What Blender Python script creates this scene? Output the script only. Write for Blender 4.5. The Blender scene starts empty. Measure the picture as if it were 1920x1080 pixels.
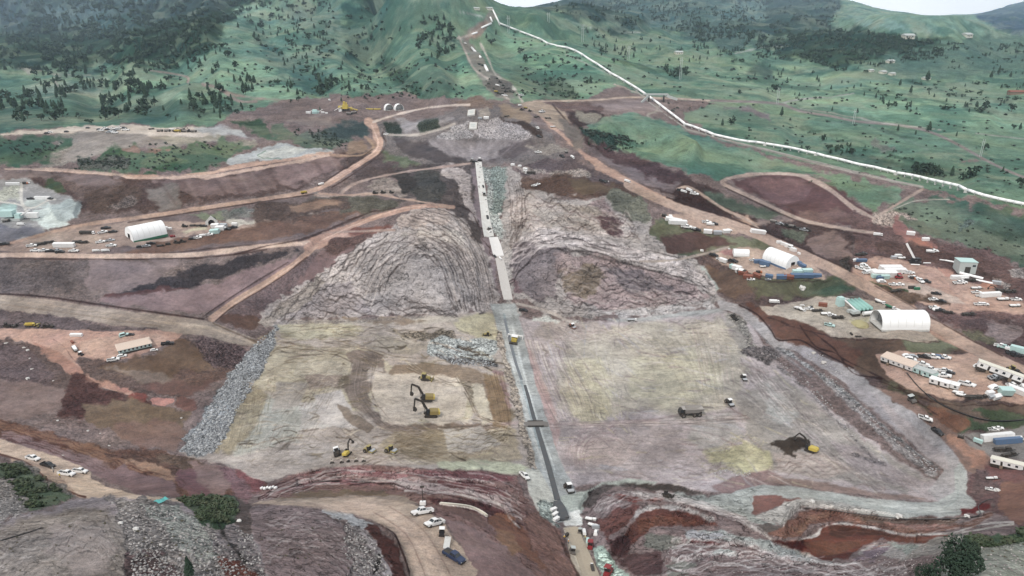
import bpy, bmesh, math, random
import numpy as np
from mathutils import Vector, Matrix

# ---------------------------------------------------------------- camera, world, sun, exposure
S = bpy.context.scene
COL = S.collection
R = math.radians
CAM_H = 160.0
FPX = 1300.0                                   # focal length in pixels of a 1920 wide frame
PITCH = math.atan2(510.0, FPX)
cd = bpy.data.cameras.new('camera')
cam = bpy.data.objects.new('camera', cd)
COL.objects.link(cam)
cam.location = (0, 0, CAM_H)
cam.rotation_euler = (math.pi / 2 - PITCH, 0, 0)
cd.sensor_width = 36.0
cd.lens = FPX / 1920.0 * 36.0
cd.clip_start = 1.0
cd.clip_end = 60000.0
S.camera = cam

SUN_EL, SUN_AZ = 52.0, 215.0                   # azimuth of the sun, degrees from +Y towards +X
w = bpy.data.worlds.new('World'); S.world = w; w.use_nodes = True
nt = w.node_tree; nt.nodes.clear()
wo = nt.nodes.new('ShaderNodeOutputWorld'); bg = nt.nodes.new('ShaderNodeBackground')
sky = nt.nodes.new('ShaderNodeTexSky'); sky.sky_type = 'NISHITA'; sky.sun_disc = False
sky.sun_elevation = R(SUN_EL); sky.sun_rotation = R(SUN_AZ)
sky.air_density = 1.0; sky.dust_density = 6.0; sky.ozone_density = 1.0
bg.inputs['Strength'].default_value = 0.125
# high broken overcast: the clear sky shows through thin cloud
tcw = nt.nodes.new('ShaderNodeTexCoord'); nzw = nt.nodes.new('ShaderNodeTexNoise'); nzw.inputs['Scale'].default_value = 2.2; nzw.inputs['Detail'].default_value = 5
mrw = nt.nodes.new('ShaderNodeMapRange'); mrw.inputs[1].default_value = .3; mrw.inputs[2].default_value = .6; mrw.inputs[3].default_value = .72; mrw.inputs[4].default_value = .95
mxw = nt.nodes.new('ShaderNodeMix'); mxw.data_type = 'RGBA'; mxw.inputs[7].default_value = (9.0, 9.1, 9.3, 1)
nt.links.new(tcw.outputs['Generated'], nzw.inputs['Vector']); nt.links.new(nzw.outputs['Fac'], mrw.inputs[0]); nt.links.new(mrw.outputs[0], mxw.inputs[0])
sxw = nt.nodes.new('ShaderNodeSeparateXYZ'); nt.links.new(tcw.outputs['Generated'], sxw.inputs[0])   # thinner, brighter cloud low over the ranges
mrh = nt.nodes.new('ShaderNodeMapRange'); mrh.inputs[1].default_value = .03; mrh.inputs[2].default_value = .25; mrh.inputs[3].default_value = 1.75; mrh.inputs[4].default_value = 1.0; nt.links.new(sxw.outputs[2], mrh.inputs[0])
cvw = nt.nodes.new('ShaderNodeVectorMath'); cvw.operation = 'SCALE'; cvw.inputs[0].default_value = (8.6, 8.75, 9.0); nt.links.new(mrh.outputs[0], cvw.inputs['Scale']); nt.links.new(cvw.outputs[0], mxw.inputs[7])
nt.links.new(sky.outputs[0], mxw.inputs[6]); nt.links.new(mxw.outputs[2], bg.inputs['Color']); nt.links.new(bg.outputs[0], wo.inputs[0])
sd = bpy.data.lights.new('sun', 'SUN'); so = bpy.data.objects.new('sun', sd); COL.objects.link(so)
sd.energy = 2.5; sd.angle = R(6); sd.color = (1.0, 0.94, 0.86)
so.rotation_euler = (R(90 - SUN_EL), 0, R(180 - SUN_AZ) )
S.view_settings.view_transform = 'Standard'; S.view_settings.look = 'None'
S.view_settings.exposure = -0.02; S.view_settings.gamma = 1.0
S.cycles.use_denoising = True
S.cycles.max_bounces = 4; S.cycles.diffuse_bounces = 2; S.cycles.volume_bounces = 0
S.cycles.glossy_bounces = 2; S.cycles.transparent_max_bounces = 6

# ---------------------------------------------------------------- pixel <-> world
CP, SP = math.cos(PITCH), math.sin(PITCH)
def DYf(v): return FPX * CP + (540.0 - v) * SP
def DZf(v): return -FPX * SP + (540.0 - v) * CP

# ---------------------------------------------------------------- noise
def _hash(ix, iy, seed):
    h = (ix.astype(np.int64) * 374761393 + iy.astype(np.int64) * 668265263 + seed * 1442695041) & 0xffffffff
    h = ((h ^ (h >> 13)) * 1274126177) & 0xffffffff
    h = (h ^ (h >> 16)) & 0xffffffff
    return h.astype(np.float32) / 4294967295.0
def vnoise(x, y, seed=0):
    ix = np.floor(x); iy = np.floor(y)
    fx = (x - ix).astype(np.float32); fy = (y - iy).astype(np.float32)
    fx = fx * fx * (3 - 2 * fx); fy = fy * fy * (3 - 2 * fy)
    ix = ix.astype(np.int64); iy = iy.astype(np.int64)
    a = _hash(ix, iy, seed); b = _hash(ix + 1, iy, seed); c = _hash(ix, iy + 1, seed); d = _hash(ix + 1, iy + 1, seed)
    return (a + (b - a) * fx) * (1 - fy) + (c + (d - c) * fx) * fy * 1.0
def fbm(x, y, octv=4, seed=0, gain=0.5):
    r = np.zeros(np.broadcast(x, y).shape, np.float32); amp = 1.0; tot = 0.0; f = 1.0
    for o in range(octv):
        r += amp * (vnoise(x * f + 17.3 * o, y * f - 9.1 * o, seed + o) * 2 - 1); tot += amp; amp *= gain; f *= 2.03
    return r / tot

# ---------------------------------------------------------------- base terrain heights (surveyed control points: column, row, height)
CTRL = '''
500 620 0;720 620 0;940 600 0;1200 600 1;1400 610 3;450 760 0;700 760 0;1000 760 0;1300 760 0;1600 760 1;350 850 0;600 860 0;900 860 0
1050 900 0;1300 880 0;1500 890 1;1750 900 4;1800 850 5;1400 680 1;1500 690 1;1470 645 3;1620 740 3;1740 800 4;1450 605 7;1360 585 6;1060 930 0;1180 880 0
1500 590 11;1500 545 11;1500 515 17;1500 470 17;1480 455 18;1480 420 25;1450 385 28;1450 330 37;1450 300 41;1450 270 46;1450 200 52;1450 150 62;1450 100 80;1450 60 110;1450 20 190;1450 -12 295
1600 640 8;1600 600 11;1620 560 13;1650 700 6;1680 660 11;1740 620 11;1740 770 8;1740 700 10;1600 520 20;1600 450 24;1560 400 29;1600 340 38
1700 500 19;1700 560 15;1700 400 32;1700 340 38;1600 310 42;1300 260 52;1380 280 48
1850 1075 70;1850 1030 62;1850 1000 57;1740 1070 60;1700 1040 48;1850 940 10;1850 880 6;1850 830 5;1850 795 6;1850 755 12;1850 650 12;1850 620 13;1850 550 17;1850 500 20;1850 460 25;1850 380 36;1850 300 40;1850 200 48;1850 100 85;1850 60 105;1825 27 172;1900 9 285
1200 1075 23;1200 1000 13;1150 950 5;1200 930 3;1200 905 1;1350 1050 32;1500 1060 38;1650 1060 46;1500 980 12;1650 935 5;1600 1000 19;1750 990 22;1750 930 5;1400 935 3;1400 990 18
1060 955 1;1085 1000 6;1115 1075 16;1150 1200 36;1000 980 14;940 930 11;1030 1060 25;900 1000 31;960 1080 37;850 940 27;800 960 33;850 1060 41;700 1000 39;560 935 32;480 940 28;700 900 12;900 900 6;560 905 10;1180 1030 15
700 1030 45;600 1060 53;450 1000 50;350 950 41;300 1060 63;150 980 57;100 1060 67;0 1010 60;250 930 43;200 914 14;60 858 14;60 930 26;0 870 18;350 900 9;450 890 4;0 950 40
0 800 10;200 800 4;100 700 6;300 740 2;250 645 8;100 620 9;0 610 10;200 590 12;0 570 14;400 610 6;200 480 25;0 480 25;400 560 9;450 480 22;600 450 24;480 590 3;650 420 28;250 445 28;400 425 29;50 460 28
300 405 31;600 360 38;690 300 47;700 235 56;400 325 47;250 330 46;100 320 44;50 400 34;60 350 38;300 290 56;300 250 62;50 285 54;200 243 62;380 240 62;200 225 58;450 290 50;0 250 58;560 210 64;640 205 64;740 200 66;560 280 54;520 540 8;560 500 18
850 200 70;820 250 60;900 275 52;900 300 46;885 200 76;960 250 62;1050 230 66;1100 300 53;1000 310 48;1050 340 44;910 400 29;930 460 17;945 530 5;950 570 1
800 440 33;750 400 36;850 360 39;760 500 20;760 560 7;600 560 5;880 450 25;890 530 9;1000 450 25;1100 400 36;1150 340 45;1100 500 16;1100 560 4;1250 480 20;1250 560 4;1330 530 7;1200 420 32;1290 410 32;1400 500 17;1350 430 28;1400 560 9;1000 540 6;1250 350 43;1200 300 50
900 185 77;880 150 88;900 100 106;880 60 133;920 20 172;960 14 180;1000 40 150;1050 100 92;1050 190 70;975 48 142;1060 88 107;1130 130 86;1215 182 64;1300 240 51
1150 90 96;1270 140 71;1350 100 88;1200 50 127;1100 30 158;1070 0 245;1200 -12 275;1300 0 245;1680 22 185;1580 0 250;1740 29 164;1650 60 113;1700 130 67;1600 200 50;1250 200 61
0 200 52;200 150 68;350 120 89;500 150 80;500 80 118;600 30 160;600 0 203;700 100 96;780 150 86;700 0 196;800 30 160;800 -10 206;0 100 78;100 50 119;200 20 185;0 0 236;350 30 160;400 0 212;250 80 95;300 -60 370;0 -60 390;600 -60 290
'''
ctl = []
for tok in CTRL.replace('\n', ';').split(';'):
    if tok.strip():
        u_, v_, z_ = map(float, tok.split())
        t_ = (CAM_H - z_) / -DZf(v_) if abs(DZf(v_)) > 1.5 else 1.25
        if t_ <= 0 or t_ > 9: t_ = 1.3 if u_ < 1000 else 3.0
        for du in ((0, -500) if u_ < 60 else (0, 500) if u_ > 1810 else (0,)):
            ctl.append(((u_ + du - 960) / DYf(v_), math.log(t_ * DYf(v_)), z_))
for a_, y_, z_ in ((-1.2, 60, 75), (-.5, 60, 72), (0, 60, 60), (.5, 60, 75), (1.2, 60, 80), (-1.2, 30, 75), (0, 30, 60), (1.2, 30, 80),
                   (0.0, 2300, 150), (0.03, 3200, 110), (-.02, 6000, 60), (.05, 6000, 60), (.02, 10000, 60), (.45, 6000, 100), (.1, 9500, 120), (.9, 9500, 200),
                   (-.5, 8000, 500), (-.9, 9500, 500), (.58, 5200, 90), (.66, 10500, 200), (.2, 6500, 200), (.3, 7000, 150)):
    ctl.append((a_, math.log(y_), z_))
ctl = np.array(ctl)
KS = 0.5
def _phi(r2): return np.sqrt(r2 + 0.0006)
cx, cy = ctl[:, 0], ctl[:, 1] * KS
n_ = len(ctl)
A_ = np.zeros((n_ + 3, n_ + 3))
A_[:n_, :n_] = _phi((cx[:, None] - cx) ** 2 + (cy[:, None] - cy) ** 2)
A_[:n_, n_] = 1; A_[:n_, n_ + 1] = cx; A_[:n_, n_ + 2] = cy
A_[n_:, :n_] = A_[:n_, n_:].T
rhs = np.concatenate([ctl[:, 2], np.zeros(3)])
wt = np.linalg.solve(A_, rhs)
NA = 1500
AMAX = 1.25
S0, S1, S2 = math.log(55.0), math.log(620.0), math.log(11000.0)
ga = np.concatenate([np.linspace(-AMAX, -.97, 45, endpoint=False), np.linspace(-.97, .97, 1960, endpoint=False), np.linspace(.97, AMAX, 46)]); NA = len(ga)
gs = np.concatenate([np.linspace(S0, math.log(235.0), 520, endpoint=False), np.linspace(math.log(235.0), S1, 960, endpoint=False), np.linspace(S1, S2, 760)])
NS = len(gs)
ca_ = np.linspace(-AMAX, AMAX, 260); cs_ = np.linspace(S0, S2, 360)
cz = np.zeros((len(cs_), len(ca_)))
for i in range(len(cs_)):
    r2 = (ca_[:, None] - cx) ** 2 + (cs_[i] * KS - cy) ** 2
    cz[i] = _phi(r2) @ wt[:n_] + wt[n_] + wt[n_ + 1] * ca_ + wt[n_ + 2] * cs_[i] * KS
def bilin(img, fy, fx):
    fy = np.clip(fy, 0, img.shape[0] - 1.001); fx = np.clip(fx, 0, img.shape[1] - 1.001)
    iy = fy.astype(int); ix = fx.astype(int); ty = (fy - iy); tx = (fx - ix)
    if img.ndim == 3: ty = ty[..., None]; tx = tx[..., None]
    return (img[iy, ix] * (1 - tx) + img[iy, ix + 1] * tx) * (1 - ty) + (img[iy + 1, ix] * (1 - tx) + img[iy + 1, ix + 1] * tx) * ty
FA, FS = np.meshgrid(ga, gs)
Z = bilin(cz, (FS - S0) / (S2 - S0) * (len(cs_) - 1), (FA + AMAX) / (2 * AMAX) * (len(ca_) - 1))
Yw = np.exp(FS); Xw = FA * Yw

def proj(X, Y, Zz):
    """photograph column and row of a world point"""
    dz = Zz - CAM_H
    d = Y * CP - dz * SP
    up = Y * SP + dz * CP
    return 960 + FPX * X / d, 540 - FPX * up / d
# ---------------------------------------------------------------- ground cover survey: regions traced on the ground
U0, V0, UW, VH = -160, -60, 2240, 1220
PU, PV = np.meshgrid(np.arange(UW) + U0 + 0.5, np.arange(VH) + V0 + 0.5)
PU = PU.astype(np.float32); PV = PV.astype(np.float32)
COLR = np.zeros((VH, UW, 3), np.float32)
CLS = np.zeros((VH, UW, 4), np.float32)      # grass, rubble, rock, tracks
HGT = np.zeros((VH, UW), np.float32)
FRAY = np.ones((VH, UW), np.float32)       # how ragged the edges of the cover are
JN = [fbm(PU / s, PV / s * 1.6, 4, 50 + i).astype(np.float32) for i, s in enumerate((60, 18))]
def hexc(h):
    c = np.array([int(h[i:i + 2], 16) / 255.0 for i in (0, 2, 4)], np.float32)
    y = min(c[0], c[1]) - c[2]
    if y > .05 and c[0] >= c[1]: c[2] += .25 * (y - .05)
    return c
CL = dict(g=(1, 0, 0, 0), r=(0, 1, 0, 0), k=(0, 0, 1, 0), t=(0, 0, 0, 1), d=(0, 0, 0, 0), h=(.5, .5, 0, 0), m=(0, .4, .4, 0))
def pts_of(s): return [tuple(map(float, p.split(','))) for p in s.split()]
def blend(sl, al, col, cls):
    a3 = al[..., None]
    if col: COLR[sl] = COLR[sl] * (1 - a3) + hexc(col) * a3
    if cls: CLS[sl] = CLS[sl] * (1 - a3) + np.array(CL[cls], np.float32) * a3
def win(pts, m):
    us = [p[0] for p in pts]; vs = [p[1] for p in pts]
    a = max(0, int(min(us) - m - U0)); b = min(UW, int(max(us) + m - U0) + 1)
    c = max(0, int(min(vs) - m - V0)); d = min(VH, int(max(vs) + m - V0) + 1)
    return (slice(c, d), slice(a, b))
def segd(u, v, p, q):
    dx, dy = q[0] - p[0], q[1] - p[1]
    L2 = dx * dx + dy * dy + 1e-6
    t = np.clip(((u - p[0]) * dx + (v - p[1]) * dy) / L2, 0, 1)
    return np.hypot(u - p[0] - t * dx, v - p[1] - t * dy), t
def poly_alpha(pts, f, j):
    m = f + abs(j) + 2
    sl = win(pts, m); u = PU[sl]; v = PV[sl]
    ins = np.zeros(u.shape, bool); dist = np.full(u.shape, 1e9, np.float32)
    n = len(pts)
    for i in range(n):
        p, q = pts[i], pts[(i + 1) % n]
        if p[1] != q[1]:
            c = (p[1] > v) != (q[1] > v)
            ins ^= c & (u < (q[0] - p[0]) * (v - p[1]) / (q[1] - p[1]) + p[0])
        dd, _ = segd(u, v, p, q); dist = np.minimum(dist, dd)
    sdv = np.where(ins, dist, -dist)
    j = j * JMUL
    if j: sdv = sdv + j * (JN[0][sl] * .6 + JN[1][sl])* 1.6
    return sl, np.clip(sdv / max(f, .8) + .5, 0, 1)
JMUL = 1.0
def P(col, cls, f, j, s, a=1.0):
    global JMUL
    JMUL = 1.0 if cls == 't' else 1.8
    sl, al = poly_alpha(pts_of(s), f, j); blend(sl, al * a, col, cls); FRAY[sl] = FRAY[sl] * (1 - al) + al * (.12 if cls == 't' or j < 1 else .3 if cls == 'k' else 1.0)
def line_alpha(pts, w, f, j):
    ws = w if isinstance(w, (list, tuple)) else (w, w)
    m = max(ws) + f + abs(j) + 2
    sl = win(pts, m); u = PU[sl]; v = PV[sl]
    best = np.full(u.shape, 1e9, np.float32); n = len(pts) - 1
    for i in range(n):
        dd, t = segd(u, v, pts[i], pts[i + 1])
        ww = ws[0] + (ws[-1] - ws[0]) * (i + t) / n
        best = np.minimum(best, dd - ww / 2)
    if j: best = best + j * (JN[0][sl] * .5 + JN[1][sl]) * 1.6
    return sl, np.clip(.5 - best / max(f, .8), 0, 1)
def smooth(pts, k=4):
    if len(pts) < 3: return pts
    out = []
    for i in range(len(pts) - 1):
        p0 = pts[max(i - 1, 0)]; p1 = pts[i]; p2 = pts[i + 1]; p3 = pts[min(i + 2, len(pts) - 1)]
        for s in range(k):
            t = s / k
            out.append(tuple(.5 * (2 * p1[c] + (p2[c] - p0[c]) * t + (2 * p0[c] - 5 * p1[c] + 4 * p2[c] - p3[c]) * t * t + (3 * p1[c] - p0[c] - 3 * p2[c] + p3[c]) * t ** 3) for c in (0, 1)))
    out.append(pts[-1]); return out
def L(col, cls, w, s, f=1.0, j=0.0, a=1.0):
    sl, al = line_alpha(smooth(pts_of(s)), w, f, j); blend(sl, al * a, col, cls)
    if not isinstance(w, float) or w > 2.4:
        sl, al = line_alpha(smooth(pts_of(s)), (max(w) if isinstance(w, list) else w) + 9, 7, 0); FRAY[sl] = FRAY[sl] * (1 - al) + al * .08
def H(amp, w, s, f=None):
    """raise or cut the ground along a line (metres, pixels wide)"""
    pts = smooth(pts_of(s)); w2 = w * 2
    sl, al = line_alpha(pts, 0, w2, 0)
    al = np.clip(al * 2, 0, 1); al = al * al * (3 - 2 * al)
    HGT[sl] += amp * al
def HP(amp, f, s):
    sl, al = poly_alpha(pts_of(s), f, 0); HGT[sl] += amp * al * al * (3 - 2 * al)
def band_lines(col, cls, n, w, s1, s2, wob=3, seed=1, a=.8, lo=0.0, hi=1.0, brk=.25):
    """n wavering lines between two guide lines: strata, crack shade, machine marks"""
    A = smooth(pts_of(s1), 8); B = smooth(pts_of(s2), 8)
    rr = random.Random(seed)
    def at_(Q, t):
        f = t * (len(Q) - 1); i = min(int(f), len(Q) - 2); f -= i
        return Q[i][0] + (Q[i + 1][0] - Q[i][0]) * f, Q[i][1] + (Q[i + 1][1] - Q[i][1]) * f
    for k in range(n):
        c = lo + (hi - lo) * (k + rr.uniform(.2, .8)) / n
        t = 0.0; ph = rr.uniform(0, 99)
        while t < 1:
            t2 = min(1, t + rr.uniform(.15, .5)); seg = []
            m = max(4, int((t2 - t) * 30))
            for i in range(m + 1):
                tt = t + (t2 - t) * i / m
                p = at_(A, tt); q = at_(B, tt)
                o = wob * (math.sin(tt * 23 + ph) + .6 * math.sin(tt * 61 + ph * 2) + .5 * rr.uniform(-1, 1))
                seg.append((p[0] + (q[0] - p[0]) * c + o * .3, p[1] + (q[1] - p[1]) * c + o))
            sl, al = line_alpha(seg, (w * rr.uniform(.4, 1.4), w * rr.uniform(.4, 1.4)), 1.2, .5)
            blend(sl, al * a * rr.uniform(.5, 1), col, cls)
            t = t2 + (rr.uniform(0, .12) if rr.random() < brk * 3 else 0)
# ================= far hills and grassland =================
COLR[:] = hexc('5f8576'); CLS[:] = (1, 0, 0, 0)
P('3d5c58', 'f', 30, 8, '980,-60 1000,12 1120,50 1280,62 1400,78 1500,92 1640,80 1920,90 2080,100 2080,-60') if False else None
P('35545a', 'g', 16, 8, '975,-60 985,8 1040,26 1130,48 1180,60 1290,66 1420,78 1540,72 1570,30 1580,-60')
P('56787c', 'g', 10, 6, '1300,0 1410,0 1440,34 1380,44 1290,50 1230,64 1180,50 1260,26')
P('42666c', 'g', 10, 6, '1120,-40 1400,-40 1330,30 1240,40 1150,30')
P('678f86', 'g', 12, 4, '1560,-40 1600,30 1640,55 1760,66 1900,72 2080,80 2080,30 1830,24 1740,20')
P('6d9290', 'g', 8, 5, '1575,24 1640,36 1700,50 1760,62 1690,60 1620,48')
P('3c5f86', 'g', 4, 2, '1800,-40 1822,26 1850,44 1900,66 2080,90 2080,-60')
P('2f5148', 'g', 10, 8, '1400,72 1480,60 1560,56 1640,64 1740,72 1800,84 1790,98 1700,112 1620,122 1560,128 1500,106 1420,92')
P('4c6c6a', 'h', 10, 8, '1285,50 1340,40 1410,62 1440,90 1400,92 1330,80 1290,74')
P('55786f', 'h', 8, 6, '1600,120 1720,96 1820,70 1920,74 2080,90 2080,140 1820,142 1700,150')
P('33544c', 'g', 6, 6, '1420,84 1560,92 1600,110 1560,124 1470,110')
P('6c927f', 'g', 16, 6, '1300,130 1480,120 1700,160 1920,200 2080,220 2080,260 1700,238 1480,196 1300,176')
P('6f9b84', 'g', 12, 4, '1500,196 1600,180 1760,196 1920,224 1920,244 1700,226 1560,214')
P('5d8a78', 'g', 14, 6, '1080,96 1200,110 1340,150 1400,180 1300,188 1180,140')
L('8d8f8b', 'd', 2.4, '1462,196 1480,190 1530,184 1600,176', 1.5)
L('8d8f8b', 'd', 2.6, '1478,199 1474,192 1500,186 1540,182', 1.5)
L('857a78', 'd', 5, '1310,188 1380,190 1458,194 1500,208 1560,218 1610,228 1680,234 1740,246 1790,268 1830,290 1880,316 1940,340 2080,390', 2)
L('96938c', 'd', 2.2, '1500,204 1560,212 1640,228 1700,236 1762,242', 1.4)
L('8a8b86', 'd', 2, '1830,250 1880,256 1930,262', 1.4)
P('746c70', 'd', 6, 3, '1360,200 1400,200 1440,214 1446,226 1420,220 1380,208')
P('7a6a68', 'd', 4, 2, '1795,300 1830,294 1850,300 1830,306 1800,306')
L('7c8c86', 'd', 3, '1560,228 1620,234 1700,262 1740,280', 5, 2, .5)
L('8d9490', 'd', 1.6, '1380,100 1430,90 1480,86', 1.4, 1); L('8d9490', 'd', 1.6, '1060,36 1120,54 1200,62', 1.4, 1)
for s in ('1150,110 1220,130 1300,140 1420,150 1480,160', '1290,150 1400,166 1480,164 1580,172', '1620,170 1720,180 1800,200 1900,214', '1240,166 1310,180', '1500,240 1600,262 1700,300 1800,322 1920,350',
          '1560,262 1640,284 1740,310 1800,330', '1340,80 1380,110 1440,130 1520,140', '1700,150 1800,180 1920,196', '1640,240 1700,258 1780,262', '1280,236 1360,250 1420,262 1500,286'):
    L('3f5f56', 'g', 3.5, s, 4, 4, .55)
P('4a6560', 'g', 10, 6, '1560,290 1640,300 1740,310 1800,324 1740,330 1640,312'); P('737a76', 'h', 5, 4, '1640,268 1680,272 1690,286 1650,284')
P('4d6a68', 'g', 10, 5, '1410,110 1450,120 1450,150 1400,150')
# left mountains
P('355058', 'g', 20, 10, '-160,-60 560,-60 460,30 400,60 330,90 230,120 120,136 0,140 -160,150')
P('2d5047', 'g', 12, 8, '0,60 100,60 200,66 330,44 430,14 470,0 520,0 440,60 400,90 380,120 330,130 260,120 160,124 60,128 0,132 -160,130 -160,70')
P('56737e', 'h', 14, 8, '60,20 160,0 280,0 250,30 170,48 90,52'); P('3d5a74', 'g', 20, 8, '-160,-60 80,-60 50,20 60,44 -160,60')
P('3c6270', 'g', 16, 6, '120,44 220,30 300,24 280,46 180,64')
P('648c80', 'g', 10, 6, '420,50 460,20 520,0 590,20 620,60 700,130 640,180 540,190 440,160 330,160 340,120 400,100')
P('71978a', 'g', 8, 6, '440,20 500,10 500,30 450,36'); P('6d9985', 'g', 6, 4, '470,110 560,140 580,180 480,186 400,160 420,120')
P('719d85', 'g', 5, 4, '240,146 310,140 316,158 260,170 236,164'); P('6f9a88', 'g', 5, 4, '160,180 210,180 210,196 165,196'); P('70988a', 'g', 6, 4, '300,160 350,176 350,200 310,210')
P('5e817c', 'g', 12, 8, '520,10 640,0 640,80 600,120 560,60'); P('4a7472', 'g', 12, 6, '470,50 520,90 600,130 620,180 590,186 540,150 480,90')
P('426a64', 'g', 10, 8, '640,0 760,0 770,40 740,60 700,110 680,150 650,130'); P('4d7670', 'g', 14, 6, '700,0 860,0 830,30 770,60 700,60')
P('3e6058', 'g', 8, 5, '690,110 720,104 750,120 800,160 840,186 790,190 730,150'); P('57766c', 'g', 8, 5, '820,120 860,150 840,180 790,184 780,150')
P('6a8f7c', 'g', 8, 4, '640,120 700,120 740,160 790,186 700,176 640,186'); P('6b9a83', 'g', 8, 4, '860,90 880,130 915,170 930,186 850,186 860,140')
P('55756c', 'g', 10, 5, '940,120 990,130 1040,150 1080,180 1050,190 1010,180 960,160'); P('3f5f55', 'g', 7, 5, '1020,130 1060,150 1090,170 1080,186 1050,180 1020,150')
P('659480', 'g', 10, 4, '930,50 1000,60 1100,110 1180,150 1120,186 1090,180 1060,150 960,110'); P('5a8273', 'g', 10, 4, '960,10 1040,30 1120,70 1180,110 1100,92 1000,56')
P('7d9389', 'g', 12, 6, '30,160 120,150 200,150 180,180 60,190'); P('4f716c', 'g', 14, 8, '-160,190 100,190 300,200 480,196 400,222 200,232 0,246 -160,240')
P('8d8d82', 'd', 4, 3, '25,130 60,126 90,134 50,142'); P('8f8f86', 'd', 4, 2, '90,134 150,138 170,140 100,142'); L('8d8a84', 'd', 3, '100,146 112,166 120,178', 2)
L('92847c', 'd', 3, '280,132 310,136 350,144 352,154', 2, 1); L('8a7c76', 'd', 5, '380,158 410,166 430,180 450,190 480,190', 3, 2)
L('907e76', 'd', 5, '410,165 440,178 500,186 560,190 630,188', 4, 2)
# hill ridge between the pipes: bare strip with track
P('7d7a72', 'd', 5, 3, '918,20 935,30 920,44 900,56 884,72 900,100 920,130 950,150 975,180 985,192 930,186 900,150 872,100 862,72 880,52 905,38')
P('87746a', 'd', 4, 2, '880,62 905,42 925,34 910,56 890,76 868,76')
L('9a8f86', 'd', 4, '860,68 874,100 890,130 918,150 930,168 960,190 990,206', 1.6); L('a09a90', 'd', 3, '900,80 915,110 930,140 960,158 972,178 980,190', 2, 1)
L('9b9088', 'd', 3.5, '922,40 900,54 880,66 858,72', 2, 1); P('6b6661', 'm', 3, 3, '920,140 960,156 975,176 930,180 915,160')
L('8a938c', 'd', 2, '860,22 900,30 918,40', 1.5, 1)
# ================= construction site base =================
P('837270', 'm', 3, 3, '-160,262 0,250 60,243 180,238 400,236 440,212 540,190 600,182 700,178 720,172 760,175 790,188 900,180 930,185 1000,190 1100,188 1160,160 1215,183 1300,190 1350,192 1310,205 1280,215 1350,262 1500,300 1640,330 1730,352 1780,360 1920,392 2080,430 2080,1160 -160,1160')
P('8d7d7c', 'd', 5, 2, '1100,192 1215,186 1260,200 1230,214 1180,212 1120,208'); P('7a6462', 'm', 6, 4, '1020,190 1110,192 1160,204 1100,216 1060,214')
L('978980', 'd', 3, '1000,190 1100,188 1180,182 1260,184 1320,188', 1.2); L('a0948a', 'd', 2.4, '1150,158 1190,172 1215,184', 1.2)
L('948c84', 'd', 4, '1230,196 1232,208 1214,216 1240,232 1290,244 1360,262 1440,282 1540,308 1640,332 1730,350', 1.6)
L('9c9c94', 'd', 2, '1060,102 1120,128 1180,158', 2)
# grass faces on the right
P('62887a', 'g', 5, 4, '1085,238 1120,216 1200,210 1235,222 1300,254 1380,276 1500,310 1640,344 1700,352 1690,372 1640,392 1600,372 1540,336 1480,322 1370,330 1340,336 1290,326 1230,304 1160,286 1100,266')
P('5c7f70', 'g', 8, 4, '1500,330 1600,350 1690,360 1640,394 1600,376 1550,346'); P('445c56', 'r', 5, 5, '1080,238 1110,238 1150,262 1160,280 1120,276 1090,256')
P('546c66', 'g', 5, 6, '1690,380 1760,366 1920,398 2080,430 2080,520 1920,502 1870,482 1800,462 1740,442 1690,424 1640,408')
P('5d7f72', 'g', 8, 5, '1720,380 1820,394 1880,420 1800,420 1720,410')
P('4c6460', 'g', 8, 5, '1740,420 1900,440 1920,500 1860,476 1790,450')
P('6a7a74', 'r', 6, 5, '1790,410 1830,410 1820,434 1796,440')
L('98958c', 'd', 2.5, '1640,404 1680,390 1720,376 1780,374', 1.5)
# ================= left upper: top yard and waste dumps =================
P('8a8280', 'h', 4, 4, '110,250 200,240 230,250 200,280 150,300 70,318 90,300')
P('8d847e', 'd', 5, 3, '150,250 230,244 380,250 420,254 420,262 340,276 240,280 160,300 120,300'); P('958c7a', 'd', 6, 2, '290,256 420,252 426,258 330,274')
P('b3a69a', 'd', 2, 1, '0,250 60,246 150,238 260,238 380,238 400,250 380,256 300,254 180,248 60,252 0,256')
P('9d9e9e', 'd', 5, 3, '370,240 440,238 480,256 480,264 440,256 400,254'); P('8d8576', 'd', 4, 3, '440,262 480,258 484,272 450,278 430,272')
P('4a6a5c', 'g', 8, 5, '-160,265 0,258 60,260 126,268 110,280 80,306 30,314 -160,314')
P('486a58', 'g', 6, 5, '200,280 330,276 420,264 470,276 450,288 430,296 400,318 340,322 210,322 130,318 160,304')
P('6b6e68', 'r', 5, 5, '150,300 200,290 240,300 240,318 140,318'); P('8e7468', 'd', 3, 3, '230,276 290,278 320,284 260,286'); P('3d5c50', 'g', 5, 4, '440,228 490,222 500,240 530,262 500,268 470,246')
P('5c6c68', 'h', 6, 4, '540,240 600,252 660,250 660,270 600,278 550,264'); P('4d5c60', 'h', 8, 5, '640,226 690,228 690,256 640,262 600,250')
P('8a7c78', 'd', 5, 4, '560,216 620,218 630,236 560,238 530,226'); P('4c5f5a', 'g', 6, 5, '490,222 530,228 560,250 620,272 580,280 510,256')
P('989da0', 'd', 3, 3, '440,292 480,282 530,264 560,274 624,284 620,290 560,300 480,306 420,310'); P('a6a8a4', 'd', 3, 2, '480,290 540,272 580,282 540,296 490,300')
L('6b8070', 'd', 1.5, '500,282 486,290 500,296 530,298', 1.5)
P('6a5652', 'm', 6, 4, '50,322 130,322 230,332 340,336 520,306 620,292 660,284 680,280 640,320 560,352 440,372 300,396 150,404 60,380')
P('7f6a68', 'd', 6, 4, '290,340 440,326 560,312 640,292 660,300 600,336 480,360 360,370'); P('7d7470', 'd', 8, 4, '270,350 330,346 340,390 300,394 280,372')
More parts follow.
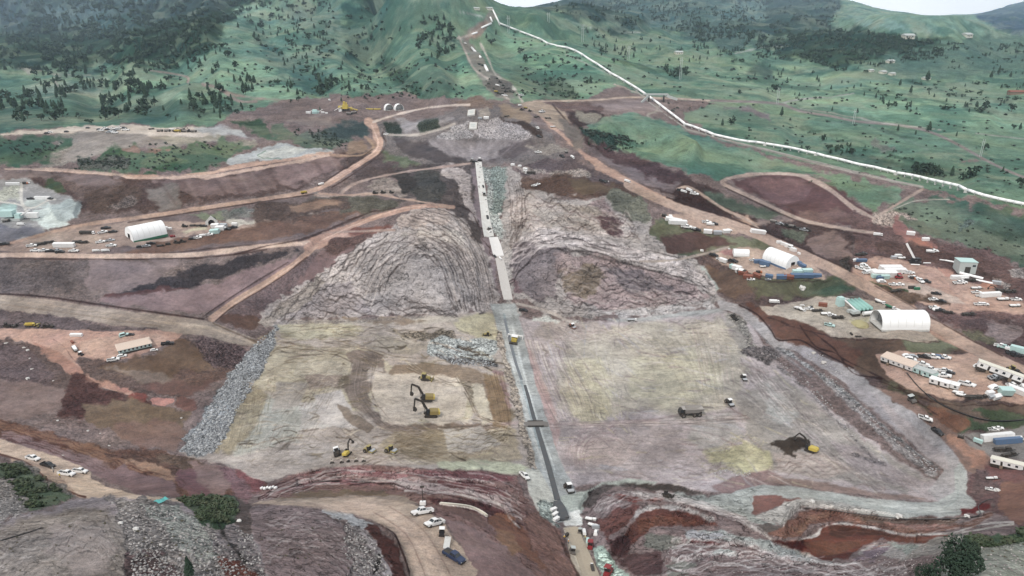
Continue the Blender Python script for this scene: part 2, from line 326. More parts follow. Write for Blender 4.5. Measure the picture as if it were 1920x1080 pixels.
P('8b7472', 'd', 5, 3, '520,310 620,294 650,296 600,330 520,350')
for i, s in enumerate(('300,340 330,384', '350,338 372,376', '400,334 430,370', '450,326 470,362', '500,320 530,352', '550,308 580,342', '590,300 610,332', '470,324 500,358', '430,330 452,366', '620,296 634,322')):
    L(('6a5654', '94807c')[i % 2], 'd', 5, s, 6, 2, .5)
P('766460', 'm', 5, 4, '60,324 160,324 230,340 230,372 180,392 150,380 130,352 90,340'); P('7c6c6c', 'd', 6, 3, '100,326 200,330 226,340 190,350 130,340')
P('6b5850', 'm', 4, 4, '160,362 220,352 270,350 270,374 240,392 180,404 160,388'); P('847672', 'r', 3, 3, '190,386 250,370 270,376 210,398'); P('4a5a4c', 'g', 4, 4, '90,340 110,346 130,360 100,362 80,352')
P('b5998a', 'd', 1.4, .6, '100,314 160,320 230,326 236,330 300,331 400,326 480,314 560,300 620,288 632,290 560,304 480,320 400,334 260,336 236,334 226,330 150,325 60,320 60,316')
P('b1907e', 'd', 2, .6, '232,328 250,332 400,326 520,305 620,288 624,284 520,300 440,308 400,320 330,328 250,328')
L('a58f84', 'd', 3, '10,317 60,317 120,318 230,328', 1.4)
# quarry stockpiles far left
P('8e8c8c', 'd', 4, 2, '-160,320 20,330 60,336 66,345 80,352 150,380 130,400 100,424 60,446 0,462 -160,470')
P('7d6c68', 'd', 4, 3, '0,322 60,320 100,328 60,336 0,340'); P('9ea29c', 'h', 4, 3, '0,345 35,350 34,372 0,378'); P('a3aaa6', 'd', 4, 2, '48,372 80,376 100,384 70,392 46,390')
P('9aa5a5', 'd', 4, 3, '90,384 120,378 152,380 150,400 120,420 90,416 70,400'); P('b0bab6', 'd', 3, 2, '60,394 90,392 110,410 130,420 90,432 60,414')
P('8ea8a4', 'd', 4, 3, '-40,380 30,384 36,396 0,402 -40,400'); P('75747e', 'd', 5, 3, '-160,420 0,420 40,424 90,436 40,444 0,456 -160,466'); L('b0aca4', 'd', 6, '40,346 40,376 48,392', 2); L('b7b2aa', 'd', 3, '0,378 30,382 60,390 90,376 104,374', 1.5)
# ================= left: yard bench, roads and slopes =================
P('77696a', 'd', 6, 3, '-160,470 100,450 300,404 420,392 560,370 700,360 760,366 640,400 600,440 420,470 200,478 -160,500')
P('6f7a6a', 'g', 4, 3, '356,402 420,398 430,406 380,412'); P('737277', 'h', 4, 4, '420,396 560,378 600,366 640,370 600,384 500,404 430,408')
P('9c877d', 'd', 2, 1, '0,462 60,448 120,430 200,420 260,412 400,416 440,420 500,410 560,402 600,400 560,410 440,432 400,436 320,450 240,462 160,474 60,472 0,470')
P('a08c80', 'd', 4, 2, '40,456 110,436 170,432 190,450 160,466 60,466'); P('aaa49a', 'd', 3, 2, '430,414 520,404 560,400 600,396 600,402 520,412 440,424'); P('a6a085', 'd', 4, 1, '340,432 380,424 390,430 350,438')
P('7b6156', 'd', 3, 2, '340,448 430,428 540,410 600,400 640,396 700,384 720,388 660,406 600,430 540,444 420,456 300,476 200,478 260,466')
L('5a4a48', 'd', 3, '0,462 80,440 130,424 240,412 340,396 440,380 520,366', 1.5); L('a08c80', 'd', [5, 8], '20,456 100,434 160,422 260,408 360,394 460,378 540,366 590,356', 1.4)  # thin dark road-edge strokes, here and below, paint the shade of berms
L('5a4a48', 'd', 2, '0,474 100,478 200,477 300,476 420,464 560,454', 1.4); L('b39a8c', 'd', [9, 7], '-158,480 60,478 160,480 280,480 380,476 470,464 540,458 590,456', 1.4)
L('b08c7c', 'd', [8, 16], '590,356 620,342 650,322 680,302 706,286 716,270 706,256 704,240 690,228', 1.6); L('c09c8c', 'd', 3, '600,350 660,310 700,284 708,268', 1.4); L('6a5450', 'd', 2, '720,266 716,280 700,300', 1.2)
L('55433f', 'd', 2.5, '716,240 720,262 726,272 712,288 690,304', 1.4); L('947a6c', 'd', 5, '684,256 704,270 696,280 660,292 620,290', 2, 1); P('8f7866', 'd', 4, 3, '650,270 680,262 694,274 680,286 650,286')
L('a08a80', 'd', 4, '640,370 700,362 760,372 820,384 850,394', 1.4); L('95857f', 'd', 5, '640,360 660,346 700,334 760,322 820,314 880,306', 2); L('9c8880', 'd', 5, '590,366 640,368 700,364', 2)
P('6a5c5c', 'm', 6, 4, '640,300 720,280 760,300 880,300 890,320 820,320 740,326 670,340'); P('5c6c60', 'g', 6, 4, '720,286 790,290 800,304 760,312 724,304'); P('6a665c', 'm', 6, 4, '620,370 700,370 760,384 720,394 640,404')
P('6b5a54', 'm', 6, 4, '470,386 600,372 650,376 660,390 560,410 480,420'); P('8a7060', 'd', 4, 2, '540,384 610,374 640,380 560,402')
# slope below the bench road
P('817372', 'm', 5, 3, '-160,492 100,488 300,488 440,480 560,466 600,470 580,500 520,540 440,580 400,600 300,586 160,566 0,552 -160,548')
P('74696a', 'm', 8, 4, '0,488 160,490 160,540 80,552 0,546'); P('857678', 'd', 6, 3, '170,490 330,488 300,530 220,548 160,540')
P('565055', 'm', 4, 4, '250,540 300,520 400,494 460,478 540,466 560,470 480,500 400,524 370,542 300,545 220,550'); P('6c5050', 'd', 4, 3, '200,552 260,546 300,538 360,540 300,552 230,556')
P('8a7578', 'd', 5, 3, '180,562 260,552 340,544 400,530 480,504 560,474 560,490 500,530 440,570 400,586 300,582')
P('7c6a6c', 'm', 5, 3, '560,480 640,460 690,470 640,500 600,520 560,548 510,580 470,604 420,600 440,580'); P('846c6c', 'd', 5, 3, '600,470 660,440 740,430 720,450 660,480 620,510 560,530')
P('6d564e', 'd', 4, 3, '410,590 460,590 500,600 480,618 440,614 410,602'); P('715a56', 'm', 6, 3, '620,440 700,432 740,436 660,466 600,480')
L('b3937e', 'd', [12, 9], '396,598 440,566 490,536 540,504 570,480 590,460 596,450', 1.6); L('4f4040', 'd', 2, '380,594 430,560 480,528 540,492', 1.4, 0, .7)
P('ab8878', 'd', 2, 1, '560,456 600,440 660,418 720,398 780,384 850,384 850,392 790,392 740,398 690,414 650,430 620,450 600,468 580,470 575,458')
P('a6867a', 'd', 2, 1, '600,440 660,432 740,430 690,436 620,448'); L('5a4642', 'd', 2, '440,478 500,462 560,452 620,430 680,404', 1.4, 0, .7); L('6c5450', 'd', 2, '850,388 870,400 900,440 920,470', 1.4, 1)
P('7e5850', 'd', 3, 2, '640,430 700,424 760,420 720,436 660,440')
# haul road to the dam floor
P('988a80', 't', 2, 1, '-160,552 0,552 100,562 200,578 300,590 380,600 400,604 440,620 490,640 480,650 440,646 380,628 300,622 200,606 100,592 0,580 -160,574')
L('574646', 'd', 3, '-20,550 80,556 180,570 280,584 380,598', 1.3); L('a89888', 't', 5, '300,604 380,612 440,630 480,644', 2); L('7c6a5c', 'd', 3, '400,606 440,624 490,644', 2, 1)
L('a59484', 't', 3, '0,562 120,576 260,598 380,616', 2, 0, .6); L('8a7868', 't', 2, '0,570 150,590 300,612', 2, 0, .6)
P('746668', 'm', 4, 4, '-160,576 0,582 100,594 200,608 300,622 310,628 200,628 100,618 0,614 -160,610')
# left office pad and red road
P('b08c7e', 't', 2, 1.5, '-160,612 0,616 60,616 160,620 300,620 340,626 330,640 300,650 260,668 220,674 190,676 150,668 140,680 170,700 230,722 260,738 240,742 180,724 120,704 90,680 70,660 40,640 0,636 -160,640')
P('b59484', 't', 3, 1, '150,640 200,630 300,626 320,632 290,648 220,668 180,672 150,656'); P('a77e70', 't', 3, 1, '60,640 110,660 150,690 200,712 260,734 230,738 160,716 100,690')
L('6e5450', 'd', 2, '100,636 120,650 140,676 180,700 240,726', 1.5, 1, .7)
P('74625f', 'm', 4, 4, '0,634 50,640 90,664 120,700 180,724 260,744 340,750 420,700 470,660 400,640 340,640 300,660 230,680 150,672 160,700 260,744 180,760 60,720 0,700 -160,700 -160,636')
P('756465', 'm', 5, 4, '-160,640 30,642 70,670 100,700 90,730 40,740 0,740 -160,740'); P('84706c', 'd', 6, 3, '-160,700 60,720 150,736 140,760 60,786 0,790 -160,790')
P('796355', 'd', 5, 4, '250,670 330,640 400,650 440,670 400,700 330,720 260,712 190,690'); P('6f5e60', 'r', 5, 4, '360,636 440,646 480,656 470,690 430,700 400,690 380,660')
P('84746c', 'd', 4, 3, '200,690 300,700 330,716 260,714'); P('6a4e4c', 'm', 6, 4, '140,700 200,730 250,745 300,745 290,760 200,770 150,790 110,780 120,740')
P('7a5f5a', 'd', 4, 3, '260,730 340,710 420,700 410,716 360,740 300,744'); P('77605a', 'm', 4, 3, '320,700 440,690 420,712 360,720')
P('b48078', 'd', 1.5, 1.5, '284,748 300,744 326,746 326,754 306,762 288,760'); P('8a5650', 'd', 4, 3, '240,736 290,742 280,752 240,748'); P('a87a70', 'd', 2, 2, '210,722 240,728 250,738 226,734'); P('7f5f59', 'd', 3, 2, '330,746 370,752 372,764 350,776 330,764')
P('7a6858', 'd', 5, 3, '156,760 240,744 300,764 360,770 330,820 310,840 240,828 190,800 160,790'); P('836a62', 'd', 6, 3, '220,790 330,790 350,808 330,846 250,836 200,806')
# lower left bands and road
P('7a5c52', 'm', 4, 3, '-160,780 0,786 60,800 150,826 200,840 300,840 340,860 440,880 500,890 500,920 440,940 340,930 240,900 140,860 60,830 0,820 -160,812')
P('8c6a58', 'd', 4, 3, '-160,782 0,792 80,810 160,830 240,860 310,884 340,900 300,900 220,874 120,836 0,806 -160,800'); P('8c7474', 'd', 4, 3, '0,808 80,828 150,852 230,884 300,910 280,922 200,900 170,880 100,856 0,826')
P('9a7a64', 'd', 3, 2, '230,850 290,866 340,890 330,904 280,886 240,868'); P('705850', 'm', 3, 3, '200,852 280,856 300,850 340,866 360,900 330,890 280,868'); P('806064', 'd', 5, 4, '330,880 400,870 430,900 420,930 370,934 340,910')
band_lines('5c3e3a', 'd', 7, 2.2, '0,788 100,812 200,846 300,886 350,900', '0,824 100,850 200,890 280,920 340,930', 2, 5, .7)
P('746055', 'm', 4, 3, '284,856 330,850 390,866 380,880 340,880 300,870'); P('8c7470', 'd', 5, 4, '360,866 430,870 440,910 410,934 370,900')
P('925f60', 'm', 3, 3, '430,870 470,880 490,894 494,906 486,924 470,920 450,896'); P('8a6a6e', 'm', 4, 3, '400,870 440,878 470,920 490,930 460,944 440,930 430,900')
P('b8a08a', 't', 2, 1, '-160,812 0,822 60,842 110,858 150,872 170,884 170,896 200,912 250,926 320,934 380,940 360,946 260,940 150,934 100,904 60,876 0,850 -160,826')
P('a88f7c', 't', 2, 1, '20,856 80,872 120,900 150,932 100,916 60,886 20,866'); L('6f5048', 'd', 4, '0,852 50,868 90,900 140,926 160,932', 2, 1); P('7f686a', 'd', 4, 3, '170,876 240,876 320,906 340,926 260,924 200,906')
# foreground left hill
P('7e7874', 'r', 4, 4, '-160,860 0,862 50,872 80,890 120,910 140,930 60,950 0,970 -160,980'); P('4c6050', 'g', 4, 4, '-160,856 0,866 40,876 80,900 90,916 134,930 60,958 40,944 20,910 0,890'); P('8c8684', 'r', 4, 4, '-60,890 20,900 50,930 54,960 0,980 -60,980')
P('90868a', 'm', 4, 3, '-160,990 0,976 60,962 140,938 200,930 260,932 340,944 420,946 500,950 560,950 560,1160 -160,1160')
P('8e847e', 'm', 8, 4, '0,984 80,964 160,950 220,966 240,1000 230,1160 -160,1160 -160,1000'); P('948884', 'd', 12, 5, '100,980 200,980 220,1040 200,1080 140,1080 90,1030')
P('857e7c', 'r', 5, 5, '200,930 320,940 420,1000 440,1040 480,1160 250,1160 240,1060 236,1000'); P('8c8f8a', 'r', 6, 5, '270,950 330,944 370,980 420,1040 380,1060 320,1010')
P('6f5e60', 'r', 5, 5, '236,1040 300,1030 340,1080 330,1160 240,1160'); P('7c7476', 'r', 4, 4, '400,1000 440,980 480,1020 500,1080 480,1160 440,1160'); P('6e6260', 'm', 3, 3, '430,930 470,946 480,980 460,1010 440,980')
P('42584a', 'g', 3, 4, '335,936 380,930 430,932 444,950 440,980 420,990 380,980 350,950'); P('7a4e46', 'm', 4, 4, '410,1040 450,1050 480,1080 420,1080'); L('3c3a38', 'r', 5, '410,980 424,1010 440,1030 460,1052', 4, 3, .8)
L('5a5250', 'd', 2.5, '0,1014 40,1002 80,990', 1.5); L('66605c', 'd', 1.5, '0,1040 60,1046 100,1030 120,1020', 2, 1, .6)
P('8b7a7c', 'k', 5, 4, '470,952 540,946 600,954 650,990 700,1080 700,1160 500,1160 500,1080 480,1010'); P('857c7c', 'r', 4, 4, '640,976 690,984 720,1020 740,1080 700,1160 660,1160 660,1040')
P('a5a6aa', 'k', 3, 4, '600,956 660,960 700,976 700,990 670,990 650,980 620,970'); P('a39a9e', 'k', 3, 4, '680,1000 720,1020 740,1060 760,1090 730,1090 700,1040'); P('46423f', 'k', 2, 1, '702,1060 710,1036 716,1040 712,1070 704,1076')
P('6f4d4a', 'k', 3, 3, '690,980 720,996 748,1030 764,1080 770,1160 745,1160 730,1070 710,1020 686,992')
L('4c3a38', 'd', 3, '716,986 740,1000 752,1030 764,1060 770,1090', 1.3); L('9b8a86', 'd', 2, '720,986 744,1002 757,1032 769,1064 775,1090', 1.2)
# foreground road with pickups
P('a89484', 't', 2.5, 1, '470,944 520,936 600,930 700,924 760,940 800,956 830,980 850,1010 880,1040 900,1080 960,1160 770,1160 768,1070 756,1030 742,1000 716,984 690,972 620,952 540,948')
P('b8a08e', 't', 8, 3, '560,948 660,938 740,950 790,990 820,1040 840,1090 780,1090 770,1040 740,990 690,968'); P('8f8076', 't', 4, 2, '500,930 600,922 700,916 760,926 800,944 760,944 690,930 600,934 520,940')
P('7d6c5c', 'd', 3, 2, '490,934 560,922 640,916 720,918 760,930 700,928 600,932')
L('8a6f66', 't', 1.5, '700,960 760,1000 790,1060 800,1090', 2, .5, .6); L('8a6f66', 't', 1.5, '730,950 790,990 830,1050 850,1090', 2, .5, .6); L('c2ac98', 't', 4, '720,960 776,1010 806,1080', 4, 1, .5)
# left-centre colour banded cut slope
P('8c6e6a', 'k', 3, 3, '470,940 520,900 560,884 640,868 720,872 820,876 920,880 960,890 980,930 1020,970 1050,1000 1080,1050 1100,1090 900,1090 860,1010 820,966 760,930 700,918 600,920 520,932')
P('9b696b', 'k', 3, 2, '560,892 600,882 660,874 720,884 760,892 740,900 700,896 640,886 600,890'); P('8a5e60', 'k', 3, 2, '760,886 840,882 930,886 960,898 900,900 820,896'); P('9c7072', 'k', 3, 2, '520,920 580,904 640,896 720,904 700,910 620,908 560,918')
P('a49292', 'k', 3, 3, '720,902 780,900 840,910 900,916 940,930 960,956 930,950 880,930 820,926 760,920'); P('7d5456', 'k', 3, 2, '790,896 880,904 940,918 960,936 900,922 830,908')
P('6c4c4e', 'k', 3, 2, '800,934 860,936 920,944 950,960 960,975 930,972 880,960 820,946'); P('866050', 'd', 4, 3, '900,960 960,970 1010,1010 1060,1050 1090,1090 1050,1090 980,1040 930,1000'); P('8b6a52', 'd', 5, 3, '930,990 960,1000 980,1030 960,1040 930,1010')
P('8a7272', 'd', 4, 3, '830,970 900,990 960,1040 1010,1090 900,1090 870,1030 840,990'); P('7c625c', 'd', 4, 3, '840,944 900,960 930,1000 900,990 850,970 820,950')
band_lines('b9a6a4', 'k', 6, 2.4, '480,934 560,890 640,872 760,880 900,884 970,910', '500,936 600,912 700,908 800,926 900,946 990,990', 2.5, 11, .7); band_lines('5c3c3e', 'k', 8, 1.6, '480,938 560,888 640,870 760,876 900,880 980,912', '520,930 620,914 720,914 800,930 900,960 1000,1010', 2.5, 12, .75)
L('b5a8a4', 'k', 3, '760,920 840,924 900,936 940,948 956,972 975,990', 2, 1.5); L('cfc4b8', 'd', 4, '826,944 860,948 890,954 912,966', 1.4, 1)
L('3e302e', 'd', 1.6, '500,924 580,906 640,902 740,908 770,918', 1.2, 1); L('5c4038', 'd', 3, '990,990 1020,1020 1060,1060', 4, 3, .6)
band_lines('a58a80', 'd', 5, 2, '880,960 960,1010 1060,1090', '840,990 900,1040 940,1090', 3, 31, .35)
# ================= dam fill, left half =================
P('a0958e', 't', 3, 3, '490,640 520,604 560,598 640,600 740,592 850,588 935,580 950,620 965,700 980,780 1000,860 1005,900 980,890 900,882 800,878 700,870 600,878 560,886 500,905 440,880 380,862 330,850 380,790 430,720')
P('a59e88', 't', 6, 5, '512,610 600,600 660,604 680,620 640,636 540,636'); P('a69c86', 't', 6, 5, '500,650 600,640 700,650 740,690 720,720 700,740 690,770 620,780 540,740 470,730')
P('aaa088', 't', 5, 4, '740,690 800,684 880,690 900,740 880,790 820,790 760,800 700,770 720,720'); P('a5a09c', 't', 7, 5, '540,760 600,750 640,770 620,800 560,810 520,790'); P('ada2a0', 't', 6, 5, '700,740 760,720 760,770 800,800 740,790 700,760')
P('aea3a0', 't', 5, 5, '790,716 860,720 866,744 840,780 800,790 815,760'); P('9b9a92', 't', 8, 5, '440,760 500,740 560,760 560,830 440,850 420,820')
P('948870', 't', 6, 5, '430,770 470,720 500,740 480,800 430,850 400,850'); P('a0927a', 't', 6, 5, '780,790 880,800 960,800 980,860 900,874 780,866 700,850 740,810')
P('84766e', 't', 4, 4, '652,664 680,652 720,664 724,700 700,716 690,740 700,770 760,800 790,816 720,806 660,760 640,720 660,700'); P('857468', 't', 4, 4, '740,800 820,790 920,796 960,800 880,812 800,812')
P('857867', 't', 3, 3, '790,680 860,684 900,700 930,740 960,790 920,780 880,740 850,700 800,690'); P('8a7c66', 't', 5, 4, '880,700 940,720 965,780 960,800 920,790 900,740'); P('947878', 't', 5, 4, '920,690 945,700 960,760 950,776 930,730')
P('9c9286', 't', 5, 4, '620,636 700,630 800,640 840,654 760,664 680,650'); P('7e7468', 'r', 4, 4, '740,620 800,616 850,626 880,640 840,644 760,640'); P('a8a080', 't', 6, 4, '850,600 900,586 932,590 932,640 900,636 860,620')
P('a0a5a4', 'r', 4, 3, '800,636 860,632 930,640 930,682 880,680 840,672 800,664'); L('6c6a6a', 'r', 5, '815,664 850,676 900,676 930,684', 3, 3); P('a39a90', 't', 4, 3, '540,600 740,594 850,590 860,602 740,610 600,606')
P('7a6e60', 't', 5, 4, '560,700 640,700 660,716 640,730 600,716'); P('a69a92', 't', 5, 4, '560,640 700,634 700,644 600,650'); P('6b6054', 't', 3, 3, '630,756 670,776 700,800 690,812 650,790')
P('a8aa92', 't', 4, 3, '820,866 900,860 980,872 1000,890 960,888 880,880 820,880'); P('a5968e', 't', 5, 4, '640,840 760,840 800,860 720,868 620,866'); P('a1968f', 't', 5, 3, '690,690 720,688 716,720 690,716')
for i, s in enumerate(('520,640 600,652 680,650 740,668 800,672', '540,670 620,664 660,680', '500,700 560,690 640,696', '760,676 850,690 900,720 930,760 950,796', '770,684 850,696 890,730 910,770 940,800', '760,720 850,726 880,750', '480,780 560,770 620,786', '700,820 800,804 880,800 960,796', '720,830 820,824 900,808 960,800',
          '640,800 700,840 760,860', '560,800 600,780 660,800', '440,800 500,790 560,800', '800,840 860,836 920,820', '820,800 900,812 960,804', '680,690 720,700 730,720 700,740', '560,620 640,612 720,618 780,640', '700,870 760,850 860,850', '460,840 540,820 640,830', '600,640 700,660 700,700', '800,760 830,740 860,740 868,770')):
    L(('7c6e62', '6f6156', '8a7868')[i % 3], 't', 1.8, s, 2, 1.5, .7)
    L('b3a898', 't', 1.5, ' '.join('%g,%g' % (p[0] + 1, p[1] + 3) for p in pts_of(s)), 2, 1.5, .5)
rr = random.Random(4)
for k in range(520):
    x = rr.uniform(440, 960); y = rr.uniform(610, 870)
    if x < 500 - (y - 610) * .3: continue
    ang = rr.gauss(0, .25) + (.25 if x > 700 else -.1); ln = rr.uniform(8, 44)
    dx, dy = math.cos(ang) * ln / 2, math.sin(ang) * ln / 2; b = rr.uniform(-5, 5)
    c = rr.choice(('6a5d50', '5f554c', '8a7a60', 'b8ac98', 'b0a090', 'a89c7a', '7c7068'))
    L(c, None, rr.uniform(1, 2.2), '%g,%g %g,%g %g,%g' % (x - dx, y - dy, x, y + b, x + dx, y + dy), 1.6, 1, rr.uniform(.35, .9))
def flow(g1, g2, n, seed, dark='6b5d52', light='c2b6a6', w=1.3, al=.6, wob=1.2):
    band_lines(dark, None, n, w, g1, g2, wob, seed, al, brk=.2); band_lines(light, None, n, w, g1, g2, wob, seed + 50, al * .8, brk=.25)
P('b2a596', 't', 3, 3, '700,700 760,700 800,690 850,700 880,740 870,780 830,800 790,786 760,800 720,790 700,750'); P('8d7b69', 't', 3, 3, '740,684 860,682 915,700 952,764 958,800 935,798 900,740 860,706 780,700 730,700'); P('8a7255', 't', 3, 3, '905,700 935,704 960,790 950,806 925,800 915,750')
P('b3a893', 't', 3, 3, '880,716 905,720 925,790 905,796 890,760'); P('a9a08f', 't', 3, 3, '560,680 640,676 650,700 600,716 550,700'); P('989089', 't', 4, 3, '520,720 580,716 560,760 510,770'); P('aca5a2', 't', 4, 3, '590,740 640,730 660,770 690,800 640,806 600,790')
P('887a70', 't', 3, 3, '632,756 668,776 700,800 690,812 648,790'); P('938379', 't', 3, 3, '570,700 640,704 630,724 580,730'); P('a39b93', 't', 4, 3, '830,806 900,800 940,830 900,850 840,846'); P('8f8069', 't', 4, 3, '740,810 830,806 840,850 800,864 750,850')
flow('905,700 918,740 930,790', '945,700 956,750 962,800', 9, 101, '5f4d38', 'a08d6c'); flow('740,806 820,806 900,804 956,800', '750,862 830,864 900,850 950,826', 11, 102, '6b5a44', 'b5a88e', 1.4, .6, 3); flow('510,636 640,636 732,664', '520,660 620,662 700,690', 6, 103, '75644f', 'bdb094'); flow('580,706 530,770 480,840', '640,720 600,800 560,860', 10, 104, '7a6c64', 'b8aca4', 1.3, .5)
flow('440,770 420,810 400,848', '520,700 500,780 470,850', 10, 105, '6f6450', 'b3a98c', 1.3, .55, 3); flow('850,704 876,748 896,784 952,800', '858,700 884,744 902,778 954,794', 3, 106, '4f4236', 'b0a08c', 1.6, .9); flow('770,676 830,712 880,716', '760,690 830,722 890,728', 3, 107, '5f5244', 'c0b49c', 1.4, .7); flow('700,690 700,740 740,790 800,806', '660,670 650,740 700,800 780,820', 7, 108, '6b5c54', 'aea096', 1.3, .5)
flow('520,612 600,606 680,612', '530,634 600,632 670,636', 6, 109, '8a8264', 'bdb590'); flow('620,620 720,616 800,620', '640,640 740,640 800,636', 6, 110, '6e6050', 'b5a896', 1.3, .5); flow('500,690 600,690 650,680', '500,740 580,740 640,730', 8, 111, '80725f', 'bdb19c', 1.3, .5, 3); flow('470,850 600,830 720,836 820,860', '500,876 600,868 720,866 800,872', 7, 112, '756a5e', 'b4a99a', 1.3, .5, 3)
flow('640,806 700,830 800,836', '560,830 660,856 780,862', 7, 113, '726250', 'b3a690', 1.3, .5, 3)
# rip-rap strip on the left of the fill
P('8b8d90', 'r', 3, 4, '478,640 520,610 520,640 500,680 470,730 440,780 420,820 400,852 330,850 350,820 380,790 400,750 430,700 460,672'); P('999da2', 'r', 4, 4, '400,760 440,700 480,660 490,680 450,740 420,790 380,830 350,840')
# ================= dam fill, right half =================
P('a3989a', 't', 4, 3, '960,590 1000,600 1060,604 1150,600 1250,590 1350,580 1400,600 1440,660 1500,720 1600,800 1680,860 1780,920 1760,940 1640,930 1500,905 1440,900 1400,920 1330,924 1250,910 1120,904 1080,910 1050,880 1030,820 1010,740 990,660')
P('a69e92', 't', 12, 8, '1080,620 1200,610 1350,600 1390,640 1400,700 1380,760 1300,790 1200,770 1100,790 1050,760 1040,700'); P('aba58f', 't', 14, 8, '1180,680 1300,650 1360,690 1340,740 1240,760 1180,740'); P('ada58a', 't', 8, 5, '1060,680 1130,670 1150,740 1140,790 1090,800 1060,750')
P('a0948e', 't', 8, 4, '1020,600 1120,604 1140,620 1080,640 1000,630'); P('9a8f90', 't', 8, 5, '1040,800 1160,796 1260,800 1280,860 1200,900 1100,890 1060,860'); P('a29492', 't', 8, 5, '1060,830 1160,820 1200,850 1140,880 1080,870')
P('928c88', 't', 8, 5, '1380,740 1460,700 1560,780 1660,850 1740,900 1700,920 1560,900 1440,880 1400,820'); P('a0a09e', 't', 8, 5, '1440,720 1500,760 1480,800 1430,780'); P('9d9896', 't', 8, 5, '1300,780 1370,770 1400,820 1340,850 1290,830')
P('a29e78', 't', 7, 5, '1316,844 1380,830 1440,846 1450,880 1400,892 1340,866'); P('b0aa82', 't', 4, 4, '1385,820 1420,836 1440,880 1420,892 1400,860'); P('8c7472', 't', 4, 3, '1330,912 1380,894 1440,880 1480,904 1420,924 1360,930')
P('8f7a74', 't', 4, 3, '1440,890 1520,900 1640,922 1740,936 1640,932 1500,912 1430,906'); P('9a9b9b', 't', 5, 3, '1100,596 1200,596 1310,580 1370,576 1360,584 1260,596 1160,604'); P('8f8a84', 'r', 4, 3, '1360,584 1390,596 1410,640 1440,680 1400,660 1380,620')
P('9c9690', 't', 6, 4, '1360,590 1400,640 1400,700 1430,720 1400,690 1376,640'); P('6c6668', 'r', 3, 3, '1392,656 1440,650 1470,666 1440,680 1400,672')
P('92888a', 't', 5, 3, '1560,830 1620,840 1700,890 1760,910 1700,916 1600,880'); P('a49892', 't', 5, 3, '1450,850 1540,846 1600,880 1540,900 1460,884')
L('8a8385', 'm', 6, '1410,610 1450,650 1500,690 1520,704', 4, 2); L('8b8a8c', 'r', 6, '1440,640 1520,690 1600,750 1680,820 1760,880', 4, 3)
L('9fa1a4', 'r', [4, 14], '1480,660 1560,724 1640,800 1700,850 1750,890', 4, 4, .6); L('817b7c', 'r', [3, 5], '1430,660 1520,740 1600,820 1640,862', 3, 4, .7); L('777073', 'r', 5, '1600,850 1660,872', 4, 3, .8); L('a4a2a0', 'r', [2, 8], '1600,700 1680,790 1740,850', 5, 4, .5)
rr = random.Random(9)
for k in range(560):
    x = rr.uniform(1010, 1720); y = rr.uniform(600, 915)
    if x > 1400 + (y - 620) * 1.1 or x < 975 + (y - 600) * .22: continue
    if x > 1380: ang = rr.gauss(.7, .25)
    elif x < 1200 and y < 800: ang = rr.gauss(1.15, .35) - (x - 1000) / 500
    else: ang = rr.gauss(.05, .2)
    ln = rr.uniform(10, 60); dx, dy = math.cos(ang) * ln / 2, math.sin(ang) * ln / 2; b = rr.uniform(-6, 6)
    c = rr.choice(('7f7674', '8a7e80', 'b5ab9a', 'b3aaa6', 'a79e80', '928080', '9c9aa0'))
    L(c, None, rr.uniform(1, 2.6), '%g,%g %g,%g %g,%g' % (x - dx, y - dy, x + b, y, x + dx, y + dy), 1.8, 1, rr.uniform(.3, .8))
for s in ('985,604 1010,660 1040,720 1060,780', '975,600 990,640 1010,700 1030,760 1040,800', '1000,620 1040,680 1080,720 1120,740', '1010,600 1060,640 1110,700 1150,760', '960,796 1040,792 1140,790 1260,784', '960,800 1060,799 1160,796 1280,780', '1020,810 1040,850 1060,880 1080,890', '1100,820 1080,850 1100,880 1150,880'):
    L('8d7f80', 't', 1.8, s, 2.4, 1, .6); L('b4aaa2', 't', 2, ' '.join('%g,%g' % (p[0] + 4, p[1] + 1) for p in pts_of(s)), 3, 1, .45)
P('a68c8a', 't', 5, 3, '975,640 1000,660 1030,740 1050,800 1040,860 1020,800 1000,720'); L('9c8486', 't', 4, '940,795 1000,792 1100,796 1240,788', 4, 2, .6)
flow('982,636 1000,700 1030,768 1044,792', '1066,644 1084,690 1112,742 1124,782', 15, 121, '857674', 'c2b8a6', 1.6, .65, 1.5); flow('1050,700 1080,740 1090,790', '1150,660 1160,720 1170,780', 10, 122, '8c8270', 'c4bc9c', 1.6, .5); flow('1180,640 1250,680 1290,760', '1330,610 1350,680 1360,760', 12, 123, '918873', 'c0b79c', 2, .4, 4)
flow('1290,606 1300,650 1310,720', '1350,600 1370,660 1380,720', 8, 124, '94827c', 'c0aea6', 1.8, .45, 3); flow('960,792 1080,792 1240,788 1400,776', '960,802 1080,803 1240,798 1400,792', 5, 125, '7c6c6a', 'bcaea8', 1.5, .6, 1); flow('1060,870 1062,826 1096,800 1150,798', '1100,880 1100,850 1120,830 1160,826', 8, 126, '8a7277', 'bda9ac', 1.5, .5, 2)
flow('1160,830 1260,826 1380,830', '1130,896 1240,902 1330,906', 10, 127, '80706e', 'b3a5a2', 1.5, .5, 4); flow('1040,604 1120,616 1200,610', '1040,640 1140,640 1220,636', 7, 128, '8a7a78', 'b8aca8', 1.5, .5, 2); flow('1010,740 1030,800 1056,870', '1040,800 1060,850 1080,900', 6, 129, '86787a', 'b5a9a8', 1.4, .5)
flow('1390,700 1470,780 1560,870 1640,920', '1430,690 1520,780 1620,860 1720,910', 14, 130, '756b6b', 'b3aaa8', 1.6, .55, 4); flow('1450,860 1520,850 1600,880 1660,910', '1440,890 1520,890 1600,906 1660,926', 8, 131, '7c6a66', 'b5a69e', 1.5, .55, 4); flow('1330,890 1400,860 1440,830', '1300,860 1360,830 1400,810', 7, 132, '8a8460', 'c0b888', 1.5, .4, 2)
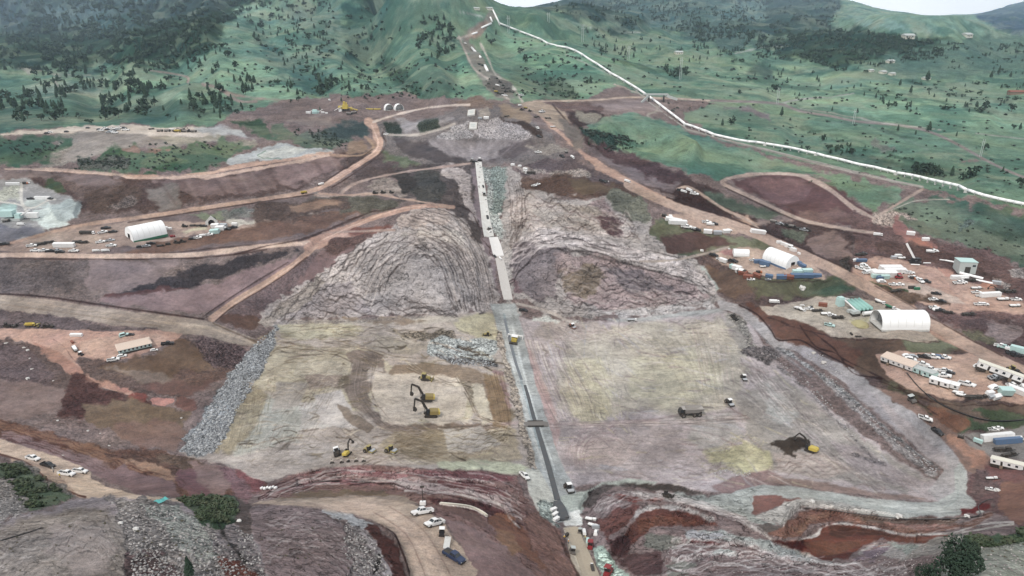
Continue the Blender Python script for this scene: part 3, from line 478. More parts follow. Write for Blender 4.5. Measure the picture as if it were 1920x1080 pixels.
flow('1400,640 1450,700 1520,770', '1380,700 1440,760 1500,820', 8, 133, '857b7c', 'bcb2ae', 1.5, .5, 4)
P('74685f', None, 4, 3, '1010,650 1030,656 1040,670 1020,668', .6)
# perimeter gravel road
P('989394', 't', 2, 1.5, '1340,560 1390,572 1424,590 1450,624 1460,640 1500,640 1540,668 1600,690 1660,726 1720,776 1760,816 1790,850 1812,870 1816,900 1790,930 1760,940 1740,920 1760,900 1770,880 1740,850 1690,800 1640,760 1570,710 1500,660 1450,650 1420,620 1390,590 1350,580')
P('969093', 't', 6, 3, '1560,690 1640,740 1700,790 1750,840 1766,870 1720,840 1660,790 1600,740'); P('9c9292', 't', 6, 3, '1640,740 1700,790 1770,850 1780,880 1740,860 1680,800'); P('989296', 't', 4, 4, '1460,640 1520,650 1570,690 1560,700 1500,664')
P('9a9d9a', 't', 2, 1, '1380,920 1430,908 1500,914 1600,930 1700,942 1760,940 1790,920 1790,880 1800,866 1812,880 1814,920 1830,950 1850,960 1810,962 1800,968 1700,974 1640,966 1560,950 1500,944 1440,936 1410,960 1400,990 1380,980 1330,960 1240,944 1150,930 1240,936 1330,946')
P('a3a6a2', 't', 4, 2, '1500,926 1620,940 1740,950 1790,944 1760,962 1660,962 1560,944'); L('8e9692', 't', 2, '1790,880 1796,930 1770,956 1800,964', 2, 1, .7); L('8e9692', 't', 1.6, '1440,920 1560,934 1700,958 1760,960', 2, 1, .7)
# ================= right hand benches and slopes =================
P('715f5c', 'm', 4, 3, '1300,480 1340,470 1400,500 1540,522 1620,560 1620,600 1560,640 1820,640 1860,680 1920,700 2080,740 2080,860 1920,850 1820,820 1700,760 1640,726 1600,690 1540,665 1500,640 1460,630 1440,600 1400,574 1350,555 1290,500')
P('745f54', 'd', 5, 3, '1310,500 1400,510 1420,540 1380,560 1340,545 1300,510'); P('6d6a50', 'd', 7, 4, '1400,516 1520,520 1580,524 1600,540 1540,556 1420,556'); P('63634c', 'g', 8, 3, '1500,522 1570,522 1600,545 1540,552 1500,548')
P('6e5b50', 'd', 5, 3, '1460,600 1540,610 1620,634 1800,640 1820,660 1740,664 1640,662 1700,720 1760,760 1700,750 1620,700 1560,670 1500,640'); P('6d6a50', 'g', 8, 3, '1700,640 1780,634 1800,650 1780,664 1700,656')
P('75564c', 'd', 5, 3, '1400,570 1460,580 1500,600 1560,630 1620,660 1600,690 1540,660 1460,634 1430,600'); L('4c3a38', 'd', 2.5, '1386,572 1420,590 1446,620 1460,638 1500,638 1540,660 1600,690', 1.6); L('4f3b38', 'd', 2, '1500,610 1530,650 1570,664 1600,700 1650,710 1700,734', 1.5, 1); L('4f3b38', 'd', 2, '1520,620 1560,650 1580,672 1620,692 1660,712', 1.5, 1)
P('66604e', 'm', 6, 4, '1640,700 1700,730 1740,760 1800,790 1760,800 1700,760 1650,720'); P('77655a', 'd', 5, 3, '1730,740 1800,756 1920,756 2080,780 2080,830 1920,812 1860,800 1800,790 1750,770'); P('5d6650', 'g', 6, 4, '1830,768 1890,770 1920,780 1920,800 1860,812 1800,810 1770,790 1850,790')
P('84604e', 'd', 5, 3, '1740,760 1800,780 1820,800 1790,810 1750,790'); L('2e2826', 'd', 2, '1700,700 1728,730 1770,760 1830,784 1880,790 1925,786', 1.2)
P('8a7066', 't', 3, 2, '1640,726 1700,740 1760,790 1800,820 1860,860 1880,880 1840,900 1810,880 1780,836 1730,786'); P('a67c66', 'd', 6, 4, '1780,820 1830,830 1856,850 1850,880 1820,880 1800,850'); P('8a837e', 'd', 4, 2, '1800,816 1870,806 1920,800 2080,800 2080,860 1920,864 1850,856')
L('5c4846', 'd', 2, '1700,740 1760,780 1800,812 1840,836', 1.4, 1)
P('7a6060', 'm', 4, 4, '1820,890 1860,870 1920,870 2080,880 2080,1010 1920,1000 1860,980 1840,970 1870,940 1830,950 1816,920'); P('89665a', 'd', 5, 4, '1880,900 1920,890 2080,890 2080,980 1900,980 1870,950'); P('746060', 'm', 4, 4, '1830,880 1870,880 1870,920 1830,930')
P('7c4040', 'd', 3, 2, '1800,956 1850,946 1860,952 1830,958 1836,966 1800,966'); P('85605c', 'd', 4, 3, '1840,870 1880,876 1920,880 1920,900 1860,900')
# yards
P('a4978a', 't', 2, 1.5, '1450,576 1520,560 1600,556 1660,570 1720,600 1760,640 1640,634 1560,630 1500,600 1440,590 1420,572'); P('ada294', 't', 4, 2, '1460,578 1560,566 1600,580 1640,600 1600,624 1540,612 1480,598'); P('a89f80', 'd', 3, 2, '1590,600 1620,596 1640,600 1620,612 1600,614')
P('ab9282', 't', 2, 1.5, '1330,476 1370,462 1430,462 1450,466 1520,490 1550,522 1460,522 1420,512 1380,510 1350,490'); P('9c7470', 'd', 4, 2, '1350,472 1370,462 1400,472 1380,482')
P('a88e80', 't', 2, 1.5, '1240,402 1290,400 1340,410 1400,430 1380,440 1330,436 1280,424 1250,416'); P('6c6e5e', 'g', 4, 3, '1225,410 1250,416 1300,432 1380,440 1440,452 1440,470 1380,462 1320,474 1260,486 1230,470 1210,440')
P('6a5450', 'd', 5, 3, '1240,446 1300,436 1360,446 1380,456 1320,470 1250,482'); L('8f8680', 'd', 5, '1200,490 1260,488 1320,476 1360,464', 1.5)
P('9aa29e', 't', 3, 2, '1180,474 1260,484 1320,500 1350,540 1340,552 1300,540 1260,520 1200,500'); P('8b9290', 'r', 3, 2, '1270,490 1300,500 1320,520 1290,516')
P('b09080', 't', 2.5, 2, '1640,664 1700,660 1780,664 1840,660 1860,672 1880,720 1920,730 2080,760 2080,790 1920,756 1820,750 1760,744 1700,730 1660,700'); P('b39484', 't', 4, 2, '1740,680 1800,664 1830,672 1840,700 1820,730 1760,712')
# right main haul road
P('a98878', 't', 1.6, .8, '985,192 1010,204 1040,240 1080,280 1120,318 1180,348 1250,388 1320,410 1380,428 1460,468 1520,496 1580,520 1640,552 1700,590 1760,636 1840,672 1920,712 2080,790 2080,770 1920,694 1840,648 1760,604 1700,576 1640,536 1580,500 1500,466 1430,432 1370,410 1290,388 1200,346 1130,306 1060,262 1030,224 1000,200')
P('b08e7c', 't', 3, 1, '1000,206 1040,236 1090,282 1140,318 1180,338 1170,344 1120,316 1070,272 1020,226'); P('9a8878', 'd', 3, 2, '960,190 1000,190 1040,200 1060,210 1070,230 1060,250 1030,226 1000,206')
L('5a4644', 'd', 3, '1036,196 1060,224 1090,260 1140,300 1200,336 1300,380 1390,414', 1.4, .5, .8); L('58443f', 'd', 2.2, '1600,506 1660,540 1720,580 1790,620 1860,656 1930,696', 1.4, .5, .8); L('7a5c52', 't', 1.6, '1430,446 1520,490 1620,542 1700,590 1800,650', 1.4, 0, .6); L('c0a492', 't', 2, '1440,444 1530,486 1640,540 1740,604 1850,664', 1.6, 0, .5)
P('5e4c4c', 'm', 4, 3, '1060,210 1100,204 1150,214 1110,230 1080,240 1110,270 1200,300 1290,336 1330,344 1360,370 1300,380 1220,350 1130,300 1080,256'); P('7c7074', 'd', 6, 3, '1080,256 1130,290 1200,310 1280,340 1260,360 1180,332 1120,296'); P('8c827e', 'h', 4, 3, '1070,204 1130,216 1110,232 1090,226')
P('7a706a', 'd', 5, 3, '1050,220 1080,240 1110,290 1080,276 1056,250'); P('665256', 'm', 5, 4, '1100,262 1160,284 1240,310 1300,336 1240,338 1160,310')
P('594645', 'm', 4, 3, '1270,358 1330,374 1400,402 1430,416 1400,418 1330,400 1260,380'); P('5b6660', 'g', 6, 4, '1310,350 1380,376 1450,386 1480,400 1440,410 1380,400 1330,376')
P('6f5353', 'd', 4, 3, '1370,336 1480,326 1520,330 1560,350 1600,376 1630,396 1640,420 1560,420 1500,410 1440,380 1390,356'); P('7c6062', 'd', 5, 3, '1400,340 1480,334 1520,346 1510,370 1470,390 1420,366'); P('79605c', 'd', 4, 3, '1500,396 1580,392 1610,410 1560,418 1500,412')
L('a08c84', 'd', 5, '1640,412 1600,392 1560,360 1520,338 1480,326 1400,328 1356,338 1360,348 1400,366 1440,384 1500,410 1560,424 1640,436', 1.6); L('957e76', 'd', 5, '1640,408 1680,384 1730,354', 2); L('b5a49c', 'd', 2, '1400,330 1430,326 1470,328', 1.4, 1)
L('9a857c', 'd', 4, '1270,354 1290,350 1320,368 1360,394 1400,410 1420,430', 1.6, .5); L('8f7c76', 'd', 5, '1400,424 1440,416 1500,414', 2, 1); P('a58878', 'd', 4, 3, '1370,402 1400,404 1430,424 1400,428 1370,416')
P('61504f', 'm', 5, 4, '1410,424 1500,414 1560,430 1640,452 1600,460 1600,500 1560,508 1500,470 1440,440'); P('806c68', 'd', 5, 3, '1510,446 1560,436 1590,452 1600,480 1560,490 1510,460'); P('5c625c', 'h', 5, 3, '1460,430 1510,436 1500,456 1470,448')
P('57504d', 'r', 4, 3, '1570,486 1590,476 1596,500 1590,514 1572,506'); P('79605e', 'm', 4, 4, '1600,400 1680,420 1740,446 1860,470 1920,510 2080,540 2080,700 1920,680 1860,650 1780,610 1720,570 1640,540 1600,510 1600,440')
P('a8968c', 'r', 4, 3, '1640,400 1700,400 1720,412 1680,424 1640,418'); P('956b66', 'd', 4, 3, '1680,410 1700,424 1720,440 1760,462 1740,470 1700,456 1680,436'); P('9c6a5c', 'd', 4, 2, '1705,448 1730,448 1746,460 1720,466')
P('a98878', 't', 3, 2, '1600,500 1640,480 1680,484 1740,500 1800,520 1850,540 1890,560 1920,570 1920,590 1860,584 1820,580 1800,590 1760,580 1700,560 1740,600 1680,570 1640,540 1600,524'); P('af907f', 't', 4, 2, '1750,500 1780,520 1840,540 1850,566 1820,578 1790,550'); P('ab8070', 'd', 3, 2, '1760,500 1800,504 1810,516 1770,520'); P('a87562', 'd', 3, 2, '1840,528 1870,530 1860,540 1836,538')
P('aa968a', 't', 3, 2, '1680,528 1740,534 1790,556 1810,570 1760,566 1700,548'); P('565c48', 'g', 3, 3, '1620,522 1650,530 1700,546 1690,552 1640,542'); P('715c50', 'm', 3, 3, '1604,520 1640,530 1700,552 1760,560 1780,570 1730,566 1680,566 1640,550'); P('6a5450', 'm', 4, 3, '1640,452 1720,460 1780,470 1840,500 1900,540 1860,524 1790,506 1720,490 1650,474')
P('6e5a5a', 'm', 4, 4, '1800,600 1860,590 1920,600 2080,620 2080,700 1920,690 1860,660 1800,620'); P('8a7a7a', 'm', 5, 4, '1850,610 1900,600 1920,620 1900,650 1860,640'); P('6a604f', 'h', 4, 3, '1800,620 1840,624 1860,640 1820,640')
P('9e9492', 'r', 3, 2, '1890,504 1920,504 1930,524 1900,520'); P('998e8c', 'r', 3, 3, '1866,524 1900,530 1890,540'); P('55605a', 'g', 3, 3, '1690,410 1740,420 1760,440 1730,436')
# ================= crest cut, bowl and abutments =================
P('7c7474', 'm', 5, 4, '700,230 800,226 860,196 900,190 960,196 1000,230 1040,262 1060,300 1000,310 900,306 800,308 730,290'); P('928c8e', 'd', 6, 3, '740,222 800,226 850,220 820,240 760,250'); P('51594f', 'r', 4, 4, '780,234 820,222 826,238 790,250'); P('4a544c', 'r', 4, 4, '720,232 750,236 752,252 724,248'); L('968c86', 'd', 3, '725,252 780,252 830,240 850,232', 1.4)
P('8d7a68', 'd', 4, 3, '930,188 960,200 1000,220 990,232 950,220 930,204'); P('5a4a44', 'm', 3, 3, '930,220 980,226 1010,246 1016,256 990,250 950,232'); P('847066', 'm', 3, 3, '850,190 900,180 930,190 930,204 880,206')
P('9b9698', 'r', 2.5, 3, '820,258 840,240 870,222 882,224 884,258 860,262 826,264'); P('a19a9c', 'r', 2.5, 3, '890,226 930,220 960,232 990,248 994,258 960,264 896,262 888,240'); P('8f857c', 'd', 2, 2, '895,204 915,200 918,220 896,222')
P('8a8284', 'd', 3, 2, '800,264 880,262 980,264 960,284 930,298 900,302 860,298 820,284'); P('625a5c', 'd', 4, 3, '740,262 800,262 830,286 870,302 820,304 760,290'); P('6a6062', 'd', 4, 3, '960,268 1020,264 1000,280 960,296 920,302')
for i in range(16):
    x = 815 + i * 11; L(('9c9294', '7c7476')[i % 2], 'd', 3, '%g,266 %g,294' % (x, 845 + i * 6.6), 4, 1, .4)
P('8a8282', 'h', 4, 4, '990,276 1040,272 1060,286 1010,292'); P('706264', 'm', 4, 4, '1000,300 1060,296 1120,316 1180,350 1120,348 1060,330 980,330 960,316'); P('9a8e88', 'r', 3, 3, '960,306 1020,318 1100,320 1130,328 1080,332 1000,330 970,318')
P('6d5850', 'm', 5, 3, '960,332 1060,330 1160,346 1200,366 1190,380 1130,370 1090,380 1040,366 980,360'); P('6e5e50', 'd', 4, 3, '1070,338 1150,346 1150,362 1090,366')
# left rock shoulder
P('6a6060', 'k', 4, 4, '750,320 820,308 890,310 900,350 910,400 925,480 935,560 900,590 880,470 850,400 800,380 740,370'); P('5c5a58', 'k', 4, 4, '760,330 820,320 840,350 830,380 780,376'); P('a99d9b', 'k', 3, 4, '826,312 870,312 884,330 888,370 896,420 880,400 866,370 850,340 826,330'); P('968880', 'k', 3, 3, '690,350 720,336 760,344 760,364 720,362'); P('56504e', 'k', 3, 3, '740,330 770,326 780,346 760,360')
P('83757a', 'd', 3, 3, '884,316 894,316 906,380 918,440 930,500 936,560 928,540 900,440 888,370')
P('a89e9c', 'k', 3, 4, '700,440 740,420 760,400 800,386 850,396 880,430 900,460 920,500 935,560 930,580 850,588 740,592 640,600 560,600 480,610 500,580 560,540 600,520 640,480')
P('ab9a92', 'k', 4, 4, '740,410 790,390 840,396 850,420 800,424 750,426'); P('b5aca5', 'k', 4, 3, '740,440 800,430 850,430 880,450 860,460 800,444'); P('9a9291', 'k', 8, 5, '660,500 720,460 800,456 860,500 880,560 860,584 760,580 690,560'); P('a09698', 'k', 5, 4, '520,590 600,540 660,520 680,560 700,590 560,600')
P('9c918a', 'k', 3, 3, '480,606 560,550 620,500 600,540 540,590 500,610'); P('b5aaa7', 'k', 4, 3, '600,520 640,480 700,446 760,432 700,470 640,510 620,530')
band_lines('4e4442', 'k', 11, 2.2, '640,500 700,450 770,436 850,450 890,520 900,580', '720,560 750,500 790,480 820,500 840,560 850,582', 4, 3, .7); band_lines('5a504e', 'k', 9, 2, '800,388 850,400 890,440 915,500 930,570', '740,424 800,440 860,480 890,540 900,584', 2, 7, .75, brk=.1)  # dark strokes paint dark beds and the shade in cracks
band_lines('5a504e', 'k', 9, 2, '640,520 700,530 760,560 860,586', '560,590 640,594 740,588 850,588', 5, 8, .6); band_lines('b8aca6', 'k', 9, 3, '620,510 690,450 780,430 860,440 900,510', '700,580 740,500 790,476 830,500 850,580', 4, 13, .6); band_lines('4c4444', 'k', 5, 2, '500,590 560,545 620,500 680,450', '540,606 600,560 640,520 690,470', 3, 14, .6)
band_lines('a89c98', 'k', 6, 3, '810,396 860,410 905,470 930,560', '760,426 830,450 880,510 895,584', 2, 17, .5)
P('8a7a6c', 'd', 3, 3, '640,596 740,592 800,600 760,612 680,606'); L('7c7472', 'r', 4, '500,606 600,604 700,600 800,592 850,590', 4, 3, .5)
# right rock shoulder
P('a39a97', 'k', 3, 4, '948,320 960,312 980,330 980,350 1040,366 1100,372 1160,370 1200,370 1224,410 1224,440 1250,470 1300,484 1340,530 1350,560 1330,574 1260,580 1180,590 1100,600 1050,596 990,572 960,560 950,500 940,430 942,370')
P('b7aaa6', 'k', 4, 4, '960,370 1040,376 1100,390 1140,400 1180,420 1200,450 1120,440 1040,430 980,430 955,410'); P('aaa19c', 'k', 5, 4, '980,390 1080,400 1140,430 1040,426'); P('9c8888', 'k', 5, 4, '1090,380 1130,376 1150,400 1170,430 1160,440 1120,410'); P('7a7a6c', 'k', 4, 4, '1140,352 1200,366 1220,400 1222,420 1180,410 1150,390')
P('6c5558', 'm', 4, 3, '1120,404 1160,404 1170,430 1150,444 1124,420'); P('bdb3b3', 'k', 4, 4, '970,440 1040,430 1120,446 1220,476 1300,500 1330,530 1240,500 1140,480 1060,456 990,470'); P('8c8082', 'k', 4, 4, '960,480 1000,462 1060,460 1080,480 1050,500 1040,560 1020,560 980,530'); P('836c70', 'k', 4, 3, '955,510 985,516 990,550 965,548')
P('a08c8b', 'k', 5, 4, '1040,480 1120,474 1200,500 1300,530 1330,560 1240,576 1140,584 1060,560'); P('8a7a6a', 'k', 5, 4, '1050,510 1110,496 1140,520 1100,560 1056,550'); P('82767a', 'k', 5, 4, '1130,500 1200,506 1260,540 1180,550'); P('a3968c', 'k', 4, 3, '1020,376 1100,384 1150,402 1060,396')
P('84797c', 'k', 4, 3, '958,455 1000,452 1020,480 1000,520 1030,570 990,560 962,520')
band_lines('4e4342', 'k', 9, 2.2, '950,470 990,440 1060,436 1160,460 1260,480 1330,520', '960,540 1010,480 1080,474 1180,500 1280,530 1340,560', 3, 21, .7); band_lines('4e4342', 'k', 9, 2, '1040,490 1120,486 1220,520 1320,556', '1050,590 1120,590 1220,580 1320,570', 6, 22, .6); band_lines('c4b8b6', 'k', 10, 3, '950,452 1000,436 1080,436 1180,462 1280,490 1340,530', '960,500 1010,470 1090,466 1180,490 1280,520 1340,550', 3, 23, .7)  # the dark strokes again put crack shade into the colour beside dark beds
band_lines('b0a4a0', 'k', 6, 3, '1050,500 1120,494 1220,526 1320,560', '1060,586 1120,586 1220,576 1310,570', 5, 24, .5); band_lines('5a4c48', 'k', 8, 1.8, '950,330 956,400 948,470', '985,350 990,400 970,450', 3, 25, .6); band_lines('b5a89e', 'k', 7, 3, '970,360 1060,372 1180,400', '960,440 1060,430 1200,456', 5, 26, .55); band_lines('665652', 'k', 8, 1.8, '970,362 1060,374 1180,402', '960,436 1060,426 1200,452', 6, 27, .55)
P('b0b2ae', 'k', 4, 3, '1000,600 1060,596 1100,600 1060,604') ; L('a09690', 'd', 5, '970,570 1000,576 1040,590 1070,604', 2); P('b0aaaa', 'k', 4, 3, '1130,586 1240,574 1330,566 1340,576 1240,588 1150,596')
# asphalt core trench zone
P('84908c', 'r', 3, 3, '906,314 950,314 948,350 940,400 930,440 915,400'); P('9ca19e', 'r', 3, 2, '906,316 920,316 926,360 918,400 912,370'); P('a5aba8', 'r', 3, 3, '915,400 940,400 948,440 950,470 930,450'); P('9c9693', 'm', 3, 3, '930,440 960,440 960,560 975,590 950,590 940,520')
P('979b9b', 't', 2, 1.2, '920,570 965,570 985,640 1005,720 1030,800 1052,870 1085,930 1100,960 1050,980 1020,940 1000,890 975,780 950,680 930,610'); P('a3a7a7', 't', 2.5, 1, '935,580 958,580 980,680 1002,780 1030,870 1056,940 1040,950 1012,870 985,790 960,690'); P('a09488', 'r', 3, 2, '928,620 940,620 962,700 985,790 1006,880 990,870 972,790 944,690')
L('8b9aa0', 't', 4, '945,590 965,670 990,760 1012,840', 1.5, .5, .7); L('b6bcbc', 't', 3, '960,610 985,710 1012,800 1040,880', 1.5, .5, .7); L('b2b5b2', 't', 3, '948,640 970,720 995,800 1020,880', 1.5, .5, .6)
P('9aa19a', 't', 2.5, 1.5, '1050,930 1100,920 1130,904 1180,896 1240,904 1200,910 1150,914 1110,930 1090,960 1060,960'); P('a8a8a0', 't', 2, 1, '985,880 1010,880 1050,950 1040,990 1010,960 990,920')
# ================= striped cut on the lower right =================
P('8a7878', 'k', 3, 3, '1090,960 1110,930 1150,916 1240,930 1330,946 1400,970 1480,980 1560,960 1700,976 1860,960 1920,990 2080,1000 2080,1160 1130,1160 1110,1080 1130,1040 1090,990')
P('6a605e', 'k', 2.5, 2, '1090,950 1104,924 1130,908 1180,904 1250,912 1320,926 1300,930 1220,916 1160,914 1130,924 1108,952'); P('5c5450', 'd', 2, 1, '1176,906 1250,906 1300,916 1326,927 1290,926 1230,918 1180,912')
P('9a9e9a', 'k', 3, 2, '1250,926 1330,930 1390,920 1440,906 1410,930 1400,960 1440,980 1480,980 1470,986 1420,984 1380,962 1300,944 1250,936'); P('85605a', 'd', 2, 2, '1412,930 1440,928 1500,936 1460,950 1416,964'); P('8e5650', 'k', 3, 2, '1130,930 1160,924 1200,934 1260,938 1180,940'); P('aaa6a2', 'k', 3, 2, '1420,968 1470,940 1530,936 1600,946 1640,960 1560,954 1500,950 1470,984 1440,976')
P('7a524c', 'k', 3, 2, '1180,984 1200,960 1230,952 1280,958 1330,970 1344,984 1280,984 1220,990 1180,1030 1160,1050 1150,1030'); P('80584c', 'k', 4, 2, '1190,974 1240,964 1320,980 1240,984 1200,1000'); P('664a4c', 'k', 4, 3, '1140,1010 1170,1000 1190,1020 1170,1050 1150,1040'); P('7f5854', 'k', 3, 3, '1110,980 1160,950 1200,946 1180,980 1140,1010')
P('a8a2a2', 'k', 2, 2.5, '1184,978 1192,958 1220,946 1260,944 1310,958 1340,976 1330,976 1290,960 1240,954 1206,960'); L('aaa29c', 'k', 5, '1250,936 1320,950 1380,966 1420,990 1450,1014 1500,1036 1560,1050', 2, 2)
P('6b6462', 'd', 2, 2, '1394,980 1430,984 1470,984 1466,996 1440,1002 1410,996'); P('8a655a', 'k', 3, 2, '1470,986 1500,960 1540,954 1600,966 1700,978 1800,980 1860,962 1830,986 1740,1000 1700,1004 1620,982 1560,974 1520,984 1500,1004 1470,1008 1440,1002')
P('94705f', 'k', 3, 2, '1480,990 1520,966 1560,962 1520,980 1500,1000'); P('6f5a50', 'd', 3, 2, '1600,966 1700,974 1800,970 1780,984 1700,988 1640,978'); P('9c7468', 'k', 2, 2, '1660,980 1700,984 1780,984 1740,994 1690,994')
P('7a4e46', 'd', 2.5, 2, '1540,990 1560,984 1620,986 1680,1002 1720,1006 1790,998 1780,1012 1740,1020 1700,1018 1650,1012 1620,1024 1590,1050 1540,1050 1500,1034 1460,1016 1500,1014 1530,1008'); P('684a42', 'd', 4, 3, '1560,990 1640,994 1700,1008 1650,1006 1600,1004 1560,1010')
P('5e3a3a', 'd', 2, 2, '1440,1014 1500,1016 1530,1022 1500,1032 1470,1026'); P('7a5548', 'd', 4, 2, '1510,1020 1580,1016 1640,1008 1600,1030 1560,1044 1520,1038')
L('bdb6b4', 'k', 5, '1500,1012 1530,1004 1544,988 1580,982 1640,990 1680,1000 1716,1004', 2, 2); L('b5aeac', 'k', 4, '1470,984 1490,960 1530,950 1560,954', 2, 2); L('b8b0ac', 'k', 3, '1716,1002 1780,1000 1840,984 1900,978', 1.5, 1.5); L('3a3230', 'k', 1.6, '1500,952 1560,960 1640,972 1720,974 1820,970 1850,964', 1.2, .6)
L('c4beb8', 'k', 2, '1540,948 1640,958 1700,972 1740,968', 1.5, 1); L('b0aaa4', 'k', 4, '1780,1004 1830,994 1900,982', 2, 2); P('a09a98', 'k', 4, 3, '1600,1040 1640,1016 1700,1020 1780,1014 1800,1020 1740,1040 1680,1050'); P('8d7c88', 'k', 4, 3, '1600,1050 1640,1020 1670,1026 1640,1056'); P('8f9690', 'k', 4, 3, '1660,1018 1720,1020 1740,1034 1700,1036')
P('9aa0a0', 'k', 3, 3, '1280,1000 1320,994 1380,1000 1440,1014 1500,1040 1560,1056 1500,1050 1420,1026 1340,1012 1290,1012'); P('9b9ca4', 'k', 3, 3, '1270,1002 1300,996 1360,1004 1330,1014'); P('7a4c4c', 'k', 3, 2, '1280,1012 1330,1014 1400,1022 1380,1026 1310,1020'); P('a5b0ac', 'k', 3, 2, '1330,1034 1350,1028 1390,1034 1380,1040 1340,1040')
P('6c5456', 'k', 4, 4, '1150,1050 1190,1036 1230,1030 1250,1050 1240,1080 1190,1080'); P('7c7c76', 'k', 4, 4, '1210,1006 1260,1000 1290,1016 1250,1030 1215,1030'); P('80807a', 'k', 4, 4, '1245,1060 1270,1044 1300,1060 1290,1090 1250,1090')
band_lines('ada4a6', 'k', 9, 3, '1260,1010 1360,1006 1480,1040 1620,1060 1700,1050', '1240,1090 1400,1084 1560,1086 1700,1080', 4, 41, .65); band_lines('6a4c4c', 'k', 8, 2, '1260,1014 1360,1010 1480,1044 1620,1064', '1240,1090 1400,1080 1560,1080 1700,1080', 4, 42, .6); band_lines('5c4a4a', 'k', 8, 1.6, '1100,960 1140,926 1200,914 1300,936 1400,970', '1140,1000 1180,950 1240,940 1320,960 1400,990', 2, 43, .6)
band_lines('b0a6a6', 'k', 6, 2.2, '1120,940 1180,918 1280,936 1380,964 1440,1000', '1130,970 1190,940 1280,948 1380,976 1440,1010', 2, 44, .6); band_lines('b0a49e', 'k', 5, 2, '1560,956 1700,974 1860,962', '1600,984 1720,1000 1860,980', 2, 45, .5); band_lines('8e6258', 'd', 6, 2, '1550,992 1640,992 1720,1008 1790,1000', '1500,1034 1600,1040 1700,1016 1780,1010', 2, 46, .5)
P('8d8f88', 'h', 4, 3, '1780,1040 1840,1020 1920,1010 2080,1000 2080,1160 1740,1160 1760,1080'); P('50604a', 'g', 3, 3, '1805,1012 1850,1006 1920,996 1920,1012 1860,1024 1820,1022'); P('8d8482', 'h', 4, 3, '1740,1010 1800,1000 1810,1020 1780,1040 1700,1044'); L('c0b8ac', 'r', 5, '1780,1012 1800,1006 1816,1000', 3, 3)
band_lines('c4bebe', 'k', 9, 3, '1260,1012 1360,1004 1480,1036 1600,1056', '1260,1076 1400,1066 1560,1076 1680,1080', 4, 61, .75); band_lines('c2bab8', 'k', 5, 3, '1110,950 1150,924 1210,918 1320,940 1420,984', '1120,962 1170,936 1230,934 1320,954 1420,996', 2, 62, .7)
band_lines('bcb2ae', 'k', 5, 2.6, '500,930 580,892 660,878 780,890 900,896 970,930', '560,922 640,908 760,908 880,930 980,980', 2.5, 63, .65); band_lines('b8b0b0', 'k', 8, 3, '500,970 600,960 680,990 740,1060', '500,1060 560,1040 620,1060 660,1090', 4, 64, .5); band_lines('5a4c4c', 'k', 8, 2, '490,960 600,962 690,1000 730,1080', '490,1070 560,1050 620,1060 650,1090', 4, 65, .5)
band_lines('a79f9c', 'm', 8, 3, '0,990 100,962 200,940 240,980', '0,1080 100,1060 180,1040 230,1080', 5, 66, .45); band_lines('5f5654', 'm', 7, 1.8, '0,1000 100,972 200,950 240,990', '0,1076 100,1056 180,1036 230,1076', 5, 67, .5)
# plinth ramp at the bottom centre
P('8a6a62', 'm', 3, 3, '1020,960 1050,1000 1060,1040 1090,1090 1040,1090 1000,1030 980,970'); P('a39888', 't', 2, 1, '1055,990 1080,986 1100,1010 1110,1050 1130,1090 1090,1090 1070,1050 1062,1010'); P('b0a692', 'd', 2, 1, '1062,992 1078,990 1090,1020 1100,1060 1112,1090 1098,1090 1080,1050 1066,1020')
P('93a89e', 'k', 2, 3, '1110,1030 1130,1028 1150,1050 1180,1076 1190,1090 1140,1090 1120,1060'); P('a8c0b4', 'r', 2, 3, '1118,1036 1140,1044 1160,1066 1176,1080 1140,1080 1120,1056'); L('5a4640', 'm', 3, '1040,990 1060,1030 1080,1070 1092,1090', 2, 2, .7)
P('8f9994', 'r', 3, 3, '1010,930 1040,950 1050,990 1020,970'); P('bfc0bc', 'd', 2, 1, '1056,960 1088,956 1092,984 1060,990')
# ---- the haul roads last, so nothing covers them
for col, wd, s_ in (('ae8d7d', [8, 13], '590,357 620,343 650,322 680,303 704,287 714,270 707,256 703,240 692,229'), ('b39a8c', [9, 8], '-158,480 60,478 160,480 280,480 380,476 470,464 540,458 592,455'), ('a98c7c', [5, 8], '-158,500 20,456 100,434 160,421 260,407 360,393 460,378 540,367 592,356'),
                    ('ac8e7d', [12, 8], '398,598 440,566 490,536 540,504 572,480 592,460'), ('a98778', [11, 7], '575,464 600,448 640,432 690,412 740,397 790,386 850,388'), ('a58a7c', 4, '848,389 800,380 750,372 700,364 640,366 595,362'), ('9a8278', 4, '605,436 660,434 740,431'), ('a08a82', 5, '642,362 662,346 700,334 760,322 820,314 882,306'), ('a0866f', 4, '640,291 668,292 690,286 700,274 690,262'),
                    ('b7a79d', 4, '700,229 740,216 790,204 840,198 880,196'), ('a49a92', 4, '725,253 780,253 830,241 852,232'),
                    ('a98f80', [15, 25], '1176,346 1250,381 1320,404 1400,431 1470,463 1540,494 1600,524 1660,556 1730,597 1810,643 1880,680 1960,716'), ('a08c82', 6, '1640,410 1600,388 1562,358 1524,336 1480,326 1400,328 1358,338 1362,348 1400,366 1440,385 1500,411 1560,425 1640,437'), ('a48f84', 4, '1272,354 1292,351 1324,369 1362,394 1400,411 1424,430'), ('9d8a80', 5, '1642,408 1680,385 1728,356'), ('9c8e84', 4, '1200,490 1260,488 1320,476 1366,463'), ('aa9486', 3, '1000,190 1100,188 1180,183 1260,185 1330,189')):
    L(col, 'd', wd, s_, 1.4, .9)
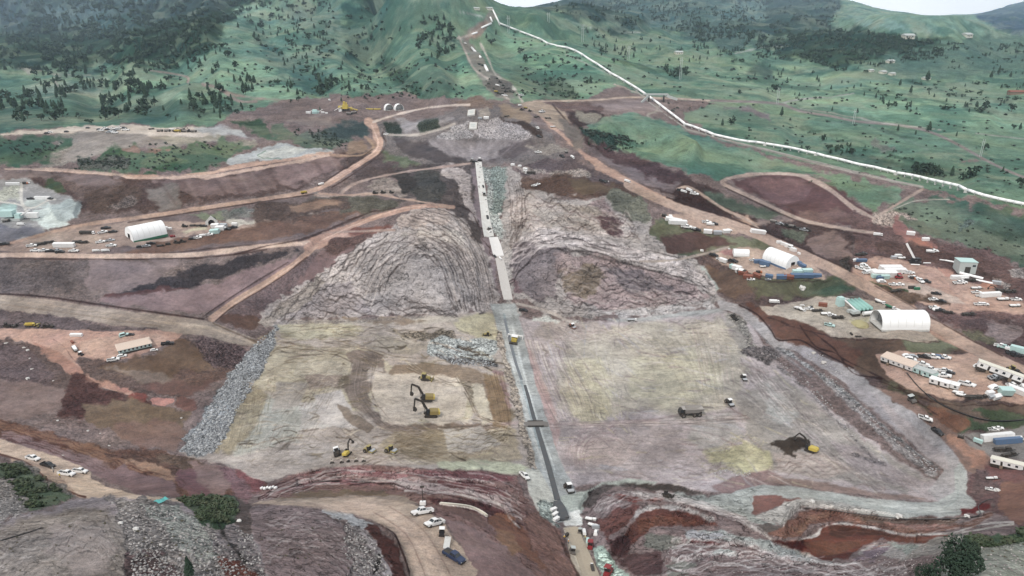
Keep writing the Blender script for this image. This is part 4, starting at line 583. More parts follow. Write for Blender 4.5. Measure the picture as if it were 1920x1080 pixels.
for s_ in ('718,240 717,254 724,270 712,290 690,308 660,328 622,352', '440,477 500,461 560,450 620,428 680,403 740,390', '576,482 540,510 490,543 440,573 404,602', '0,485 160,486 280,486 400,482 500,468', '596,349 640,320 676,296 698,280', '240,417 340,401 440,386 520,374 590,364', '860,384 884,400 905,440 924,480', '1250,370 1330,396 1400,420 1470,450 1540,482 1590,506', '1640,536 1720,580 1800,626 1880,668', '1360,352 1420,380 1500,416 1560,430 1630,442', '1330,478 1380,498 1420,520 1480,528 1560,526', '1440,596 1520,622 1600,634 1760,640', '1650,714 1720,744 1800,760 1920,758'):
    L('55423f', 'd', 2.0, s_, 1.3, .6, .8)  # berm shadows painted as dark strokes along the road edges
for s_ in ('600,351 650,318 684,297 706,279 708,262 699,240', '596,353 660,316 694,292 710,272 703,250 696,232', '410,592 450,562 500,532 560,490', '600,452 660,424 740,394 800,386'):
    L('c6a795', 'd', 2.0, s_, 1.3, 0, .6)
# ================= relief: cuts, benches, berms, gullies =================
H(-9, 46, '690,110 730,140 790,184'); H(-10, 50, '480,50 520,90 600,160'); H(12, 60, '560,40 620,110 660,170'); H(-8, 40, '700,60 690,120 640,160'); H(10, 50, '760,60 800,120 830,160'); H(-8, 34, '940,110 1000,140 1060,176'); H(-7, 30, '830,110 860,150 850,180')
H(12, 50, '330,60 400,110 420,150'); H(-12, 50, '300,90 330,140 300,180'); H(-14, 60, '160,90 200,140 180,180'); H(10, 44, '240,150 330,170 340,200'); H(-6, 40, '1280,100 1400,150 1560,170'); H(7, 40, '1100,120 1260,170 1420,186'); H(-6, 40, '1500,250 1640,290 1800,330'); H(5, 40, '1500,170 1650,190 1850,230'); H(-8, 40, '1340,60 1420,100 1540,136'); H(14, 40, '1300,20 1380,60 1420,90'); H(-14, 36, '1180,20 1240,50 1280,60')
H(12, 30, '1600,10 1620,44 1700,64'); H(-12, 30, '1500,0 1520,40 1560,60'); H(12, 30, '1440,0 1480,40 1540,54'); H(-10, 30, '1400,10 1420,44'); H(-9, 24, '1120,10 1160,40'); H(20, 24, '1060,10 1130,34 1200,46'); H(-12, 30, '80,20 120,60 100,90'); H(14, 40, '180,10 240,50 260,80'); H(-10, 40, '300,10 320,50'); H(20, 40, '380,-20 400,30 380,60'); H(12, 24, '1100,270 1200,250 1300,290'); H(-3, 24, '1085,250 1120,280 1200,300')
for s in ('590,456 650,424 740,396 840,386', '396,598 490,536 570,480 590,460', '0,482 160,484 380,480 560,462', '20,458 160,424 360,396 590,358'): H(-.8, 8, s)
for s in ('0,552 180,571 380,599', '386,592 480,528 540,492', '0,474 200,477 420,464 560,453', '440,478 560,451 680,403', '716,240 726,272 690,304', '0,462 130,424 340,396 520,366'): H(1.0, 4, s)
H(-1.6, 7, '1090,950 1104,924 1130,908 1180,904 1250,912 1330,926'); H(-2.5, 10, '1400,988 1440,1000 1480,1020 1530,1036'); H(2, 10, '1190,960 1260,946 1340,974'); H(-3, 14, '1150,1040 1190,990 1260,975 1340,985'); H(-3, 16, '1500,1034 1600,1020 1700,1014 1780,1004'); H(2.2, 8, '1500,1012 1544,988 1640,992 1716,1004'); H(2.2, 8, '1470,984 1500,952 1600,962 1720,974 1840,966'); H(-2, 10, '1480,996 1540,970 1660,988 1800,984'); H(1.6, 9, '1260,1004 1380,1006 1500,1044'); H(-1.6, 7, '1260,1016 1380,1020 1480,1044'); H(1.6, 8, '1250,1050 1400,1040 1560,1066')
H(1.6, 7, '560,890 640,874 760,884 900,882'); H(-1.4, 7, '560,904 660,892 760,900 900,904 960,920'); H(1.6, 7, '700,908 840,920 930,940 970,990'); H(-1.6, 8, '800,938 900,948 960,975'); H(1.0, 3, '716,986 752,1030 770,1090'); H(1.0, 4, '826,944 890,954 912,966')
H(-1.2, 8, '60,320 230,330 400,330 620,290'); H(3, 20, '1400,350 1480,345 1560,370'); H(1.2, 5, '1356,340 1400,328 1480,326 1560,362 1640,412'); H(-2, 9, '1270,370 1330,385 1420,414'); H(3, 12, '1310,360 1400,380 1480,400')
HP(2.2, 6, '1520,486 1560,452 1598,460 1600,500 1560,506'); HP(2.5, 6, '740,436 790,400 850,410 890,470 900,560 860,570 800,460'); HP(-2.5, 6, '800,270 900,266 980,268 930,296 880,298'); HP(2.5, 8, '960,440 1060,436 1180,460 1300,500 1240,510 1100,480 1000,480'); HP(3, 8, '90,384 120,378 152,382 140,410 100,410')
HP(1.4, 3, '1480,824 1500,822 1515,826 1512,840 1496,842 1484,836'); HP(.8, 3, '1440,836 1480,824 1500,830 1480,842 1450,840')
P('544b45', 'd', 2.5, 3, '1440,836 1480,822 1516,824 1512,842 1490,850 1496,862 1480,850 1456,842')
# ---------------------------------------------------------------- final terrain
def img_at(img, u, v): return bilin(img, v - V0 - .5, u - U0 - .5)
def ridge(x, y, o, s): return 1 - np.abs(fbm(x, y, o, s)) * 2
u0, v0 = proj(Xw, Yw, Z)
# what the survey cannot see (behind crests) keeps its neighbours' cover and gets no local relief
cls0 = img_at(CLS, u0, v0)
far = np.clip((Yw - 650) / 900, 0, 1)
hg = img_at(HGT, u0, v0)
elev = (Z - CAM_H) / Yw
vis0 = elev >= np.maximum.accumulate(elev, axis=0) - .01
Z = Z + hg * vis0
grass, rub, rock = cls0[..., 0], cls0[..., 1], cls0[..., 2]
sc = np.clip(Yw / 300, .4, 6)
Z += far * (ridge(Xw / 260, Yw / 260, 5, 3) * 22 * np.clip(Yw / 1500, .3, 3.0) - 8)
Z += grass * fbm(Xw / 45, Yw / 45, 4, 7) * 1.6 * np.clip(Yw / 500, .3, 3)
near = 1 - far
Z += near * (fbm(Xw / 22, Yw / 22, 4, 11) * .5)
Z += near * rub * (np.abs(fbm(Xw / 2.2, Yw / 2.2, 3, 13)) * 1.1 * sc)
kk = fbm(Xw / 9 + 3, Yw / 9, 5, 17)
k2 = np.abs(fbm(Xw / 4.5, Yw / 4.5 + 9, 4, 19, .6))
Z += near * rock * (kk * .9 + k2 * .9) * np.clip(sc, .5, 1.5)
del kk, k2
Z = Z.astype(np.float64)
# skyline of the far ranges
SK = np.array([(880, -60), (905, -12), (925, 3), (945, 9), (965, 12), (985, 11), (1020, 7), (1050, 2), (1075, -3), (1120, -8), (1540, -8), (1580, 0), (1600, 3), (1640, 13), (1673, 22),
               (1690, 20), (1720, 26), (1745, 30), (1775, 30), (1790, 25), (1815, 28), (1826, 28), (1850, 23), (1870, 17), (1890, 9), (1905, 5), (1920, 2), (2100, -20)], float)
up_ = ga * DYf(15) + 960
vt = np.interp(up_, SK[:, 0], SK[:, 1]); et = np.maximum(DZf(vt) / DYf(vt), .0006)
ep = np.maximum((((Z - CAM_H) / Yw) * (Yw > 1000)).max(axis=0), .002)
kern = np.exp(-np.linspace(-2, 2, 61) ** 2); kern /= kern.sum()
epp = np.convolve(np.pad(ep, 30, 'edge'), kern, 'valid')
ff = et / epp
ff = np.where(up_ < 905, 1 + (np.interp(905, up_, ff) - 1) * np.clip((up_ - 850) / 55, 0, 1), ff); ff = np.where(up_ < 850, 1, ff)
for _ in range(3): ff = np.convolve(np.pad(ff, 30, 'edge'), kern, 'valid') * .5 + ff * .5
mt = (Z > CAM_H) & (Yw > 700)
Z = np.where(mt, CAM_H + (Z - CAM_H) * ff[None, :], Z)
# height lookup and ray march down one column of the survey
IDX = np.arange(NA, dtype=float)
def gz(x, y):
    a = x / y; s = math.log(y)
    fx = float(np.interp(a, ga, IDX)); fy = np.interp(s, gs, np.arange(NS))
    return float(bilin(Z, np.array([fy]), np.array([fx]))[0])
def at(u, v):
    """the ground point that the photograph shows at column u, row v"""
    a = (u - 960) / DYf(v); k = DZf(v) / DYf(v)
    fx = min(max(float(np.interp(a, ga, IDX)), 0), NA - 1.001); ix = int(fx); t = fx - ix
    zc = Z[:, ix] * (1 - t) + Z[:, ix + 1] * t
    yy = np.exp(gs)
    d = zc - (CAM_H + yy * k)
    hit = np.argmax(d > 0)
    if d[hit] <= 0: hit = len(d) - 1
    if hit > 0:
        t = d[hit - 1] / (d[hit - 1] - d[hit]) if d[hit] != d[hit - 1] else 0
        y = yy[hit - 1] + (yy[hit] - yy[hit - 1]) * min(max(t, 0), 1)
    else: y = yy[0]
    return Vector((a * y, y, gz(a * y, y)))
def slope(x, y, h=2.0):
    return Vector((-(gz(x + h, y) - gz(x - h, y)) / (2 * h), -(gz(x, y + h) - gz(x, y - h)) / (2 * h), 1)).normalized()

u1, v1 = proj(Xw, Yw, Z)
# ragged edges: natural cover is frayed at several scales, roads hardly at all
c0 = img_at(CLS, u1, v1)
nat = np.clip(1 - c0[..., 3], 0, 1) * np.clip((v1 - 20) / 150, .25, 1)
nat = img_at(FRAY[..., None], u1, v1)[..., 0] * np.clip((v1 - 20) / 150, .25, 1)
jx = fbm(u1 / 26, v1 / 16, 5, 91, .6) * 9 * nat; jy = fbm(u1 / 26, v1 / 16, 5, 97, .6) * 6 * nat
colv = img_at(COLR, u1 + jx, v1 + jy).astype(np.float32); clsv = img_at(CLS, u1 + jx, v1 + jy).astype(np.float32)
del c0
elev = (Z - CAM_H) / Yw
run = np.maximum.accumulate(elev, axis=0)
vis = elev >= run - 0.004
# hidden ground takes the cover of the visible ground beyond it
idx = np.where(vis, np.arange(NS)[:, None], NS + 5)
nxt = np.minimum.accumulate(idx[::-1], axis=0)[::-1]
prv = np.maximum.accumulate(np.where(vis, np.arange(NS)[:, None], 0), axis=0)
pick = np.where(nxt < NS, nxt, prv)
jj = np.broadcast_to(np.arange(NA)[None, :], pick.shape)
colv = colv[pick, jj]; clsv = clsv[pick, jj]

def srgb2lin(c): return np.where(c <= .04045, c / 12.92, ((c + .055) / 1.055) ** 2.4)
ALB = 0.88
# weathered, dusty ground: the traced colours are dulled, the greens less than the earths
lu = (colv @ np.array([.3, .59, .11], np.float32))[..., None]
sat = .58 - .06 * clsv[..., :1]
colv = lu + (colv - lu) * sat
site = (1 - clsv[..., :1])
m1 = fbm(Xw / 26, Yw / 26, 5, 61, .6)[..., None]; m2 = fbm(Xw / 9, Yw / 9, 5, 67, .65)[..., None]; m3 = fbm(Xw / 60, Yw / 60, 4, 71, .6)[..., None]
colv = colv * (1 + .16 * m2 + .10 * m3) + site * m1 * np.array([.012, .002, -.012], np.float32) + clsv[..., :1] * (m3 * np.array([.05, .01, -.03], np.float32) + np.array([.004, .006, -.012], np.float32)) + clsv[..., 2:3] * .005
# thin soil and outcrops showing through the grass, darker brush in the hollows
gw = clsv[..., :1]; o1 = np.clip((fbm(Xw / 75, Yw / 75, 6, 141, .65)[..., None] - .02) * 5, 0, 1); o2 = np.clip((fbm(Xw / 55, Yw / 55, 6, 151, .65)[..., None] - .08) * 6, 0, 1)
colv = colv + gw * o1 * .42 * (np.array([.56, .57, .52], np.float32) - colv); colv = colv + gw * o2 * .38 * (np.array([.25, .36, .34], np.float32) - colv)
colv = .56 + (colv - .57) * 1.38 + .01 + clsv[..., :1] * np.array([.026, .026, .010], np.float32) + site * np.array([.0, .004, -.006], np.float32) + np.array([.0, -.004, .004], np.float32)
lin = srgb2lin(np.clip(colv, 0, 1)) * ALB * (1 - .02 * clsv[..., :1] * np.clip(1.3 - Yw[..., None] / 3500, .3, 1)) * (1 - .06 * clsv[..., 2:3])
# albedo keeps its saturation: a little stronger than the veiled look of the air
lum = (lin @ np.array([.2126, .7152, .0722], np.float32))[..., None]
lin = np.clip(lum + (lin - lum) * 1.0, .004, .85)

def new_mat(name):
    m = bpy.data.materials.new(name); m.use_nodes = True
    t = m.node_tree; t.nodes.clear()
    o = t.nodes.new('ShaderNodeOutputMaterial'); b = t.nodes.new('ShaderNodeBsdfPrincipled')
    t.links.new(b.outputs[0], o.inputs['Surface'])
    b.inputs['Specular IOR Level'].default_value = .2
    return m, t, b
class NG:
    def __init__(s, t): s.t = t
    def n(s, typ, **k):
        x = s.t.nodes.new(typ)
        for a, b in k.items(): setattr(x, a, b)
        return x
    def l(s, a, b): s.t.links.new(a, b)
    def math(s, op, a, b=None, c=None, clamp=False):
        x = s.n('ShaderNodeMath', operation=op, use_clamp=clamp)
        for i, q in enumerate((a, b, c)):
            if q is None: continue
            if isinstance(q, (int, float)): x.inputs[i].default_value = q
            else: s.l(q, x.inputs[i])
        return x.outputs[0]
    def noise(s, vec, scale, detail=4, rough=.55, dist=0.0):
        x = s.n('ShaderNodeTexNoise'); x.inputs['Scale'].default_value = scale; x.inputs['Detail'].default_value = detail
        x.inputs['Roughness'].default_value = rough; x.inputs['Distortion'].default_value = dist; s.l(vec, x.inputs['Vector'])
        return x.outputs['Fac']
    def vor(s, vec, scale, feat='F1', out='Distance'):
        x = s.n('ShaderNodeTexVoronoi', feature=feat); x.inputs['Scale'].default_value = scale; s.l(vec, x.inputs['Vector'])
        return x.outputs[out]
    def ramp(s, f, a, b, lo=0.0, hi=1.0):
        x = s.n('ShaderNodeMapRange'); x.inputs[1].default_value = a; x.inputs[2].default_value = b; x.inputs[3].default_value = lo; x.inputs[4].default_value = hi
        s.l(f, x.inputs[0]); return x.outputs[0]

gm, gt, gb = new_mat('ground'); G = NG(gt)
geo = G.n('ShaderNodeNewGeometry').outputs['Position']
ac = G.n('ShaderNodeAttribute', attribute_name='Cover').outputs['Color']
ak = G.n('ShaderNodeAttribute', attribute_name='Kind')
sep = G.n('ShaderNodeSeparateColor'); G.l(ak.outputs['Color'], sep.inputs[0])
kg, kr, kk_, kt = sep.outputs[0], sep.outputs[1], sep.outputs[2], ak.outputs['Alpha']
n1 = G.noise(geo, .05, 7, .62); n2 = G.noise(geo, .45, 7, .65); n3 = G.noise(geo, 2.2, 4, .6)
mul = G.math('ADD', G.ramp(n1, .3, .7, -.15, .15), G.ramp(n2, .25, .75, -.32, .32))
mul = G.math('ADD', mul, G.ramp(n3, .3, .7, -.20, .20)); mul = G.math('ADD', mul, 1.0)
# grass: shrub specks
sp = G.noise(geo, .16, 6, .7, .4); spk = G.ramp(sp, .56, .63, 0, 1)
sp2 = G.noise(geo, .9, 5, .7); spk2 = G.ramp(sp2, .55, .66, 0, 1)
gfac = G.math('SUBTRACT', 1.0, G.math('MULTIPLY', kg, G.math('ADD', G.math('MULTIPLY', spk, .22), G.math('MULTIPLY', spk2, .20))))
# rubble: blocks
v1n = G.n('ShaderNodeTexVoronoi'); v1n.inputs['Scale'].default_value = .75; G.l(geo, v1n.inputs['Vector'])
sv = G.n('ShaderNodeSeparateColor'); G.l(v1n.outputs['Color'], sv.inputs[0])
vd = v1n.outputs['Distance']
v2n = G.n('ShaderNodeTexVoronoi'); v2n.inputs['Scale'].default_value = 2.3; G.l(geo, v2n.inputs['Vector'])
sv2 = G.n('ShaderNodeSeparateColor'); G.l(v2n.outputs['Color'], sv2.inputs[0])
rbl = G.math('ADD', G.ramp(sv.outputs[0], 0, 1, -.35, .45), G.ramp(sv2.outputs[0], 0, 1, -.25, .25))
rbl = G.math('SUBTRACT', rbl, G.ramp(vd, .45, .8, 0, .45))
rfac = G.math('ADD', 1.0, G.math('MULTIPLY', kr, rbl))
# rock: contour lines on folded beds, dark bedding plus painted crack shade
wn = G.n('ShaderNodeMapping'); G.l(geo, wn.inputs['Vector']); wn.inputs['Rotation'].default_value = (0, 0, .35); wn.inputs['Scale'].default_value = (.35, 1.0, 2.4)
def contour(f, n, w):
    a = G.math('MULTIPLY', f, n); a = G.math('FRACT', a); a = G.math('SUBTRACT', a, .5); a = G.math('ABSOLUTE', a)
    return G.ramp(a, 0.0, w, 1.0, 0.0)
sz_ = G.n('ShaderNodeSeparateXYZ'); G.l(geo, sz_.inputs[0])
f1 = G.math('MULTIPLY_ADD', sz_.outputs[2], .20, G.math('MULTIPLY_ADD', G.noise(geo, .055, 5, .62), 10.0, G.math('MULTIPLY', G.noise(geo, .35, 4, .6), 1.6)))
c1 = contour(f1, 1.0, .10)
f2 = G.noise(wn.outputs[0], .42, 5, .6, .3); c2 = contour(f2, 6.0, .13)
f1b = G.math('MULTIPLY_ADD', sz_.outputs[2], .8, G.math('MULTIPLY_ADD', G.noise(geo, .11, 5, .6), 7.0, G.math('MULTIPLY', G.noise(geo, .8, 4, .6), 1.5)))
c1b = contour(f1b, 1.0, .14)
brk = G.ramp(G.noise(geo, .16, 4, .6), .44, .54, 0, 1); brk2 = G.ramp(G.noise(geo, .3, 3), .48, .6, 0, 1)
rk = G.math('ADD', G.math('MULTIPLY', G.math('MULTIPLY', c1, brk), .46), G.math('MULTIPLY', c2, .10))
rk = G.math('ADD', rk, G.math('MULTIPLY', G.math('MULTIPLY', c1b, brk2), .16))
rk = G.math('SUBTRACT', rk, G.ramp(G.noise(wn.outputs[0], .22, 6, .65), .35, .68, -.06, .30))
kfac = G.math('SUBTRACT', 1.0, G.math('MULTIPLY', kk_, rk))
# worked fill: wandering machine marks
tm = G.n('ShaderNodeMapping'); G.l(geo, tm.inputs['Vector']); tm.inputs['Scale'].default_value = (.25, 1.0, 1.0)
f3 = G.noise(tm.outputs[0], .35, 5, .65, 1.2); c3 = contour(f3, 4.0, .16)
tk = G.math('ADD', G.math('MULTIPLY', c3, .22), G.ramp(f3, .3, .7, -.08, .08))
tfac = G.math('SUBTRACT', 1.0, G.math('MULTIPLY', kt, tk))
# fine dark cracks and rills everywhere on bare ground
c5 = G.math('MULTIPLY', contour(G.noise(geo, .20, 7, .66, .5), 8.0, .12), G.ramp(G.noise(geo, .09, 4), .44, .58, 0, 1))
bare = G.math('SUBTRACT', 1.0, G.math('MULTIPLY', kg, .9))
mul = G.math('SUBTRACT', mul, G.math('MULTIPLY', G.math('MULTIPLY', c5, bare), .20))
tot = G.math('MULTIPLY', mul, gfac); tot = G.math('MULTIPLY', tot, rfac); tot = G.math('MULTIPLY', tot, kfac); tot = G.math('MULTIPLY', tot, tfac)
hs = G.n('ShaderNodeHueSaturation'); G.l(ac, hs.inputs['Color']); G.l(G.ramp(n1, .3, .7, .493, .507), hs.inputs['Hue']); hs.inputs['Value'].default_value = 1.0
G.l(G.ramp(n2, .3, .7, .9, 1.1), hs.inputs['Saturation'])
vm = G.n('ShaderNodeVectorMath', operation='SCALE'); G.l(hs.outputs[0], vm.inputs[0]); G.l(tot, vm.inputs['Scale'])
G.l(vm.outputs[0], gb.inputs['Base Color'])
gb.inputs['Roughness'].default_value = .95; gb.inputs['Specular IOR Level'].default_value = .1
bh = G.math('ADD', G.math('MULTIPLY', n2, .5), G.math('MULTIPLY', n3, .22))
bh = G.math('SUBTRACT', bh, G.math('MULTIPLY', G.math('MULTIPLY', kr, vd), .9))
bh = G.math('SUBTRACT', bh, G.math('MULTIPLY', G.math('MULTIPLY', kk_, rk), 1.4))
bh = G.math('ADD', bh, G.math('MULTIPLY', G.math('MULTIPLY', kg, sp2), .6))
bp = G.n('ShaderNodeBump'); bp.inputs['Strength'].default_value = 1.0; bp.inputs['Distance'].default_value = 1.25
G.l(bh, bp.inputs['Height']); G.l(bp.outputs[0], gb.inputs['Normal'])

def grid_mesh(name, X, Y, Zz, cover, kind):
    nr, nc = X.shape
    me = bpy.data.meshes.new(name)
    co = np.stack([X, Y, Zz], -1).astype(np.float32).reshape(-1)
    i = np.arange(nr * nc).reshape(nr, nc)
    q = np.stack([i[:-1, :-1], i[:-1, 1:], i[1:, 1:], i[1:, :-1]], -1).reshape(-1).astype(np.int32)
    nf = (nr - 1) * (nc - 1)
    me.vertices.add(nr * nc); me.vertices.foreach_set('co', co)
    me.loops.add(nf * 4); me.loops.foreach_set('vertex_index', q)
    me.polygons.add(nf); me.polygons.foreach_set('loop_start', np.arange(0, nf * 4, 4, dtype=np.int32))
    me.update(calc_edges=True)
    me.polygons.foreach_set('use_smooth', np.ones(nf, bool))
    for nm, arr in (('Cover', cover), ('Kind', kind)):
        at_ = me.color_attributes.new(nm, 'FLOAT_COLOR', 'POINT'); at_.data.foreach_set('color', arr.astype(np.float32).reshape(-1))
    return me
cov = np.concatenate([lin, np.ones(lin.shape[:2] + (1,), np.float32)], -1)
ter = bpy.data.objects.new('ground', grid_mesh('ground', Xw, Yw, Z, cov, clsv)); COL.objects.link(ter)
ter.data.materials.append(gm); ter['kind'] = 'structure'
# the same ground carried on under and behind the viewpoint and out to the sides
me = bpy.data.meshes.new('far_ground')
R0 = 30000.0
me.from_pydata([(-R0, -R0, -60), (R0, -R0, -60), (R0, 40000, -60), (-R0, 40000, -60)], [], [(0, 1, 2, 3)])
ob = bpy.data.objects.new('plain', me); COL.objects.link(ob); ob['kind'] = 'structure'
pm, pt_, pb = new_mat('plain'); pb.inputs['Base Color'].default_value = (.09, .13, .08, 1); me.materials.append(pm)

# ---------------------------------------------------------------- object tools
MATS = {}
def M(name, rgb, rough=.6, metal=0.0, dirt=.25, scale=1.5, spec=.35):
    if name in MATS: return MATS[name]
    m, t, b = new_mat(name); g = NG(t)
    pos = g.n('ShaderNodeTexCoord').outputs['Object']
    f = g.noise(pos, scale, 5, .65)
    mx = g.n('ShaderNodeMix', data_type='RGBA')
    mx.inputs[6].default_value = (*rgb, 1); mx.inputs[7].default_value = (rgb[0] * .55 + .09, rgb[1] * .55 + .065, rgb[2] * .55 + .05, 1)
    g.l(g.ramp(f, .42, .75, 0, dirt * 2), mx.inputs[0]); g.l(mx.outputs[2], b.inputs['Base Color'])
    b.inputs['Roughness'].default_value = rough; b.inputs['Metallic'].default_value = metal; b.inputs['Specular IOR Level'].default_value = spec
    MATS[name] = m; return m
WHITE = M('white_paint', (.72, .72, .715), .45, 0, .22, .7); BLACK = M('black_paint', (.02, .02, .022), .4, 0, .2); GLASS = M('dark_glass', (.02, .025, .03), .12, 0, .05, spec=.6)
TYRE = M('tyre_rubber', (.022, .021, .02), .9, 0, .4); YEL = M('machine_yellow', (.50, .39, .08), .55, 0, .4); STEEL = M('worn_steel', (.16, .15, .14), .55, .4, .4)
DSTEEL = M('dark_steel', (.035, .033, .03), .6, .2, .4); BLUE = M('blue_paint', (.08, .14, .24), .5, 0, .35); TEAL = M('pale_teal_paint', (.42, .58, .56), .5, 0, .2)
GREEN = M('green_paint', (.02, .13, .07), .5, 0, .25); SILO = M('silo_green', (.24, .44, .40), .5, 0, .25); BROWN = M('rust_brown_paint', (.20, .07, .045), .7, 0, .4); TAN = M('tan_roofing', (.55, .45, .38), .8, 0, .2)
GREY = M('grey_cladding', (.40, .43, .42), .6, 0, .2); CONC = M('concrete', (.52, .52, .50), .85, 0, .35, .35); SEAM = M('fabric_seam', (.52, .53, .52), .7, 0, .1); FABRIC = M('white_fabric', (.80, .81, .81), .6, 0, .10, .12); RED = M('red_paint', (.22, .02, .025), .5, 0, .25)
ASPH = M('asphalt', (.066, .072, .078), .85, 0, .2, .6); ORANGE = M('orange_paint', (.5, .16, .05), .6, 0, .3); NAVY = M('dark_blue_paint', (.02, .035, .08), .3, 0, .15); SILV = M('silver_paint', (.42, .44, .46), .35, .3, .15)
PIPE = M('white_pipe_coating', (.84, .84, .84), .5, 0, .05, .2); WOOD = M('weathered_timber', (.20, .15, .11), .85, 0, .3); CREAM = M('cream_cladding', (.62, .60, .52), .6, 0, .2); TARP = M('teal_tarp', (.08, .33, .32), .6, 0, .2)
FOL1 = M('pine_needles', (.048, .080, .052), .9, 0, .1, .8, .1); FOL2 = M('dark_juniper', (.030, .050, .034), .9, 0, .1, .8, .1); FOL3 = M('scrub_leaves', (.055, .078, .045), .9, 0, .3, .25, .1); BARK = M('bark', (.09, .065, .05), .95, 0, .2)
LROCK = M('pale_rock', (.42, .40, .38), .95, 0, .3, .4); GROCK = M('grey_rock', (.27, .27, .275), .95, 0, .4, .4); SKIN = M('skin', (.45, .28, .20), .6, 0, .05); VEST = M('hi_vis_vest', (.75, .55, .08), .7, 0, .05); JEAN = M('dark_trousers', (.04, .05, .09), .9, 0, .1)
PINKR = M('pink_rock', (.36, .28, .27), .95, 0, .4, .4)

class MB:
    def __init__(s): s.v = []; s.f = []
    def add(s, vs, fs):
        n = len(s.v); s.v += [tuple(v) for v in vs]; s.f += [tuple(i + n for i in f) for f in fs]; return s
    def box(s, x0, x1, y0, y1, z0, z1, tx=0.0, ty=0.0, M4=None):
        v = [(x0, y0, z0), (x1, y0, z0), (x1, y1, z0), (x0, y1, z0), (x0 + tx, y0 + ty, z1), (x1 - tx, y0 + ty, z1), (x1 - tx, y1 - ty, z1), (x0 + tx, y1 - ty, z1)]
        if M4: v = [M4 @ Vector(p) for p in v]
        return s.add(v, [(0, 3, 2, 1), (4, 5, 6, 7), (0, 1, 5, 4), (1, 2, 6, 5), (2, 3, 7, 6), (3, 0, 4, 7)])
    def prism(s, prof, closed=True):
        """prof: side outline of (x, z, half width)"""
        n = len(prof); v = [(x, -w, z) for x, z, w in prof] + [(x, w, z) for x, z, w in prof]
        f = [tuple(range(n)), tuple(range(2 * n - 1, n - 1, -1))]
        f += [(i, i + n, (i + 1) % n + n, (i + 1) % n) for i in range(n)]
        return s.add(v, f)
    def tube(s, p, q, r, n=8, r2=None, cap=True):
        p = Vector(p); q = Vector(q); d = (q - p).normalized(); a = d.orthogonal().normalized(); b = d.cross(a); r2 = r if r2 is None else r2
        v = [p + (a * math.cos(k * 2 * math.pi / n) + b * math.sin(k * 2 * math.pi / n)) * r for k in range(n)] + [q + (a * math.cos(k * 2 * math.pi / n) + b * math.sin(k * 2 * math.pi / n)) * r2 for k in range(n)]
        f = [(k, (k + 1) % n, (k + 1) % n + n, k + n) for k in range(n)]
        if cap: f += [tuple(range(n - 1, -1, -1)), tuple(range(n, 2 * n))]
        return s.add(v, f)
    def beam(s, p, q, w, h):
        p = Vector(p); q = Vector(q); d = (q - p); L_ = d.length; d.normalize()
        up = Vector((0, 0, 1)) if abs(d.z) < .95 else Vector((1, 0, 0)); y = up.cross(d).normalized(); z = d.cross(y)
        m = Matrix(((d.x, y.x, z.x, p.x), (d.y, y.y, z.y, p.y), (d.z, y.z, z.z, p.z), (0, 0, 0, 1)))
        return s.box(0, L_, -w / 2, w / 2, -h / 2, h / 2, M4=m)
    def quad(s, a, b, c, d): return s.add([a, b, c, d], [(0, 1, 2, 3)])
    def blob(s, c, r, seed, n=1, j=.35, zs=.75):
        """a lumpy stone or leaf mass"""
        rr_ = random.Random(seed); t = (1 + 5 ** .5) / 2
        vs = [Vector(p).normalized() for p in ((-1, t, 0), (1, t, 0), (-1, -t, 0), (1, -t, 0), (0, -1, t), (0, 1, t), (0, -1, -t), (0, 1, -t), (t, 0, -1), (t, 0, 1), (-t, 0, -1), (-t, 0, 1))]
        fs = [(0, 11, 5), (0, 5, 1), (0, 1, 7), (0, 7, 10), (0, 10, 11), (1, 5, 9), (5, 11, 4), (11, 10, 2), (10, 7, 6), (7, 1, 8), (3, 9, 4), (3, 4, 2), (3, 2, 6), (3, 6, 8), (3, 8, 9), (4, 9, 5), (2, 4, 11), (6, 2, 10), (8, 6, 7), (9, 8, 1)]
        for _ in range(n - 1):
            mid = {}; nf = []
            def mp(a, b):
                k = (min(a, b), max(a, b))
                if k not in mid: vs.append(((vs[a] + vs[b]) / 2).normalized()); mid[k] = len(vs) - 1
                return mid[k]
            for a, b, c_ in fs:
                ab, bc, ca = mp(a, b), mp(b, c_), mp(c_, a); nf += [(a, ab, ca), (b, bc, ab), (c_, ca, bc), (ab, bc, ca)]
            fs = nf
        ax = (rr_.uniform(.7, 1.3), rr_.uniform(.7, 1.3)); c = Vector(c)
        return s.add([c + Vector((v.x * r * ax[0], v.y * r * ax[1], v.z * r * zs)) * (1 + rr_.uniform(-j, j)) for v in vs], fs)
    def mesh(s, name, mat, smooth_=False):
        me = bpy.data.meshes.new(name); me.from_pydata(s.v, [], s.f); me.materials.append(mat)
        if smooth_: me.polygons.foreach_set('use_smooth', [True] * len(me.polygons))
        me.update(); return me
def put(name, me, parent=None, loc=(0, 0, 0)):
    o = bpy.data.objects.new(name, me); COL.objects.link(o); o.location = loc
    if parent: o.parent = parent
    return o
def tag(o, label, cat, group=None, kind=None):
    o['label'] = label; o['category'] = cat
    if group: o['group'] = group
    if kind: o['kind'] = kind
    return o
DEFS = {}
def define(key, parts):
    """parts: (name, MB or mesh, material, parent index or None)"""
    out = []
    for p in parts:
        nm, mb, mt = p[:3]; par = p[3] if len(p) > 3 else None; sm = p[4] if len(p) > 4 else False
        out.append((nm, mb.mesh(nm, mt, sm) if isinstance(mb, MB) else mb, par))
    DEFS[key] = out
